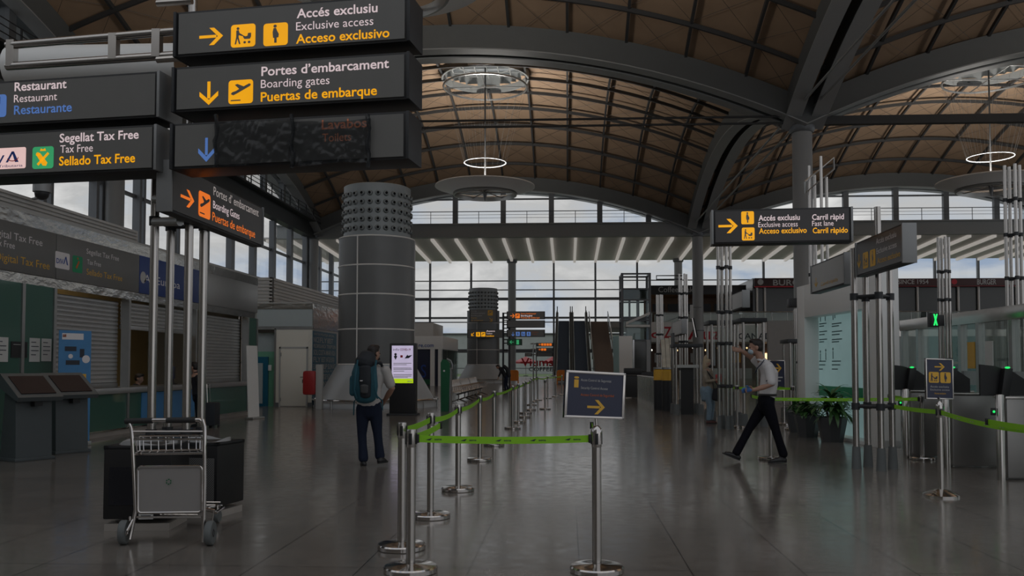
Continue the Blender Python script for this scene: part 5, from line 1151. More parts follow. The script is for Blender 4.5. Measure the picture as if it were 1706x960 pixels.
# ------------------------------------------------------------------ upper floor on the right with its shops
YU = 96.0
xu = W(1085, 560, YU).x
slab = struct(MB().b2(xu-9, 56, YU, YG-.6, 5.6, ZU).build('upper_floor_slab', 'wallgrey'), 'upper floor slab behind the escalators', 'floor')
def bandY(label, p0, p1, Y, mt, name='fascia_sign', cat='sign', th=.3):
    a = W(p0[0], p1[1], Y); b = W(p1[0], p0[1], Y); t_ = thing(name, label, cat, ((a.x+b.x)/2, Y, a.z)); MB().b2(a.x, b.x, Y, Y+th, a.z, b.z, .01).build('panel', mt, t_); return t_, Board((a.x, Y, 0), (1, 0, 0))
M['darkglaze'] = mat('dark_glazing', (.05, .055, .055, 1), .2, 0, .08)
t_, bd = bandY('white fascia of the ground floor food court with red and black letters', (1080, 536), (1335, 570), YU-.3, 'white')
letters(bd, t_, 'p_red', [('d', (1085, 563), 1098, 13, True), ('Z', (1106, 563), 1119, 18, True), ('Auzi', (1146, 565.5), 1206, 19, True)]); letters(bd, t_, 'ink', [('CANADIAN COFFEE', (1230, 565), 1372, 9.5, True)])
t_, bd = bandY('grey white fascia of the ground floor units farther right', (1470, 545), (1706, 572), YU-.3, 'white')
t_, bd = bandY('black fascia sign reading Coffee Maker on the upper floor', (1082, 475), (1243, 491), YU+2, 'black')
letters(bd, t_, 'p_grey', [('Coffee Maker', (1097, 487), 1166, 9)])
t_, bd = bandY('dark red fascia sign of the burger restaurant, left part near the column', (1257, 463), (1368, 479), YU-.4, mat('fascia_brown', C(62, 38, 36), .5, 0, .05))
letters(bd, t_, 'p_grey', [('BURGER', (1288, 475.5), 1352, 9, True)]); m = MB(); bd.rrect(m, *bd.prect((1257, 479), (1368, 476.5)), 0, 1); m.build('red_stripe', 'p_red', t_, False); m = MB(); u, v = bd.uv(1253+14, 470); bd.disc(m, u, v, .32, 1); m.build('round_logo', 'p_grey', t_, False)
t_, bd = bandY('dark red fascia sign of the burger restaurant at the right edge', (1400, 463), (1790, 478), YU-.4, mat('fascia_brown_red', C(72, 36, 36), .5, 0, .05))
letters(bd, t_, 'p_grey', [('BURGER', (1628, 474), 1660, 8.5, True), ('KING', (1681, 474), 1706, 8.5, True), ('FLAME GRILLING SINCE 1954', (1416, 473.5), 1547, 7, True)]); m = MB(); bd.rrect(m, *bd.prect((1400, 478), (1800, 475.8)), 0, 1); m.build('red_stripe', 'p_red', t_, False); m = MB(); u, v = bd.uv(1590, 469.5); bd.disc(m, u, v, .3, 1); m.build('round_logo', 'p_red', t_, False)
# their volumes
bx0 = W(1257, 500, YU).x
t_ = thing('upper_restaurant', 'dark glazed burger restaurant box on the upper floor', 'restaurant front', ((bx0+50)/2, YU+1, ZU))
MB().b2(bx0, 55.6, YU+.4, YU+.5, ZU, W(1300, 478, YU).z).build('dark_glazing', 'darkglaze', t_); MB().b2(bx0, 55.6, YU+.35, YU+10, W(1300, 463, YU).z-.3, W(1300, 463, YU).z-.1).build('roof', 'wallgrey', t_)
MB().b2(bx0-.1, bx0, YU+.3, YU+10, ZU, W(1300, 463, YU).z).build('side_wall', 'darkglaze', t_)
for px in (1262, 1275, 1352, 1412, 1530, 1598, 1632, 1695): x = W(px, 500, YU).x; MB().tube([(x, YU+.2, ZU), (x, YU+.2, W(1300, 478, YU).z)], .12, 10).build('pillar', 'soffit', t_)
cx0, cx1 = W(1082, 500, YU).x, bx0-.3
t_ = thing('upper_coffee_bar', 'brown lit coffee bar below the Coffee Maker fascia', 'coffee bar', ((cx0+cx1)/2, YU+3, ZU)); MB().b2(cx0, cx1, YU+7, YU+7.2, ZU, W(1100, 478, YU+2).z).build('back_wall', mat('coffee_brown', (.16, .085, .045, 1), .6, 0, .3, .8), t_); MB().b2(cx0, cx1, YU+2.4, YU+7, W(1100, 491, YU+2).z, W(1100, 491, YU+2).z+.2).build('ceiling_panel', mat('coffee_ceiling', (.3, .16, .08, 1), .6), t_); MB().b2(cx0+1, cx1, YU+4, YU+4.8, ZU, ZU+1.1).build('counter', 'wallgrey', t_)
for k in range(6): MB().b2(cx0+1+k*1.8, cx0+2.4+k*1.8, YU+6.9, YU+6.98, ZU+1.6, ZU+2.5).build('menu_board', 'black', t_)
t_ = thing('glass_balustrade', 'glass balustrade along the edge of the upper floor', 'balustrade', (30, YU-.2, ZU)); MB().b2(cx0, 55, YU-.32, YU-.3, ZU, ZU+1.05).build('glass', 'clearglass', t_); MB().tube([(cx0, YU-.31, ZU+1.08), (55, YU-.31, ZU+1.08)], .05, 8).build('handrail', 'dullsteel', t_)
for k in range(28): x = cx0+1.65*k; MB().b2(x-.03, x+.03, YU-.36, YU-.32, ZU, ZU+1.05).build('baluster', 'dullsteel', t_)
# ground floor units below
gx0 = W(1078, 600, YU).x
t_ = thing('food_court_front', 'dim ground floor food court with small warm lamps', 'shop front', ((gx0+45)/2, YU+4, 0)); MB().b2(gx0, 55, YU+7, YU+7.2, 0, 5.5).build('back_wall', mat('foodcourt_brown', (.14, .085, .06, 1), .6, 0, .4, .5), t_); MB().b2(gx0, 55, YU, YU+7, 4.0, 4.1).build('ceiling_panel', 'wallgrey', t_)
for k in range(14): x = gx0+1+k*2.9; MB().b2(x, x+2.2, YU+2.5, YU+3.2, 0, 1.15, .02).build('counter', ['wallgrey', 'concrete', 'white'][k % 3], t_)
lm = glow('warm_lamp', (1.0, .62, .3, 1), 2.2); wm = glow('white_lamp', (.9, .85, .75, 1), 1.6)
for k in range(26): x = gx0+.8+k*1.55; MB().ball((x, YU+3+(k % 3), 3.2+.25*(k % 2)), .1, 8).build('lamp', lm if k % 3 else wm, t_)
for k in range(9): x = gx0+1.5+k*4.2; MB().b2(x, x+1.6, YU+6.85, YU+6.98, 1.8, 2.9).build('menu_panel', [lm, 'p_grey', 'p_yel'][k % 3] if k % 4 else 'paper', t_)
# lift tower
YL = 86.0; lx0, lx1 = W(1037, 600, YL).x, W(1083, 600, YL).x; lz = W(1060, 455, YL).z
t_ = thing('lift_tower', 'steel framed glass lift tower beside the brown stair', 'lift', ((lx0+lx1)/2, YL+1.5, 0))
for x in (lx0, lx1):
    for y in (YL, YL+3): MB().b2(x-.12, x+.12, y-.12, y+.12, 0, lz).build('post', 'mull', t_)
for z in (lz, lz-1.5, lz-2.6, lz-4.6, 6.2, 4.0, 2.6): m = MB(); m.b2(lx0, lx1, YL-.08, YL+.08, z-.16, z); m.b2(lx0-.08, lx0+.08, YL, YL+3, z-.16, z); m.b2(lx1-.08, lx1+.08, YL, YL+3, z-.16, z); m.b2(lx0, lx1, YL+2.92, YL+3.08, z-.16, z); m.build('ring_beam', 'mull', t_)
m = MB(); m.b2(lx0, lx1, YL-.02, YL, 0, lz-1.6); m.build('glass_front', 'clearglass', t_); MB().b2(lx1-.01, lx1+.01, YL, YL+3, 0, lz-1.6).build('glass_side', 'clearglass', t_)
MB().b2(lx0+.1, lx1-.1, YL+.1, YL+2.9, lz-2.5, lz-1.55).build('motor_box', 'blackmetal', t_); MB().b2(lx0+.5, lx1-.5, YL+.5, YL+2.5, 3.4, 5.9).build('car', 'dullsteel', t_); MB().b2(lx0+.8, lx0+1.0, YL+2.6, YL+2.8, 0, lz-2).build('guide_rail', 'blackmetal', t_); MB().b2(lx1-1.0, lx1-.8, YL+2.6, YL+2.8, 0, lz-2).build('guide_rail', 'blackmetal', t_)
t_ = thing('landing_canopy', 'pale slanting canopy strips on the lift landing', 'canopy', (lx0+1, YL-.6, 5.2)); m = MB(); m.obox(W(1043, 541, YL-.8), W(1083, 524, YL-.8)-W(1043, 541, YL-.8), (0, .5, 0), (0, 0, .25)); m.build('strip', 'slat', t_); m = MB(); m.obox(W(1043, 545, YL-.8), W(1083, 545, YL-.8)-W(1043, 545, YL-.8), (0, .5, 0), (0, 0, .22)); m.build('strip', 'slat', t_)
M['tealink'] = mat('teal_print', (.08, .16, .17, 1), .5, 0, 0)
M['pot'] = mat('pot_dark_grey', (.055, .057, .06, 1), .45, 0, .06); M['leaf'] = mat('dracaena_leaf', (.05, .13, .035, 1), .4, 0, .35, 12)
M['gatesteel'] = mat('gate_panel_steel', (.30, .29, .28, 1), .32, .7, .12, 2)
M['backbrown'] = mat('rear_wall_grey_brown', (.22, .205, .19, 1), .6, 0, .08)
M['racksheen'] = mat('rack_panel', (.75, .72, .62, 1), .2, .2, .3, 5)
# ================================================================== belt posts
PH = .965
def post_proto():
    t_ = thing('belt_post', 'steel belt post', 'belt post', (0, 0, 0), 0, 'steel belt posts of the queue lines')
    MB().lathe([(.178, 0), (.184, .006), (.184, .034), (.176, .044), (.05, .052), (.04, .056)], (0, 0, 0), 48).build('base', 'chrome', t_)
    MB().lathe([(.0315, .05), (.0315, PH-.12)], (0, 0, 0), 24).build('tube', 'steel', t_)
    m = MB(); m.lathe([(.033, PH-.12), (.034, PH-.118), (.034, PH-.01), (.031, PH)], (0, 0, 0), 24); m.build('cap', 'steel', t_)
    m = MB()
    for k in range(4): a = math.pi/2*k; m.box((.034*math.cos(a), .034*math.sin(a), PH-.062), (.012, .022, .075), a, .002)
    m.build('belt_slots', 'black', t_); return t_
proto = post_proto(); posts = {}; used = False
def post(key, q, lab):
    global used
    o = copy_tree(proto) if used else proto; used = True
    o.location = (q.x, q.y, 0); o['label'] = lab; posts[key] = o; return o
def belt(o, a, b, z=PH-.062, sag=.0, marks=0, w=.048):
    """a green belt from post a to b, part of post o"""
    a = Vector((a.x, a.y, 0)); b = Vector((b.x, b.y, 0)); d = (b-a); L_ = d.length; d.normalize(); nr = Vector((d.y, -d.x, 0)); a = a+d*.04; b = b-d*.04; n = 14; vs = []
    for k in range(n+1):
        f = k/n; q = a+(b-a)*f; zz = z-sag*4*f*(1-f)
        for s, h in ((.0012, -w/2), (.0012, w/2), (-.0012, w/2), (-.0012, -w/2)): vs.append((q.x+nr.x*s, q.y+nr.y*s, zz+h))
    fs = [(4*k+j, 4*k+(j+1) % 4, 4*k+4+(j+1) % 4, 4*k+4+j) for k in range(n) for j in range(4)]
    m = MB(); m.geo(vs, fs); bo = m.build('belt', 'green', o, True, 'lime green belt')
    for e_ in (a, b): MB().box((e_.x, e_.y, z), (.03, .03, .058), math.atan2(d.y, d.x), .003).build('belt_clip', 'black', o)
    if marks:
        bd = Board(a+Vector((0, 0, z)), d)
        mm = MB(); LL = (b-a).length
        for k in range(marks):
            f = (k+.5)/marks; u = LL*f; v = -sag*4*f*(1-f); bd.poly(mm, [(u-.06, v-.004), (u-.015, v+.009), (u-.03, v-.008)], 1); bd.text(mm, 'aena', u, v-.006, u+.05, .013, True, 1)
        mm.build('belt_print', 'ink' if marks < 6 else 'p_grey', bo, False)
    return bo
bases = [(669, 915), (717, 863), (763, 818), (799, 768), (823, 743), (854, 715), (863.5, 704.5), (872.5, 696), (876, 689.5), (883.5, 684), (885.5, 675.5), (890, 670), (896, 667.5)]
QL = [FL(*b) for b in bases]
for i, q in enumerate(QL): post('L%d' % i, q, '%s steel post of the left belt line, counted from the camera' % ordinal(i))
for i in range(len(QL)-1): belt(posts['L%d' % i], QL[i], QL[i+1], sag=.03 if i else .01)
qf = FL(684, 953); post('F', qf, 'steel front corner post at the left end of the crosswise green belt')
belt(posts['F'], qf, FL(994.5, 953), sag=.012, marks=5)
extra = [((908, 682.5), 'lone steel post right of the left belt line, opposite its tenth post'), ((912.5, 664.5), 'steel post near the escalators, nearest of three in a short line'), ((926, 661.5), 'steel post near the escalators, second of three in a short line'), ((936, 658.5), 'steel post near the escalators, farthest of three in a short line')]
for i, (b, lab) in enumerate(extra): post('E%d' % i, FL(*b), lab)
belt(posts['E1'], FL(*bases[12]), FL(912.5, 664.5), sag=.05); belt(posts['E2'], FL(912.5, 664.5), FL(926, 661.5), sag=.02); belt(posts['E3'], FL(926, 661.5), FL(936, 658.5), sag=.02)
# sign post in front
qs = FL(994.5, 953); s_ = post('S', qs, 'front steel post carrying the tilted dark information sign')
m = MB(); m.lathe([(.036, PH-.1), (.04, PH-.02), (.036, PH+.005), (.02, PH+.025), (.008, PH+.03)], (qs.x, qs.y, 0), 24); m.build('sign_socket', 'chrome', s_)
MB().tube([(qs.x, qs.y, PH+.02), (qs.x-.005, qs.y, PH+.09)], .008, 10).build('sign_stem', 'chrome', s_)
def framed(pa, xd, up, w, h, lab, thick=.03, fr=.018):
    t_ = thing('post_sign', lab, 'sign', pa+xd*w/2); nr = xd.cross(up).normalized()
    if nr.dot(CAM-pa) < 0: nr = -nr
    m = MB(); m.obox(pa-nr*thick, xd*w, nr*(thick-.006), up*h); m.build('panel', 'navy', t_, False)
    m = MB(); o = pa-nr*thick
    for a, x_, y_ in ((o, xd*w, up*fr), (o+up*(h-fr), xd*w, up*fr), (o, xd*fr, up*h), (o+xd*(w-fr), xd*fr, up*h)): m.obox(a, x_, nr*thick, y_, .003)
    m.build('frame', 'chrome', t_); return t_, Board(pa-nr*.006, xd, up)
rl, yw = math.radians(3.0), math.radians(24)
xd = Vector((math.cos(yw)*math.cos(rl), math.sin(yw)*math.cos(rl), -math.sin(rl))); up = Vector((math.sin(rl)*math.cos(yw), math.sin(rl)*math.sin(yw), math.cos(rl)))
cS = W(992.3, 658.5, qs.y-.02); w_, h_ = .452, .322
pa = cS-xd*w_/2-up*h_/2
t_, bd = framed(pa, xd, up, w_, h_, 'tilted navy information sign with yellow letter i and arrow in a chrome frame')
letters(bd, t_, 'p_yel', [('i', (955.5, 645), 964, 19, True)], 'letter_i')
letters(bd, t_, 'p_grey', [('Acces Control de Seguretat', (967.5, 635), 1018, 4.2, False, 1, 640), ('Security Control Access', (967.5, 648), 1012, 4.2, False, 1, 651)])
letters(bd, t_, 'p_ora', [('Acceso Control de Seguridad', (967, 659.5), 1022.5, 4.2, False, 1, 662.5)]); arrow(bd, t_, prect2(bd, (978.5, 666), (978.5, 691), (1008, 665)), ARROW_R, 'p_yel')
# posts around the right passage
RPL = {'R0': ((1284, 766), 'steel post half hidden behind the striding man'), 'R1': ((1536.5, 766), 'steel post at the right end of the long green belt, beside the white block'), 'R2': ((1228, 713), 'steel post behind the outstretched arm, left end of the upper belt'), 'R4': ((1322, 717), 'steel post beside the planters, right end of the upper belt'), 'R5': ((1306, 708), 'steel post carrying a dark arrow sign behind the striding man')}
for k, (b, lab) in RPL.items(): post(k, FL(*b), lab)
belt(posts['R0'], FL(1284, 766), FL(1536.5, 766), sag=.008, marks=12); belt(posts['R2'], FL(1228, 713), FL(1322, 717), sag=.01)
q = FL(1306, 708); pa = Vector((q.x-.2, q.y-.02, PH-.1)); MB().tube([(q.x, q.y, PH-.02), (q.x, q.y, PH+.1)], .01, 8).build('sign_stem', 'chrome', posts['R5'])
t_, bd = framed(W(1280, 651, q.y-.06), Vector((1, 0, 0)), Vector((0, 0, 1)), .40, .72, 'dark upright post sign with a yellow arrow behind the striding man')
arrow(bd, t_, (.1, .42, .32, .64), ARROW_R, 'p_yel'); m = MB(); bd.rrect(m, .08, .3, .34, .33); bd.rrect(m, .08, .22, .3, .25); m.build('print', 'p_grey', t_, False)
# sign post at right
q5 = FL(1568, 827); s5 = post('R3', q5, 'steel post on a domed base carrying the small portrait sign at right')
for o in [x for x in COL.objects if x.parent == s5]:
    if o.name.startswith('base'): bpy.data.objects.remove(o)
MB().lathe([(.185, 0), (.185, .02), (.15, .04), (.06, .075), (.034, .08)], (q5.x, q5.y, 0), 40).build('domed_base', 'chrome', s5)
MB().lathe([(.036, PH-.05), (.04, PH), (.03, PH+.04), (.008, PH+.06)], (q5.x, q5.y, 0), 20).build('sign_socket', 'chrome', s5); MB().tube([(q5.x, q5.y, PH+.03), (q5.x, q5.y, PH+.1)], .008, 8).build('sign_stem', 'chrome', s5)
a5, b5 = W(1543.5, 665, q5.y-.02), W(1589.5, 666, q5.y+.05); xd5 = (b5-a5); w5 = xd5.length; xd5.normalize(); z5 = W(1543, 597, q5.y).z-a5.z
t_, bd = framed(a5, xd5, Vector((0, 0, 1)), w5, z5, 'small portrait sign with yellow arrow, stroller and pregnant woman on the right post', .03, .014)
arrow(bd, t_, bd.prect((1558, 617.5), (1575, 604.5)), ARROW_R, 'p_yel'); picto(bd, t_, bd.prect((1548, 637.5), (1565, 619.5)), STROLL, 'p_yel', 'navy'); picto(bd, t_, bd.prect((1567, 637.5), (1584.5, 619.5)), PREG, 'p_yel', 'navy')
letters(bd, t_, 'p_grey', [('Accés exclusiu', (1550, 645.5), 1581, 3.4), ('Exclusive access', (1550, 650.5), 1582, 3)]); letters(bd, t_, 'p_yel', [('Acceso exclusivo', (1557, 656.5), 1576, 3)])
q6 = W(1712, 711, 7.0); belt(s5, q5, Vector((q6.x+.15, q6.y-.35, 0)), sag=.05, marks=8); q7 = Vector((q6.x+.15, q6.y-.35, 0)); post('R6', q7, 'steel post just outside the right edge holding the green belt')
# ================================================================== white information block and planters
x0b, Y0b = W(1470, 700, 10.37*K).x, 10.37*K
zb = 3.1; ang = Vector((W(1330, 700, 13.1*K).x-x0b, 13.1*K-Y0b, 0)); LB = ang.length; ang.normalize(); nb = Vector((ang.y, -ang.x, 0))     # nb: away from the passage
wB = W(1502, 700, Y0b).x-x0b
t_ = thing('information_block', 'big white information block with a recessed pale teal notice panel', 'information block', Vector((x0b, Y0b, 0))+ang*LB/2+nb*wB/2)
o = Vector((x0b, Y0b, 0))
if nb.x < 0: nb = -nb
def blk_(u0, u1, d0, d1, z0, z1, nm, mt): return MB().obox(o+ang*u0+nb*d0+Vector((0, 0, z0)), ang*(u1-u0), nb*(d1-d0), Vector((0, 0, z1-z0)), .004).build(nm, mt, t_)
def ub(px): r = ray(px, 600); d = Vector((r.x, r.y)); A_ = Matrix(((d.x, -ang.x), (d.y, -ang.y))); s = A_.inverted() @ Vector((o.x, o.y)); return s.y
u_n, u_f = ub(1437), ub(1341); D_ = wB+.25
zt0 = 2.42; zb0 = .60
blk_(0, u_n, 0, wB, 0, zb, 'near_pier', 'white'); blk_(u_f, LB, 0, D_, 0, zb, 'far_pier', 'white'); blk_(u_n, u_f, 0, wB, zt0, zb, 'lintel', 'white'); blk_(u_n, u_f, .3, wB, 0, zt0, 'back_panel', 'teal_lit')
blk_(u_n, u_f, .0, wB, 0, .06, 'plinth', 'white'); blk_(u_n, u_f, .29, .3, .78, .99, 'green_strip', 'p_green'); blk_(0, .001, 0, wB, 0, .14, 'skirting', 'white')
bd = Board(o+nb*.298, ang)
for col, pxl in ((0, 1365), (1, 1386)):
    m = MB()
    for k, (y, w_) in enumerate(((541, 12), (545, 8), (554, 13), (559, 9), (567, 13), (571, 8), (603, 11), (609, 10), (616, 6))):
        c_ = bd.uv(pxl, y); e_ = bd.uv(pxl+w_+(4 if col else 0), y-1.2-(k % 2)*.4); yy = y
        bd.rrect(m, min(c_[0], e_[0]), c_[1], max(c_[0], e_[0]), c_[1]+.022, 0, 1)
    m.build('print', 'tealink', t_, False)
for px, py in ((1367, 528), (1375, 527), (1388, 525), (1391, 522), (1367, 594), (1376, 592), (1388, 590)):
    m = MB(); u, v = bd.uv(px, py); bd.disc(m, u, v+.1, .03); bd.rrect(m, u-.02, v-.1, u+.02, v+.06); m.build('figure_print', 'tealink', t_, False)

def planter(px, py, lab, s, seed, h=.8, n=40):
    q = FL(px, py); q.y += .2; q.x -= .04 if px < 1380 else 0
    t_ = thing('potted_plant', lab, 'potted plant', (q.x, q.y, 0), .3, 'potted plants in front of the white block')
    m = MB(); vs = []; w0, w1, hh = .17*s, .25*s, .46*s
    prof = [(w0, 0), (w1, hh), (w1-.025, hh), (w1-.03, hh-.05)]
    for w, z in prof:
        for k in range(8):
            a = math.pi/4*k+math.pi/8; r = w/math.cos(math.pi/8)*(1.0 if k % 2 else 1.0); vs.append((q.x+r*math.cos(a)*1.05, q.y+r*math.sin(a), z))
    fs = [(8*i+k, 8*i+(k+1) % 8, 8*i+8+(k+1) % 8, 8*i+8+k) for i in range(3) for k in range(8)]+[tuple(range(7, -1, -1)), tuple(range(24, 32))]
    m.geo(vs, fs); m.build('pot', 'pot', t_, False)
    rn = random.Random(seed); lv = MB(); st = MB(); heads = [(0, 0, hh+h*.38), (.08*s, .03, hh+h*.16), (-.1*s, .02, hh+h*.12), (.02, -.1*s, hh+h*.06), (.12*s, -.06, hh+.04), (-.06*s, .1*s, hh+h*.2)]
    for hx, hy, hz in heads:
        st.tube([(q.x+hx*.6, q.y+hy*.6, hh-.05), (q.x+hx, q.y+hy, hz)], .012, 6)
        for k in range(n//2):
            a = rn.uniform(0, 2*math.pi); el = rn.uniform(.15, 1.35); l = rn.uniform(.3, .55)*s*h/.7; wd_ = rn.uniform(.014, .026)*s
            p = Vector((q.x+hx, q.y+hy, hz)); d = Vector((math.cos(a), math.sin(a), 0)); sd = Vector((-d.y, d.x, 0)); pts = []; cur = p.copy(); e = el
            for j in range(7): pts.append(cur.copy()); cur = cur+(d*math.cos(e)+Vector((0, 0, math.sin(e))))*(l/6); e -= rn.uniform(.18, .36)
            vs = []
            for j, pt in enumerate(pts): ww = wd_*(.5+1.1*math.sin(math.pi*min(1, (j+.6)/6.4)))*(1 if j < 6 else .15); vs += [pt-sd*ww, pt+Vector((0, 0, -.004)), pt+sd*ww]
            lv.geo(vs, [f for j in range(6) for f in ((3*j, 3*j+1, 3*j+4, 3*j+3), (3*j+1, 3*j+2, 3*j+5, 3*j+4))])
    lv.build('foliage', 'leaf', t_); st.build('stems', 'concrete', t_)
planter(1392, 738, 'potted dracaena in a dark grey pot, nearest of the plants before the white block', 1.0, 5, .82)
planter(1354, 730, 'bushy plant in a dark grey pot, middle of the plants before the white block', .95, 9, .5)
planter(1337, 722, 'bushy plant in a dark pot, farthest of the plants before the white block', .9, 12, .45, 24)
# ================================================================== electronic gates on the right
GX = 5.25; GY = 7.6*K
def gate(y, lab, x=GX, L_=.92):
    t_ = thing('access_gate', lab, 'access gate', (x+L_/2, y, 0), 0, 'electronic access gates on the right')
    MB().box((x+L_/2+.15, y+.15, .51), (L_, .3, .98), 0, .02).build('cabinet', 'gatesteel', t_); MB().box((x+L_/2+.15, y+.15, 1.01), (L_+.04, .34, .03), 0, .006).build('top_plate', 'steel', t_)
    MB().lathe([(.052, 0), (.052, 1.04), (.045, 1.05)], (x+.06, y-.02, 0), 20).build('end_post', 'steel', t_); MB().box((x-.03, y-.04, .84), (.06, .02, .09), 0, .004).build('light_housing', 'black', t_); MB().ball((x-.03, y-.055, .84), (.016, .01, .016), 10).build('green_light', 'led', t_)
    m = MB(); m.geo([(x+.1+dx, y+.15+dy, z) for dy in (-.02, .02) for dx, z in ((-.2, 1.03), (.36, 1.03), (.36, 1.22), (.2, 1.33), (-.02, 1.4), (-.2, 1.42))], [tuple(range(6)), tuple(range(11, 5, -1))]+[(k, k+6, (k+1) % 6+6, (k+1) % 6) for k in range(6)]); m.build('wing_flap', 'black', t_)
    m = MB(); m.obox((x+.1, y+.02, 1.03), (.1, 0, 0), (0, .1, 0), (.05, .0, .34), .01); m.build('reader_arm', 'black', t_); MB().ball((x+.17, y+.0, 1.38), (.035, .012, .014), 8).build('reader_light', 'led', t_)
    return t_
gate(GY, 'stainless access gate cabinet at the right edge, nearest of the row'); gate(GY+1.3, 'stainless access gate cabinet, second of the row behind the portrait sign', GX-.1); gate(GY+2.6, 'stainless access gate cabinet, third of the row', GX-.15)
for i, (px, py, lab) in enumerate(((1584, 768, 'steel bollard behind the portrait sign, right one'), (1549, 745, 'steel bollard behind the portrait sign, left one'))):
    q = FL(px, py); t_ = thing('steel_bollard', lab, 'bollard', (q.x, q.y, 0), 0, 'steel bollards at the gates'); MB().lathe([(.05, 0), (.05, 1.0), (.04, 1.02)], (q.x, q.y, 0), 18).build('tube', 'steel', t_); MB().lathe([(.08, 0), (.08, .015)], (q.x, q.y, 0), 18).build('flange', 'dullsteel', t_)
# glass partition with steel header, running along the depth
PXX = 6.42; py0, py1 = 8.0, YX(1505, PXX)
t_ = thing('glass_partition', 'steel framed glass partition with a broad steel header behind the gates', 'glass partition', (PXX, (py0+py1)/2, 0))
MB().b2(PXX-.06, PXX+.06, py0, py1, 2.07, 2.27, .005).build('header', 'steel', t_)

for px in (1508, 1533, 1604, 1634, 1690): y = YX(px, PXX); MB().b2(PXX-.05, PXX+.05, y-.05, y+.05, 0, 2.07).build('upright', 'dullsteel', t_)
MB().b2(PXX-.006, PXX+.006, py0, py1, .1, 2.07).build('glass', 'clearglass', t_); MB().b2(PXX-.01, PXX-.008, py0, py1-1, 1.1, 1.32).build('frosted_band', 'frost', t_)
for px, lab, mt in ((1620, 'yellow notice', 'p_yel'), (1650, 'pale notice', 'paper')): y = YX(px, PXX); MB().b2(PXX-.02, PXX-.008, y-.12, y+.12, 1.36, 1.78).build('notice', mt, t_)
# second partition farther right, dim office behind
t_ = thing('glass_screen', 'second glass screen with steel posts beyond the partition at right', 'glass screen', (9.5, 20, 0))
MB().b2(7.2, 17, 20.98, 21.02, .1, 2.1).build('glass', 'clearglass', t_); MB().b2(7.2, 17, 20.9, 21.1, 2.1, 2.26).build('header', 'steel', t_)
for k in range(9): x = 7.2+1.22*k; MB().b2(x-.04, x+.04, 20.94, 21.06, 0, 2.1).build('upright', 'dullsteel', t_)
for k in range(5):
    x = 8.6+1.9*k; t_ = thing('inspection_desk', 'grey desk behind the glass screen, %s from the white block' % ordinal(k), 'desk', (x, 24.5, 0), 0, 'desks behind the glass screen')
    MB().box((x, 24.5, .9), (1.4, .6, .05), 0, .01).build('desk_top', 'wallgrey', t_); MB().box((x, 24.6, .45), (1.3, .4, .86)).build('desk_body', 'greyrub', t_); MB().box((x+.2, 24.4, 1.16), (.45, .05, .3), .2, .01).build('monitor', 'black', t_); MB().tube([(x+.2, 24.45, .92), (x+.2, 24.45, 1.1)], .03, 8).build('monitor_stand', 'black', t_)
t_ = thing('back_partition', 'brown grey rear wall of the control area with lit notices', 'partition wall', (13, 33, 0)); MB().b2(7.5, 30, 33, 33.2, 0, 3.1).build('wall', 'backbrown', t_)
MB().b2(15.0, 15.3, 32.9, 32.99, 1.3, 2.1).build('red_notice', glow('red_lit', C(190, 40, 50), .8), t_); MB().b2(15.35, 15.6, 32.9, 32.99, 1.3, 2.1).build('white_notice', 'p_white', t_); MB().b2(16.4, 18.6, 32.9, 32.99, 1.6, 1.9).build('dark_notice', 'black', t_)
# ------------------------------------------------------------------ security line equipment at mid distance
def portal(pxl, pxr, py_t, yb, lab, mt='steel', door=False, name='security_gate', r=.035, boots=True):
    q0, q1 = FL(pxl, yb), FL(pxr, yb); Y = (q0.y+q1.y)/2; z = W(pxl, py_t, Y).z; t_ = thing(name, lab, 'security gate', ((q0.x+q1.x)/2, Y, 0), 0, 'tall steel gate frames at the security line')
    for x in (q0.x, q1.x):
        for dy in (0, .7): MB().tube([(x, Y+dy, 0), (x, Y+dy, z)], r, 12).build('post', mt, t_); MB().lathe([(.1, 0), (.085, .28), (.06, .3)], (x, Y+dy, 0), 12).build('post_boot', 'greyrub', t_)
    m = MB(); m.b2(q0.x-.08, q1.x+.08, Y-.08, Y+.78, z-.1, z, .01); m.build('header', 'blackmetal', t_)
    if door: MB().b2(q0.x+.15, q1.x-.18, Y+.1, Y+.2, 0, W(pxl, 613, Y).z).build('door_panel', 'black', t_); MB().b2(q0.x-.05, q1.x+.05, Y, Y+.12, W(pxl, 613, Y).z, W(pxl, 609, Y).z+.02).build('crossbar', 'dullsteel', t_)
    else: MB().b2(q0.x+.05, q1.x-.05, Y+.34, Y+.36, .1, z-.15).build('glass_leaf', 'clearglass', t_)
    return t_
portal(1127, 1167, 573, 691, 'dark security gate with a black door panel, left of the standing woman', door=True)
portal(1240, 1273, 530, 711, 'tall steel gate frame right behind the pointing hand')
portal(1187, 1224, 534, 704, 'tall steel gate frame just right of the standing woman')
portal(1318, 1336, 565, 700, 'narrow steel gate frame left of the planters')
# side panel of the dark gate
q = FL(1124, 688); t_ = thing('gate_side_panel', 'dark slanting side panel beside the black door gate', 'panel', (q.x, q.y, 0)); m = MB(); m.geo([(q.x+dx, q.y+dy, z) for dx in (-.02, .02) for dy, z in ((-.1, 0), (.7, 0), (.7, 2.4), (.1, 2.4), (-.1, 1.6))], [(0, 1, 2, 3, 4), (9, 8, 7, 6, 5)]+[(k, k+5, (k+1) % 5+5, (k+1) % 5) for k in range(5)]); m.build('panel', 'blackmetal', t_)
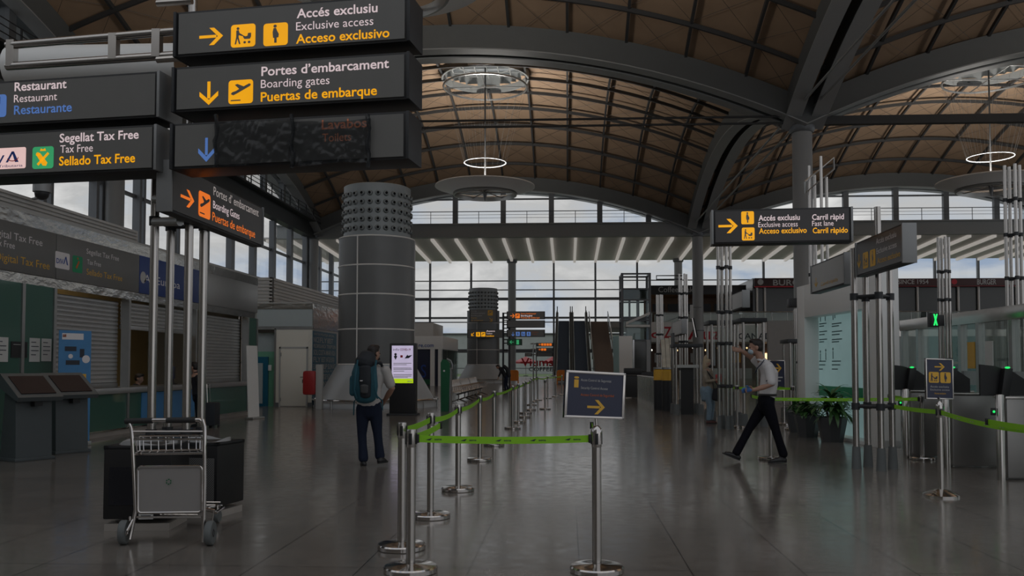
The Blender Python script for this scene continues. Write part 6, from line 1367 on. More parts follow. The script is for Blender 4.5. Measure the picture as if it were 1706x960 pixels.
# low fence of bars
fa, fb = FL(1094, 679), FL(1063, 667); t_ = thing('bar_fence', 'low fence of upright steel bars leading to the brochure racks', 'fence', (fa+fb)/2); d = fb-fa
for k in range(14): p_ = fa+d*(k/13); MB().tube([(p_.x, p_.y, 0), (p_.x, p_.y, .98)], .03, 8).build('bar', 'steel', t_)
MB().tube([fa+Vector((0, 0, 1.0)), fb+Vector((0, 0, 1.0))], .035, 8).build('top_rail', 'dullsteel', t_); m = MB(); m.obox(fa+Vector((.05, 0, .1)), d, (.012, 0, 0), (0, 0, .85)); m.build('glass_infill', 'clearglass', t_)
# waste pillars with yellow tops
for i, (px, py, lab) in enumerate(((1098, 683, 'round dark grey litter bin with a yellow top, left one beside the racks'), (1112, 685, 'round dark litter bin with a yellow top, right one under the racks'))):
    q = FL(px, py); t_ = thing('round_bin', lab, 'litter bin', (q.x, q.y, 0), 0, 'round bins by the brochure racks'); MB().lathe([(.16, 0), (.165, .03), (.165, .95)], (q.x, q.y, 0), 24).build('body', 'blackmetal', t_); MB().lathe([(.17, .95), (.17, 1.25), (.13, 1.3), (.1, 1.22)], (q.x, q.y, 0), 24).build('yellow_top', 'p_yel', t_); MB().lathe([(.175, 1.3), (.175, 1.36)], (q.x, q.y, 0), 24).build('lid', 'dullsteel', t_)
# leaning brochure racks
for i in range(3):
    px = 1104+7*i; Yk = 28.6-.4*i; a = W(px, 620-i, Yk); b = W(px-3, 566-2*i, Yk+.5); t_ = thing('brochure_rack', 'leaning glass brochure rack above the round bins, %s from the left' % ordinal(i), 'brochure rack', a, 0, 'leaning brochure racks')
    m = MB(); m.obox(a, (.13, 0, 0), (0, .05, 0), b-a); m.build('glass_panel', 'racksheen', t_); m = MB(); m.obox(a-Vector((.012, 0, 0)), (.012, 0, 0), (0, .06, 0), b-a); m.obox(a+Vector((.13, 0, 0)), (.012, 0, 0), (0, .06, 0), b-a); m.build('side_rails', 'chrome', t_)
    m = MB(); m.tube([a, Vector((a.x, a.y, 0))], .02, 6); m.build('leg', 'dullsteel', t_)
# white tapered totem, dark counter and podium near the centre right
q0, q1 = W(1023, 655, 48), W(1054, 655, 48); t_ = thing('white_totem', 'tall white tapered totem behind the tilted information sign', 'totem', ((q0.x+q1.x)/2, 48, 0)); z = W(1040, 560, 48).z
m = MB(); x0, x1 = q0.x+.3, q1.x; m.geo([(x0, 48, 0), (x1, 48, 0), (x1, 48, z), (x0-.02, 48, z), (x0-.25, 48.8, 0), (x1-.1, 48.8, 0), (x1-.1, 48.8, z), (x0-.32, 48.8, z)], [(0, 1, 2, 3), (1, 5, 6, 2), (5, 4, 7, 6), (3, 2, 6, 7), (0, 4, 5, 1)]); m.build('body', 'white', t_, False); m = MB(); m.geo([(x0-.002, 48, 0), (x0-.022, 48, z), (x0-.322, 48.8, z), (x0-.252, 48.8, 0)], [(0, 1, 2, 3)]); m.build('teal_side', 'teal', t_, False)
q = FL(1055, 664); t_ = thing('dark_counter', 'dark podium counter with a frame, right of the tilted information sign', 'counter', (q.x, q.y, 0)); MB().box((q.x, q.y+.3, .55), (.62, .5, 1.0), 0, .02).build('body', 'black', t_); MB().box((q.x, q.y+.3, 1.18), (.75, .6, .26), 0, .04).build('top_case', 'black', t_); m = MB(); m.tube([(q.x-.36, q.y, 0), (q.x-.36, q.y, 1.0), (q.x+.36, q.y, 1.0), (q.x+.36, q.y, 0)], .025, 8); m.build('frame', 'steel', t_)
q = FL(1070, 655); t_ = thing('dark_cabinet', 'dark and glass display cabinet below the lift tower', 'cabinet', (q.x, q.y, 0)); MB().box((q.x, q.y, .55), (1.1, .7, 1.1), 0, .02).build('base', 'blackmetal', t_); MB().box((q.x, q.y, 1.9), (.9, .6, 1.55), 0, .02).build('glass_case', 'darkglaze', t_); MB().b2(q.x-.5, q.x-.42, q.y-.36, q.y-.3, 1.1, 2.75).build('edge_post', 'chrome', t_); MB().b2(q.x+.2, q.x+.4, q.y-.36, q.y-.3, 1.1, 2.75).build('edge_post', 'cap', t_)
# screens on the far column
Yz = 60; t_ = thing('column_screen', 'small bright upright screen hung near the far right column', 'screen', W(1153, 519, Yz)); a = W(1150, 531, Yz); b = W(1155, 508, Yz); MB().b2(a.x, b.x, Yz, Yz+.1, a.z, b.z).build('panel', 'p_grey', t_); a = W(1155, 512, Yz+.05); MB().tube([a, W(1168, 512, 93)], .03, 6).build('arm', 'blackmetal', t_)
t_ = thing('column_screen', 'slanting dark framed screen hung below the bright one near the far right column', 'screen', W(1158, 546, Yz)); a = W(1158.5, 562, Yz); m = MB(); m.obox(a, (.18, 0, 0), (0, .1, 0), W(1152, 530, Yz)-a); m.build('panel', 'black', t_); m = MB(); m.obox(a+Vector((.02, -.01, 0)), (.06, 0, 0), (0, .01, 0), W(1152, 530, Yz)-a); m.build('edge_glint', 'chrome', t_)
# ================================================================== people
def loft(mb, nodes, side, n=16):
    """closed skin through (point, half width along side, half depth)"""
    side = Vector(side).normalized(); rings = []; pts = [Vector(q[0]) for q in nodes]
    def ringat(p, a, b, d):
        s = (side-d*side.dot(d)).normalized(); f = d.cross(s)
        return [mb.bm.verts.new(p+s*(a*math.cos(2*math.pi*k/n))+f*(b*math.sin(2*math.pi*k/n))) for k in range(n)]
    for i, (p, a, b) in enumerate(nodes):
        p = pts[i]; d = (pts[min(i+1, len(pts)-1)]-pts[max(i-1, 0)]).normalized()
        if i == 0:
            for f in (.98, .8, .5): rings.append(ringat(p-d*min(a, b)*f*.9, a*math.sqrt(1-f*f)+.001, b*math.sqrt(1-f*f)+.001, d))
        rings.append(ringat(p, a, b, d))
        if i == len(nodes)-1:
            for f in (.5, .8, .98): rings.append(ringat(p+d*min(a, b)*f*.9, a*math.sqrt(1-f*f)+.001, b*math.sqrt(1-f*f)+.001, d))
    for A, B in zip(rings, rings[1:]):
        for k in range(n): mb.bm.faces.new((A[k], A[(k+1) % n], B[(k+1) % n], B[k]))
    mb.bm.faces.new(rings[0][::-1]); mb.bm.faces.new(rings[-1]); return mb
def limb(mb, pts, rs, n=12):
    pts = [Vector(p) for p in pts]; d = pts[-1]-pts[0]; return loft(mb, [(p, r, r) for p, r in zip(pts, rs)], d.orthogonal(), n)
def fused(mb, name, mt, parent, voxel=.011, smooth=3, label=None):
    me = bpy.data.meshes.new('tmp'); bmesh.ops.recalc_face_normals(mb.bm, faces=mb.bm.faces[:]); mb.bm.to_mesh(me); mb.bm.free()
    o = bpy.data.objects.new('tmp', me); COL.objects.link(o)
    r = o.modifiers.new('r', 'REMESH'); r.mode = 'VOXEL'; r.voxel_size = voxel
    s = o.modifiers.new('s', 'SMOOTH'); s.factor = .5; s.iterations = smooth
    bpy.context.view_layer.update()
    m2 = bpy.data.meshes.new_from_object(o.evaluated_get(bpy.context.evaluated_depsgraph_get())); bpy.data.objects.remove(o)
    m2.transform(world_of(parent).inverted()); m2.name = name
    return link(name, m2, mt, parent, True, label, 80)
def head(mb, c, f, s=1.0, up=(0, 0, 1), neck=None):
    c = Vector(c); f = Vector(f).normalized(); up = Vector(up); up = (up-f*up.dot(f)).normalized(); sd = f.cross(up); R = Matrix((sd, f, up)).transposed().to_4x4()
    E_ = lambda x, y, z, a, b, h: mb.ball(c+(sd*x+f*y+up*z)*s, (a*s, b*s, h*s), 16, R)
    E_(0, -.008, .03, .076, .096, .088); E_(0, .022, -.03, .062, .07, .075); E_(0, .05, -.075, .038, .036, .032); E_(0, .07, .012, .045, .03, .02)
    E_(0, .098, -.022, .012, .018, .016); E_(0, .09, -.005, .009, .014, .022); E_(0, .085, -.055, .024, .012, .010)
    for x in (-1, 1): E_(.077*x, -.01, -.012, .010, .022, .032); E_(.035*x, .066, -.02, .02, .02, .018)
    if neck is not None: limb(mb, [neck, c+(up*-.06-f*.02)*s], [.062*s, .052*s])
def hair_cap(c, f, s, mt, parent, low=-.03, long_=0.0, name='hair'):
    c = Vector(c); f = Vector(f).normalized(); up = Vector((0, 0, 1)); up = (up-f*up.dot(f)).normalized(); sd = f.cross(up); R = Matrix((sd, f, up)).transposed().to_4x4(); mb = MB()
    E_ = lambda x, y, z, a, b, h: mb.ball(c+(sd*x+f*y+up*z)*s, (a*s, b*s, h*s), 16, R)
    E_(0, -.02, .048, .083, .096, .082); E_(0, -.045, .0, .078, .066, .075+long_*.4); E_(0, .04, .095, .062, .05, .035)
    if long_: E_(0, -.05, -.07, .08, .05, .07); E_(.05, -.02, -.03, .035, .05, .08); E_(-.05, -.02, -.03, .035, .05, .08)
    return fused(mb, name, mt, parent, .012, 2)
def hand(mb, w, d, side, curl=.5, s=1.0, thumb=1):
    """palm and five bent fingers; d runs wrist to fingers, side across the knuckles, fingers curl to side x d"""
    w = Vector(w); d = Vector(d).normalized(); side = Vector(side); side = (side-d*side.dot(d)).normalized(); nrm = side.cross(d)
    loft(mb, [(w, .026*s, .020*s), (w+d*.045*s, .038*s, .016*s), (w+d*.088*s, .041*s, .014*s)], side, 12)
    for k, L_ in enumerate((.066, .078, .072, .056)):
        p = w+d*.088*s+side*(.029-.0195*k)*s; pts = [p-d*.02*s, p]; a = curl*.5
        for j, fr in enumerate((.45, .32, .26)):
            p = p+(d*math.cos(a)+nrm*math.sin(a))*L_*fr*s; pts.append(p); a += curl
        limb(mb, pts, [.0095*s, .0095*s, .009*s, .0085*s, .0075*s], 8)
    p = w+d*.025*s+side*.03*s*thumb; q = p+(d*.6+side*.75*thumb+nrm*.3).normalized()*.042*s; r = q+(d*.9+side*.2*thumb+nrm*.5).normalized()*.034*s
    limb(mb, [p-side*.01*thumb*s, p, q, r], [.013*s, .0135*s, .011*s, .009*s], 8)
def shoe(t_, ank, heel, toe, mt, name='shoe', w=.046):
    mb = MB(); heel = Vector(heel); toe = Vector(toe); d = (toe-heel).normalized(); sd = d.cross(Vector((0, 0, 1))).normalized(); u = sd.cross(d); L_ = (toe-heel).length
    loft(mb, [(heel+d*.03+u*.038, w*.78, .036), (heel+d*L_*.35+u*.042, w*.85, .042), (heel+d*L_*.65+u*.034, w, .033), (heel+d*(L_-.045)+u*.026, w*.82, .025)], sd)
    loft(mb, [(Vector(ank), w*.85, w*.95), (heel+d*.07+u*.05, w*.82, .05)], sd)
    o = fused(mb, name, mt, t_, .009, 2)
    sb = MB(); pts = []
    for k in range(20):
        a = 2*math.pi*k/20; x = L_/2+(L_/2)*math.cos(a); yy = w*(1.0 if math.cos(a) > -.2 else .86)*math.sin(a); pts.append(heel+d*x+sd*yy)
    sb.geo([p+u*.0 for p in pts]+[p+u*.02 for p in pts], [tuple(range(19, -1, -1)), tuple(range(20, 40))]+[(k, (k+1) % 20, 20+(k+1) % 20, 20+k) for k in range(20)]); sb.build('sole', 'rubber', o, True)
    return o
M['skin'] = mat('skin', (.36, .205, .145, 1), .5, 0, .06); M['hair_dark'] = mat('dark_brown_hair', (.018, .013, .011, 1), .6, 0, .2, 60); M['hair_fair'] = mat('fair_hair', (.42, .33, .22, 1), .6, 0, .2, 60)
M['shirt_white'] = mat('white_shirt', (.62, .60, .60, 1), .7, 0, .05, 8, bump=.25); M['shirt_grey'] = mat('pale_tshirt', (.46, .43, .41, 1), .8, 0, .06, 8, bump=.2)
M['trousers'] = mat('black_trousers', (.007, .007, .011, 1), .9, 0, .1, spec=.15); M['jeans'] = mat('dark_jeans', (.016, .022, .042, 1), .9, 0, .15, 20, spec=.2); M['jeans_pale'] = mat('pale_jeans', (.17, .24, .30, 1), .8, 0, .15, 20)
M['shoe'] = mat('black_shoe', (.012, .012, .013, 1), .4, 0, .1); M['boot'] = mat('brown_boot', (.07, .022, .02, 1), .5, 0, .1); M['mask_blue'] = mat('pale_blue_mask', (.40, .50, .56, 1), .7, 0, .04)
M['mask_black'] = mat('black_mask', (.012, .012, .012, 1), .7, 0, .04); M['glove'] = mat('blue_glove', (.06, .16, .42, 1), .5, 0, .05); M['dark_cloth'] = mat('dark_cloth', (.014, .014, .018, 1), .8, 0, .1)
M['pack_teal'] = mat('teal_pack_cloth', (.018, .095, .13, 1), .7, 0, .15, 12, bump=.2); M['pack_dark'] = mat('dark_pack_cloth', (.018, .022, .028, 1), .7, 0, .1, 12); M['pack_grey'] = mat('grey_pack_pocket', (.07, .072, .075, 1), .8, 0, .1)
M['pattern'] = mat('patterned_jacket', (.26, .22, .17, 1), .8, 0, .75, 9); M['eye'] = mat('eye_dark', (.02, .015, .012, 1), .2, 0, 0)
def legs(mb, hipL, kneeL, ankL, hipR, kneeR, ankR, side, k=1.0, waist=None, hem=.0):
    hc = (Vector(hipL)+Vector(hipR))/2
    loft(mb, [(hc+Vector((0, 0, -.06)), .155*k, .11*k), (hc+Vector((0, 0, .06)), .165*k, .115*k), (waist or hc+Vector((0, 0, .17)), .155*k, .105*k)], side)
    for h, kn, a in ((hipL, kneeL, ankL), (hipR, kneeR, ankR)):
        h, kn, a = Vector(h), Vector(kn), Vector(a); limb(mb, [h, h.lerp(kn, .5), kn, kn.lerp(a, .45), a], [.095*k, .082*k, .062*k, .058*k, (.05+hem)*k])
# ---------------- man with the white shirt
Y = FL(1297, 771).y; P = lambda x, y, d=0.0: W(x, y, Y+d)
t_ = thing('person', 'man in white short-sleeved shirt and dark trousers striding left, arm stretched out pointing', 'person', (P(1270, 700).x, Y, 0))
fc = Vector((-1, .12, -.05)); hc = P(1259, 579); side = (0, 1, 0)
SL, EL, WL = P(1281, 613, -.19), P(1286, 641, -.25), P(1256, 650, -.24); SR, ER, WR = P(1268, 609, .17), P(1250, 594, .2), P(1236, 585, .2)
hL, kL, aL = P(1278, 672, -.09), P(1292, 716, -.09), P(1305, 757, -.08); hR, kR, aR = P(1275, 672, .09), P(1249, 713, .1), P(1227, 754, .08)
mb = MB(); head(mb, hc, fc, 1.0, (0.05, 0, 1), P(1270, 605)); loft(mb, [(P(1279, 660), .13, .08), (P(1282, 635), .14, .085), (P(1281, 617), .14, .075), (P(1273, 606), .07, .06)], side)
limb(mb, [SL, EL, EL.lerp(WL, .5), WL], [.05, .042, .04, .028]); limb(mb, [SR, ER, ER.lerp(WR, .5), WR], [.05, .042, .038, .027])
hand(mb, WL, (-1, 0, -.02), (0, -.3, 1), .75, 1.0, 1); hand(mb, WR, (-1, .05, .25), (0, .2, 1), .35, 1.0, 1)
for h, k_, a in ((hL, kL, aL), (hR, kR, aR)): limb(mb, [h, k_, a], [.075, .05, .036])
fused(mb, 'body', 'skin', t_, .009, 2)
mb = MB(); loft(mb, [(P(1278, 661), .165, .115), (P(1281, 640), .17, .125), (P(1282, 622), .185, .12), (P(1276, 610), .16, .095), (P(1271, 604), .085, .075)], side)
limb(mb, [SL, SL.lerp(EL, .85)], [.075, .068]); limb(mb, [SR, SR.lerp(ER, .62)], [.072, .062]); sh = fused(mb, 'shirt', 'shirt_white', t_, .012, 2)
m = MB(); cN = P(1270, 602.5); m.ring(cN, .075, .018, 24, 8, Matrix.Rotation(math.radians(24), 4, 'Y')); m.build('collar', 'shirt_white', sh); m = MB(); m.tube([P(1273, 600, -.085), P(1268, 607, -.1), P(1262, 613, -.06), P(1258, 622, 0)], .008, 6); m.build('lanyard', 'navy', sh)
m = MB(); m.geo([P(1276, 634, -.263), P(1284, 632, -.263), P(1284, 634, -.263), P(1276, 636, -.263)], [(0, 1, 2, 3)]); m.build('sleeve_print', 'ink', sh)
mb = MB(); legs(mb, hL, kL, aL, hR, kR, aR, side, 1.04, P(1279, 657), .012); fused(mb, 'trousers', 'trousers', t_, .012, 2)
m = MB(); m.ring(P(1278.5, 658), .128, .018, 32, 8); m.bm.transform(Matrix.Translation(P(1278.5, 658)) @ Matrix.Diagonal((.92, 1.28, 1, 1)) @ Matrix.Translation(-P(1278.5, 658))); m.build('belt', 'black', t_)
shoe(t_, aL, P(1311, 771, -.08), P(1279, 771.5, -.08), 'shoe'); shoe(t_, aR, P(1232.5, 768, .08), P(1203, 756, .08), 'shoe')
hair_cap(hc, fc, 1.0, 'hair_dark', t_)
m = MB(); f_ = fc.normalized(); m.ball(hc+f_*.062+Vector((0, 0, -.055)), (.052, .06, .05), 14); fused(m, 'face_mask', 'mask_blue', t_, .01, 2)
m = MB(); [m.ball(hc+f_*.088+Vector((0, s_*.034, .0)), .009, 8) for s_ in (-1, 1)]; m.build('eyes', 'eye', t_)
m = MB(); hand(m, WL+Vector((-.04, 0, 0)), (-1, 0, -.02), (0, -.3, 1), .75, 1.06, 1); fused(m, 'glove', 'glove', t_, .008, 2)
# ---------------- backpacker
Y = FL(607, 776).y; P = lambda x, y, d=0.0: W(x, y, Y+d); sd = Vector((1, -.12, 0))
t_ = thing('person', 'man with a teal backpack, pale t-shirt and dark jeans, standing with his back turned', 'person', (P(616, 700).x, Y, 0))
fc = Vector((.62, 1, -.05)); hc = P(623, 589); S1, E1, W1 = P(601, 618, .0), P(590, 648, .06), P(598, 668, .2); S2, E2, W2 = P(642, 618, -.02), P(653, 648, .02), P(641, 667, .16)
hL, kL, aL = P(605, 680), P(603, 724, .02), P(605.5, 764); hR, kR, aR = P(625, 680, .02), P(629, 722, .05), P(633, 760, .08)
mb = MB(); head(mb, hc, fc, .97, (0, 0, 1), P(621, 611)); loft(mb, [(P(614, 668), .13, .08), (P(617, 640), .13, .085), (P(620, 620), .15, .075), (P(621, 611), .07, .06)], sd)
limb(mb, [S1, E1, E1.lerp(W1, .5), W1], [.052, .044, .042, .029]); limb(mb, [S2, E2, E2.lerp(W2, .4), W2], [.052, .046, .043, .03]); hand(mb, W1, (.4, .5, -.6), (1, 0, .3), .6, 1, 1); hand(mb, W2, (-.5, .5, -.5), (-1, 0, .3), .6, 1, 1)
for h, k_, a in ((hL, kL, aL), (hR, kR, aR)): limb(mb, [h, k_, a], [.075, .05, .036])
fused(mb, 'body', 'skin', t_, .009, 2)
mb = MB(); loft(mb, [(P(614, 674), .17, .115), (P(617, 645), .165, .12), (P(621, 622), .19, .115), (P(621, 612), .13, .085), (P(621, 607), .075, .065)], sd)
limb(mb, [S1, S1.lerp(E1, .75)], [.075, .07]); limb(mb, [S2, S2.lerp(E2, .75)], [.078, .072]); fused(mb, 't_shirt', 'shirt_grey', t_, .012, 2)
mb = MB(); legs(mb, hL, kL, aL, hR, kR, aR, sd, 1.06, P(614, 668), .016); fused(mb, 'jeans', 'jeans', t_, .012, 2)
shoe(t_, aL, P(607, 778, -.07), P(604, 776, .2), 'shoe'); shoe(t_, aR, P(629, 773, .0), P(646, 770, .14), 'shoe'); hair_cap(hc, fc, .97, 'hair_dark', t_)
m = MB(); f_ = fc.normalized(); m.ball(hc+f_*.066+Vector((0, 0, -.072)), (.045, .045, .03), 12); fused(m, 'beard', 'hair_dark', t_, .01, 2)
m = MB(); [m.ball(hc+f_*.084+Vector((f_.y*s_*.032, -f_.x*s_*.032, .0)), .009, 8) for s_ in (-1, 1)]; m.build('eyes', 'eye', t_)
b_ = thing('backpack', 'large teal hiking backpack with dark centre panel on the standing man', 'backpack', (P(608, 640).x, Y-.3, P(608, 668).z))
mb = MB(); D_ = -.30
loft(mb, [(P(609, 662, D_), .16, .10), (P(608, 645, D_), .185, .135), (P(607, 622, D_), .18, .135), (P(610, 602, D_+.02), .145, .11)], sd); fused(mb, 'main_bag', 'pack_teal', b_, .013, 3)
mb = MB(); loft(mb, [(P(609, 604, D_-.01), .15, .13), (P(612, 596, D_+.02), .125, .11)], sd); fused(mb, 'lid', 'pack_dark', b_, .012, 3)
mb = MB(); loft(mb, [(P(609, 660, D_-.10), .075, .035), (P(608, 635, D_-.13), .09, .035), (P(608, 612, D_-.11), .085, .035)], sd); pnl = fused(mb, 'centre_panel', 'pack_dark', b_, .011, 2)
mb = MB(); loft(mb, [(P(607, 654, D_-.15), .055, .02), (P(607, 643, D_-.16), .06, .022)], sd); fused(mb, 'pocket', 'pack_grey', b_, .010, 2)
for x0, x1 in ((592, 590), (623, 625)): MB().tube([P(x0+4, 600, D_-.10), P(x0, 625, D_-.155), P(x1, 650, D_-.15), P(x1+4, 664, D_-.09)], .014, 6).build('side_strap', 'pack_teal', b_)
mb = MB(); limb(mb, [P(588, 655, D_), P(588, 630, D_)], [.05, .045]); fused(mb, 'side_pocket', 'pack_teal', b_, .012, 2)
MB().box(P(602, 634.5, D_-.165), (.035, .012, .012)).build('white_tag', 'p_white', b_)
for pts in ([P(594, 664, -.2), P(590, 670, -.1), P(589, 692, -.05)], [P(628, 660, -.2), P(637, 668, -.14), P(638, 684, -.12), P(634, 672, -.13)]): MB().tube(pts, .010, 6).build('hip_strap', 'pack_teal', b_)
for a, b in ((P(606, 606, -.2), P(603, 611, .0)), (P(633, 606, -.2), P(637, 611, .0))): MB().tube([a, P((606 if a.x < b.x+.02 and a.x < P(620, 606).x else 634), 604, -.08), b, b+Vector((0, .11, -.12))], .02, 8).build('shoulder_strap', 'pack_dark', b_)
# ---------------- woman at the gates
Y = FL(1183, 706).y; P = lambda x, y, d=0.0: W(x, y, Y+d); sd = Vector((.25, 1, 0))
t_ = thing('person', 'fair-haired woman in patterned jacket, pale jeans and brown ankle boots with black mask', 'person', (P(1181, 690).x, Y, 0))
fc = Vector((1, -.25, -.1)); hc = P(1178, 606.5); S1, E1, W1 = P(1174, 619, -.15), P(1177, 636, -.2), P(1192, 634, -.2); S2, E2, W2 = P(1183, 619, .14), P(1188, 635, .18), P(1199, 632, .12)
hL, kL, aL = P(1178, 653, -.08), P(1182, 676, -.07), P(1181, 698, -.06); hR, kR, aR = P(1181, 653, .08), P(1187, 676, .08), P(1184, 698, .08)
mb = MB(); head(mb, hc, fc, .92, (0, 0, 1), P(1178, 617)); loft(mb, [(P(1180, 645), .14, .1), (P(1178, 630), .13, .1), (P(1178, 619), .15, .085)], sd)
limb(mb, [S1, E1, W1], [.045, .04, .026]); limb(mb, [S2, E2, W2], [.045, .04, .026]); hand(mb, W1, (1, 0, 0), (0, -.2, 1), .6, .95, 1); hand(mb, W2, (1, 0, 0), (0, .2, 1), .6, .95, 1)
for h, k_, a in ((hL, kL, aL), (hR, kR, aR)): limb(mb, [h, k_, a], [.07, .048, .034])
fused(mb, 'body', 'skin', t_, .010, 2)
mb = MB(); loft(mb, [(P(1180, 646), .165, .125), (P(1178, 632), .155, .12), (P(1178, 620), .165, .10), (P(1178, 615), .08, .07)], sd); limb(mb, [S1, E1, E1.lerp(W1, .8)], [.065, .055, .045]); limb(mb, [S2, E2, E2.lerp(W2, .8)], [.065, .055, .045]); fused(mb, 'jacket', 'pattern', t_, .013, 2)
mb = MB(); legs(mb, hL, kL, aL, hR, kR, aR, sd, 1.08, P(1180, 644), .01); loft(mb, [(P(1174, 664), .13, .09), (P(1174, 650), .15, .12)], sd); fused(mb, 'jeans', 'jeans_pale', t_, .013, 2)
for a, dd in ((aL, -.06), (aR, .08)): x0 = a.x; shoe(t_, a, (x0-.07, Y+dd, 0), (x0+.17, Y+dd-.03, 0), 'boot', 'ankle_boot', .044)
hair_cap(hc, fc, .95, 'hair_fair', t_, long_=.4); m = MB(); f_ = fc.normalized(); m.ball(hc+f_*.06+Vector((0, 0, -.05)), (.05, .055, .048), 14); fused(m, 'face_mask', 'mask_black', t_, .01, 2)
m = MB(); [m.ball(hc+f_*.08+Vector((-f_.y*s_*.03, f_.x*s_*.03, .0)), .008, 8) for s_ in (-1, 1)]; m.build('eyes', 'eye', t_)
t_ = thing('handbag', 'dark handbag hanging at the hip of the fair-haired woman', 'handbag', P(1194, 668, -.1)); mb = MB(); loft(mb, [(P(1195, 665, -.14), .13, .06), (P(1195, 650, -.14), .11, .05)], (1, .1, 0)); fused(mb, 'bag', 'dark_cloth', t_, .012, 3); MB().tube([P(1189, 649, -.14), P(1187, 635, -.17), P(1178, 618, -.19), P(1187, 630, -.12), P(1200, 649, -.14)], .010, 6).build('strap', 'dark_cloth', t_)
t_ = thing('document_folder', 'small red folder held by the fair-haired woman', 'folder', P(1197, 636, -.05)); MB().obox(P(1193, 638, -.1), (.16, .1, .02), (0, -.012, .0), (-.02, 0, .2), .003).build('cover', 'red', t_)
# ---------------- bending person by the far drum
Y = FL(842, 650).y; P = lambda x, y, d=0.0: W(x, y, Y+d); sd = Vector((0, 1, 0))
t_ = thing('person', 'person in dark clothes bending forward beside the far drum', 'person', (P(842, 640).x, Y, 0)); fc = Vector((-.8, 0, -.6)); hc = P(829.5, 611.5)
hL, kL, aL = P(843, 630, -.09), P(841, 640, -.09), P(842, 648, -.09); hR, kR, aR = P(844, 630, .09), P(844, 640, .09), P(846, 648.2, .09)
mb = MB(); head(mb, hc, fc, 1, (-.4, 0, 1), P(833, 613)); loft(mb, [(P(843, 629), .14, .1), (P(838, 620), .15, .11), (P(834, 614.5), .16, .1)], sd)
for s_ in (-1, 1): limb(mb, [P(835, 616, .18*s_), P(833, 623, .2*s_), P(830, 630, .15*s_)], [.05, .042, .03]); hand(mb, P(830, 630, .15*s_), (-.3, 0, -1), (0, 1, 0), .5)
for h, k_, a in ((hL, kL, aL), (hR, kR, aR)): limb(mb, [h, k_, a], [.075, .05, .036])
fused(mb, 'body', 'skin', t_, .012, 2)
mb = MB(); loft(mb, [(P(843, 629), .165, .12), (P(838, 620), .17, .13), (P(834, 614.5), .18, .12)], sd)
for s_ in (-1, 1): limb(mb, [P(835, 616, .18*s_), P(833, 623, .2*s_), P(831, 627, .17*s_)], [.07, .06, .05])
fused(mb, 'dark_top', 'dark_cloth', t_, .015, 2); mb = MB(); legs(mb, hL, kL, aL, hR, kR, aR, sd, 1.06, P(842.5, 627), .01); fused(mb, 'trousers', 'jeans', t_, .015, 2)
for a, dd in ((aL, -.09), (aR, .09)): shoe(t_, a, (a.x+.06, Y+dd, 0), (a.x-.2, Y+dd, 0), 'shoe')
hair_cap(hc, fc, 1.0, 'hair_dark', t_)
b_ = thing('backpack', 'dark backpack on the back of the bending person', 'backpack', P(845, 625)); mb = MB(); loft(mb, [(P(848, 626), .16, .12), (P(845, 615.5), .16, .13), (P(840, 610.5), .13, .10)], sd); fused(mb, 'main_bag', 'pack_dark', b_, .016, 3); MB().tube([P(838, 611, -.12), P(834, 614, -.15), P(836, 619, -.16)], .02, 6).build('strap', 'pack_dark', b_)
# ---------------- traveller in black with a suitcase at the tax desk
Y = FL(331, 711).y; P = lambda x, y, d=0.0: W(x, y, Y+d); sd = Vector((.3, 1, 0)); t_ = thing('person', 'dark-haired person in black standing at the open counter behind the tower poles', 'person', (P(331, 690).x, Y, 0)); fc = Vector((-1, .2, 0)); hc = P(323, 612)
hL, kL, aL = P(331, 661, -.09), P(330, 686, -.08), P(331, 704, -.08); hR, kR, aR = P(332, 661, .09), P(333, 686, .09), P(334, 705, .09)
mb = MB(); head(mb, hc, fc, .95, (0, 0, 1), P(326, 624)); loft(mb, [(P(331, 656), .14, .1), (P(330, 640), .15, .11), (P(328, 627), .16, .1)], sd)
for s_, q in ((-1, P(336, 655, -.22)), (1, P(322, 650, .2))): limb(mb, [P(330, 629, .17*s_), P(334, 645, .22*s_), q], [.05, .042, .03]); hand(mb, q, (0, 0, -1), (1, 0, 0), .6)
for h, k_, a in ((hL, kL, aL), (hR, kR, aR)): limb(mb, [h, k_, a], [.075, .05, .036])
fused(mb, 'body', 'skin', t_, .011, 2)
mb = MB(); loft(mb, [(P(332, 664), .17, .13), (P(331, 645), .165, .13), (P(328.5, 629), .175, .115), (P(327, 623), .08, .07)], sd)
for s_, q in ((-1, P(336, 652, -.22)), (1, P(323, 648, .2))): limb(mb, [P(330, 629, .17*s_), P(334, 645, .22*s_), q], [.075, .06, .05])
fused(mb, 'coat', 'dark_cloth', t_, .014, 2); mb = MB(); legs(mb, hL, kL, aL, hR, kR, aR, sd, 1.04, P(331, 657), .01); fused(mb, 'trousers', 'trousers', t_, .014, 2)
for a, dd in ((aL, -.08), (aR, .09)): shoe(t_, a, (a.x+.06, Y+dd, 0), (a.x-.2, Y+dd, 0), 'shoe')
hair_cap(hc, fc, .97, 'hair_dark', t_)
q = FL(349, 713); t_ = thing('suitcase', 'dark upright suitcase with raised handle beside the person in black', 'suitcase', (q.x, q.y, 0)); MB().box((q.x, q.y+.12, .31), (.26, .42, .52), .1, .035).build('shell', 'pack_dark', t_)
for dx in (-.1, .1):
    for dy in (-.05, .28): MB().lathe([(.03, .0), (.032, .03), (.02, .05)], (q.x+dx, q.y+dy, 0), 10).build('castor', 'rubber', t_)
h0 = W(338, 654, q.y); m = MB(); m.tube([(q.x-.08, q.y+.05, .56), (q.x-.1, q.y+.05, .98), (q.x-.1, q.y+.2, .98), (q.x-.08, q.y+.2, .56)], .010, 6); m.build('handle', 'chrome', t_)
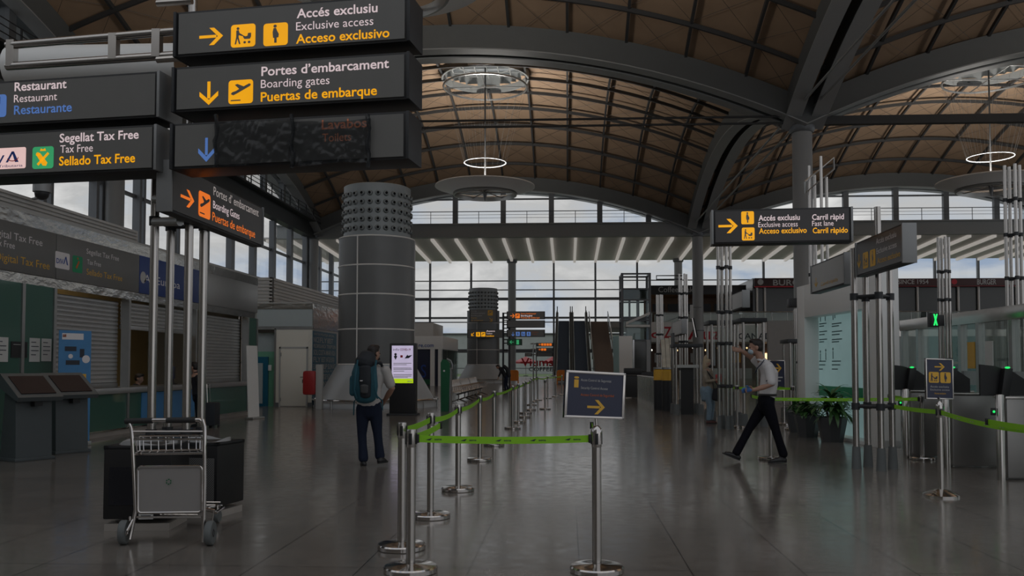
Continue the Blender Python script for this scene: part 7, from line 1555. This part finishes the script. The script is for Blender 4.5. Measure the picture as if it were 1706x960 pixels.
# ---------------- clerk behind the counter
Xc = XS-1.05; r_ = ray(232, 630); Yc_ = Xc/r_.x*r_.y; P = lambda x, y, d=0.0: W(x, y, Yc_+d); t_ = thing('person', 'dark-haired clerk seated behind the open tax desk counter', 'person', (Xc, Yc_, 0)); fc = Vector((1, .1, -.2)); hc = P(232, 631)
mb = MB(); head(mb, hc, fc, 1, (0, 0, 1), hc+Vector((-.03, 0, -.18))); c0 = hc+Vector((-.06, 0, -.22)); loft(mb, [(c0+Vector((-.05, 0, -.5)), .16, .12), (c0+Vector((-.02, 0, -.2)), .17, .11), (c0, .17, .09)], (0, 1, 0))
for s_ in (-1, 1): q = c0+Vector((.3, .15*s_, -.22)); limb(mb, [c0+Vector((0, .19*s_, -.03)), c0+Vector((.05, .24*s_, -.26)), q], [.05, .042, .03]); hand(mb, q, (1, 0, 0), (0, 1, 0), .4)
fused(mb, 'body', 'skin', t_, .011, 2); mb = MB(); loft(mb, [(c0+Vector((-.05, 0, -.5)), .175, .135), (c0+Vector((-.02, 0, -.2)), .185, .125), (c0+Vector((0, 0, .02)), .17, .1)], (0, 1, 0))
for s_ in (-1, 1): limb(mb, [c0+Vector((0, .19*s_, -.03)), c0+Vector((.05, .24*s_, -.26)), c0+Vector((.2, .19*s_, -.24))], [.07, .06, .05])
fused(mb, 'jacket', 'dark_cloth', t_, .013, 2); hair_cap(hc, fc, 1.02, 'hair_dark', t_)
m = MB(); m.lathe([(.2, 0), (.2, .03), (.04, .05), (.04, .45), (.22, .47), (.22, .52)], (Xc-.12, Yc_, 0), 20); ch_ = m.build('office_stool', 'black'); tag(ch_, 'dark round stool under the seated clerk', 'stool')
# ---------------- officer behind the glass at right
Y = 16.2; P = lambda x, y, d=0.0: W(x, y, Y+d); t_ = thing('person', 'dark-clothed person with dark hair behind the glass partition at right', 'person', (P(1600, 600).x, Y, 0)); fc = Vector((.3, 1, 0)); hc = P(1600, 589); gx = P(1600, 600).x; sd = Vector((1, -.2, 0))
mb = MB(); head(mb, hc, fc, 1, (0, 0, 1), hc+Vector((0, 0, -.18))); c0 = Vector((gx, Y, hc.z-.22)); pz = .92
hL, kL, aL = Vector((gx-.09, Y, .88)), Vector((gx-.09, Y, .48)), Vector((gx-.1, Y, .09)); hR, kR, aR = Vector((gx+.09, Y, .88)), Vector((gx+.09, Y, .48)), Vector((gx+.1, Y+.06, .09))
loft(mb, [(Vector((gx, Y, .95)), .15, .1), (Vector((gx, Y, 1.2)), .15, .11), (c0, .17, .1)], sd)
for s_ in (-1, 1): q = Vector((gx+.2*s_, Y+.2, 1.0)); limb(mb, [c0+Vector((.19*s_, 0, -.02)), Vector((gx+.25*s_, Y, 1.2)), q], [.05, .042, .03]); hand(mb, q, (0, .8, -.4), (1, 0, 0), .5)
for h, k_, a in ((hL, kL, aL), (hR, kR, aR)): limb(mb, [h, k_, a], [.075, .05, .036])
fused(mb, 'body', 'skin', t_, .011, 2); mb = MB(); loft(mb, [(Vector((gx, Y, .92)), .175, .125), (Vector((gx, Y, 1.2)), .175, .13), (c0, .185, .12), (c0+Vector((0, 0, .05)), .09, .08)], sd)
for s_ in (-1, 1): limb(mb, [c0+Vector((.19*s_, 0, -.02)), Vector((gx+.25*s_, Y, 1.2)), Vector((gx+.21*s_, Y+.16, 1.04))], [.075, .06, .05])
fused(mb, 'dark_jacket', 'dark_cloth', t_, .014, 2); mb = MB(); legs(mb, hL, kL, aL, hR, kR, aR, sd, 1.04, Vector((gx, Y, 1.02)), .01); fused(mb, 'trousers', 'trousers', t_, .014, 2)
for a in (aL, aR): shoe(t_, a, (a.x, a.y-.07, 0), (a.x, a.y+.2, 0), 'shoe')
hair_cap(hc, fc, 1.0, 'hair_dark', t_)
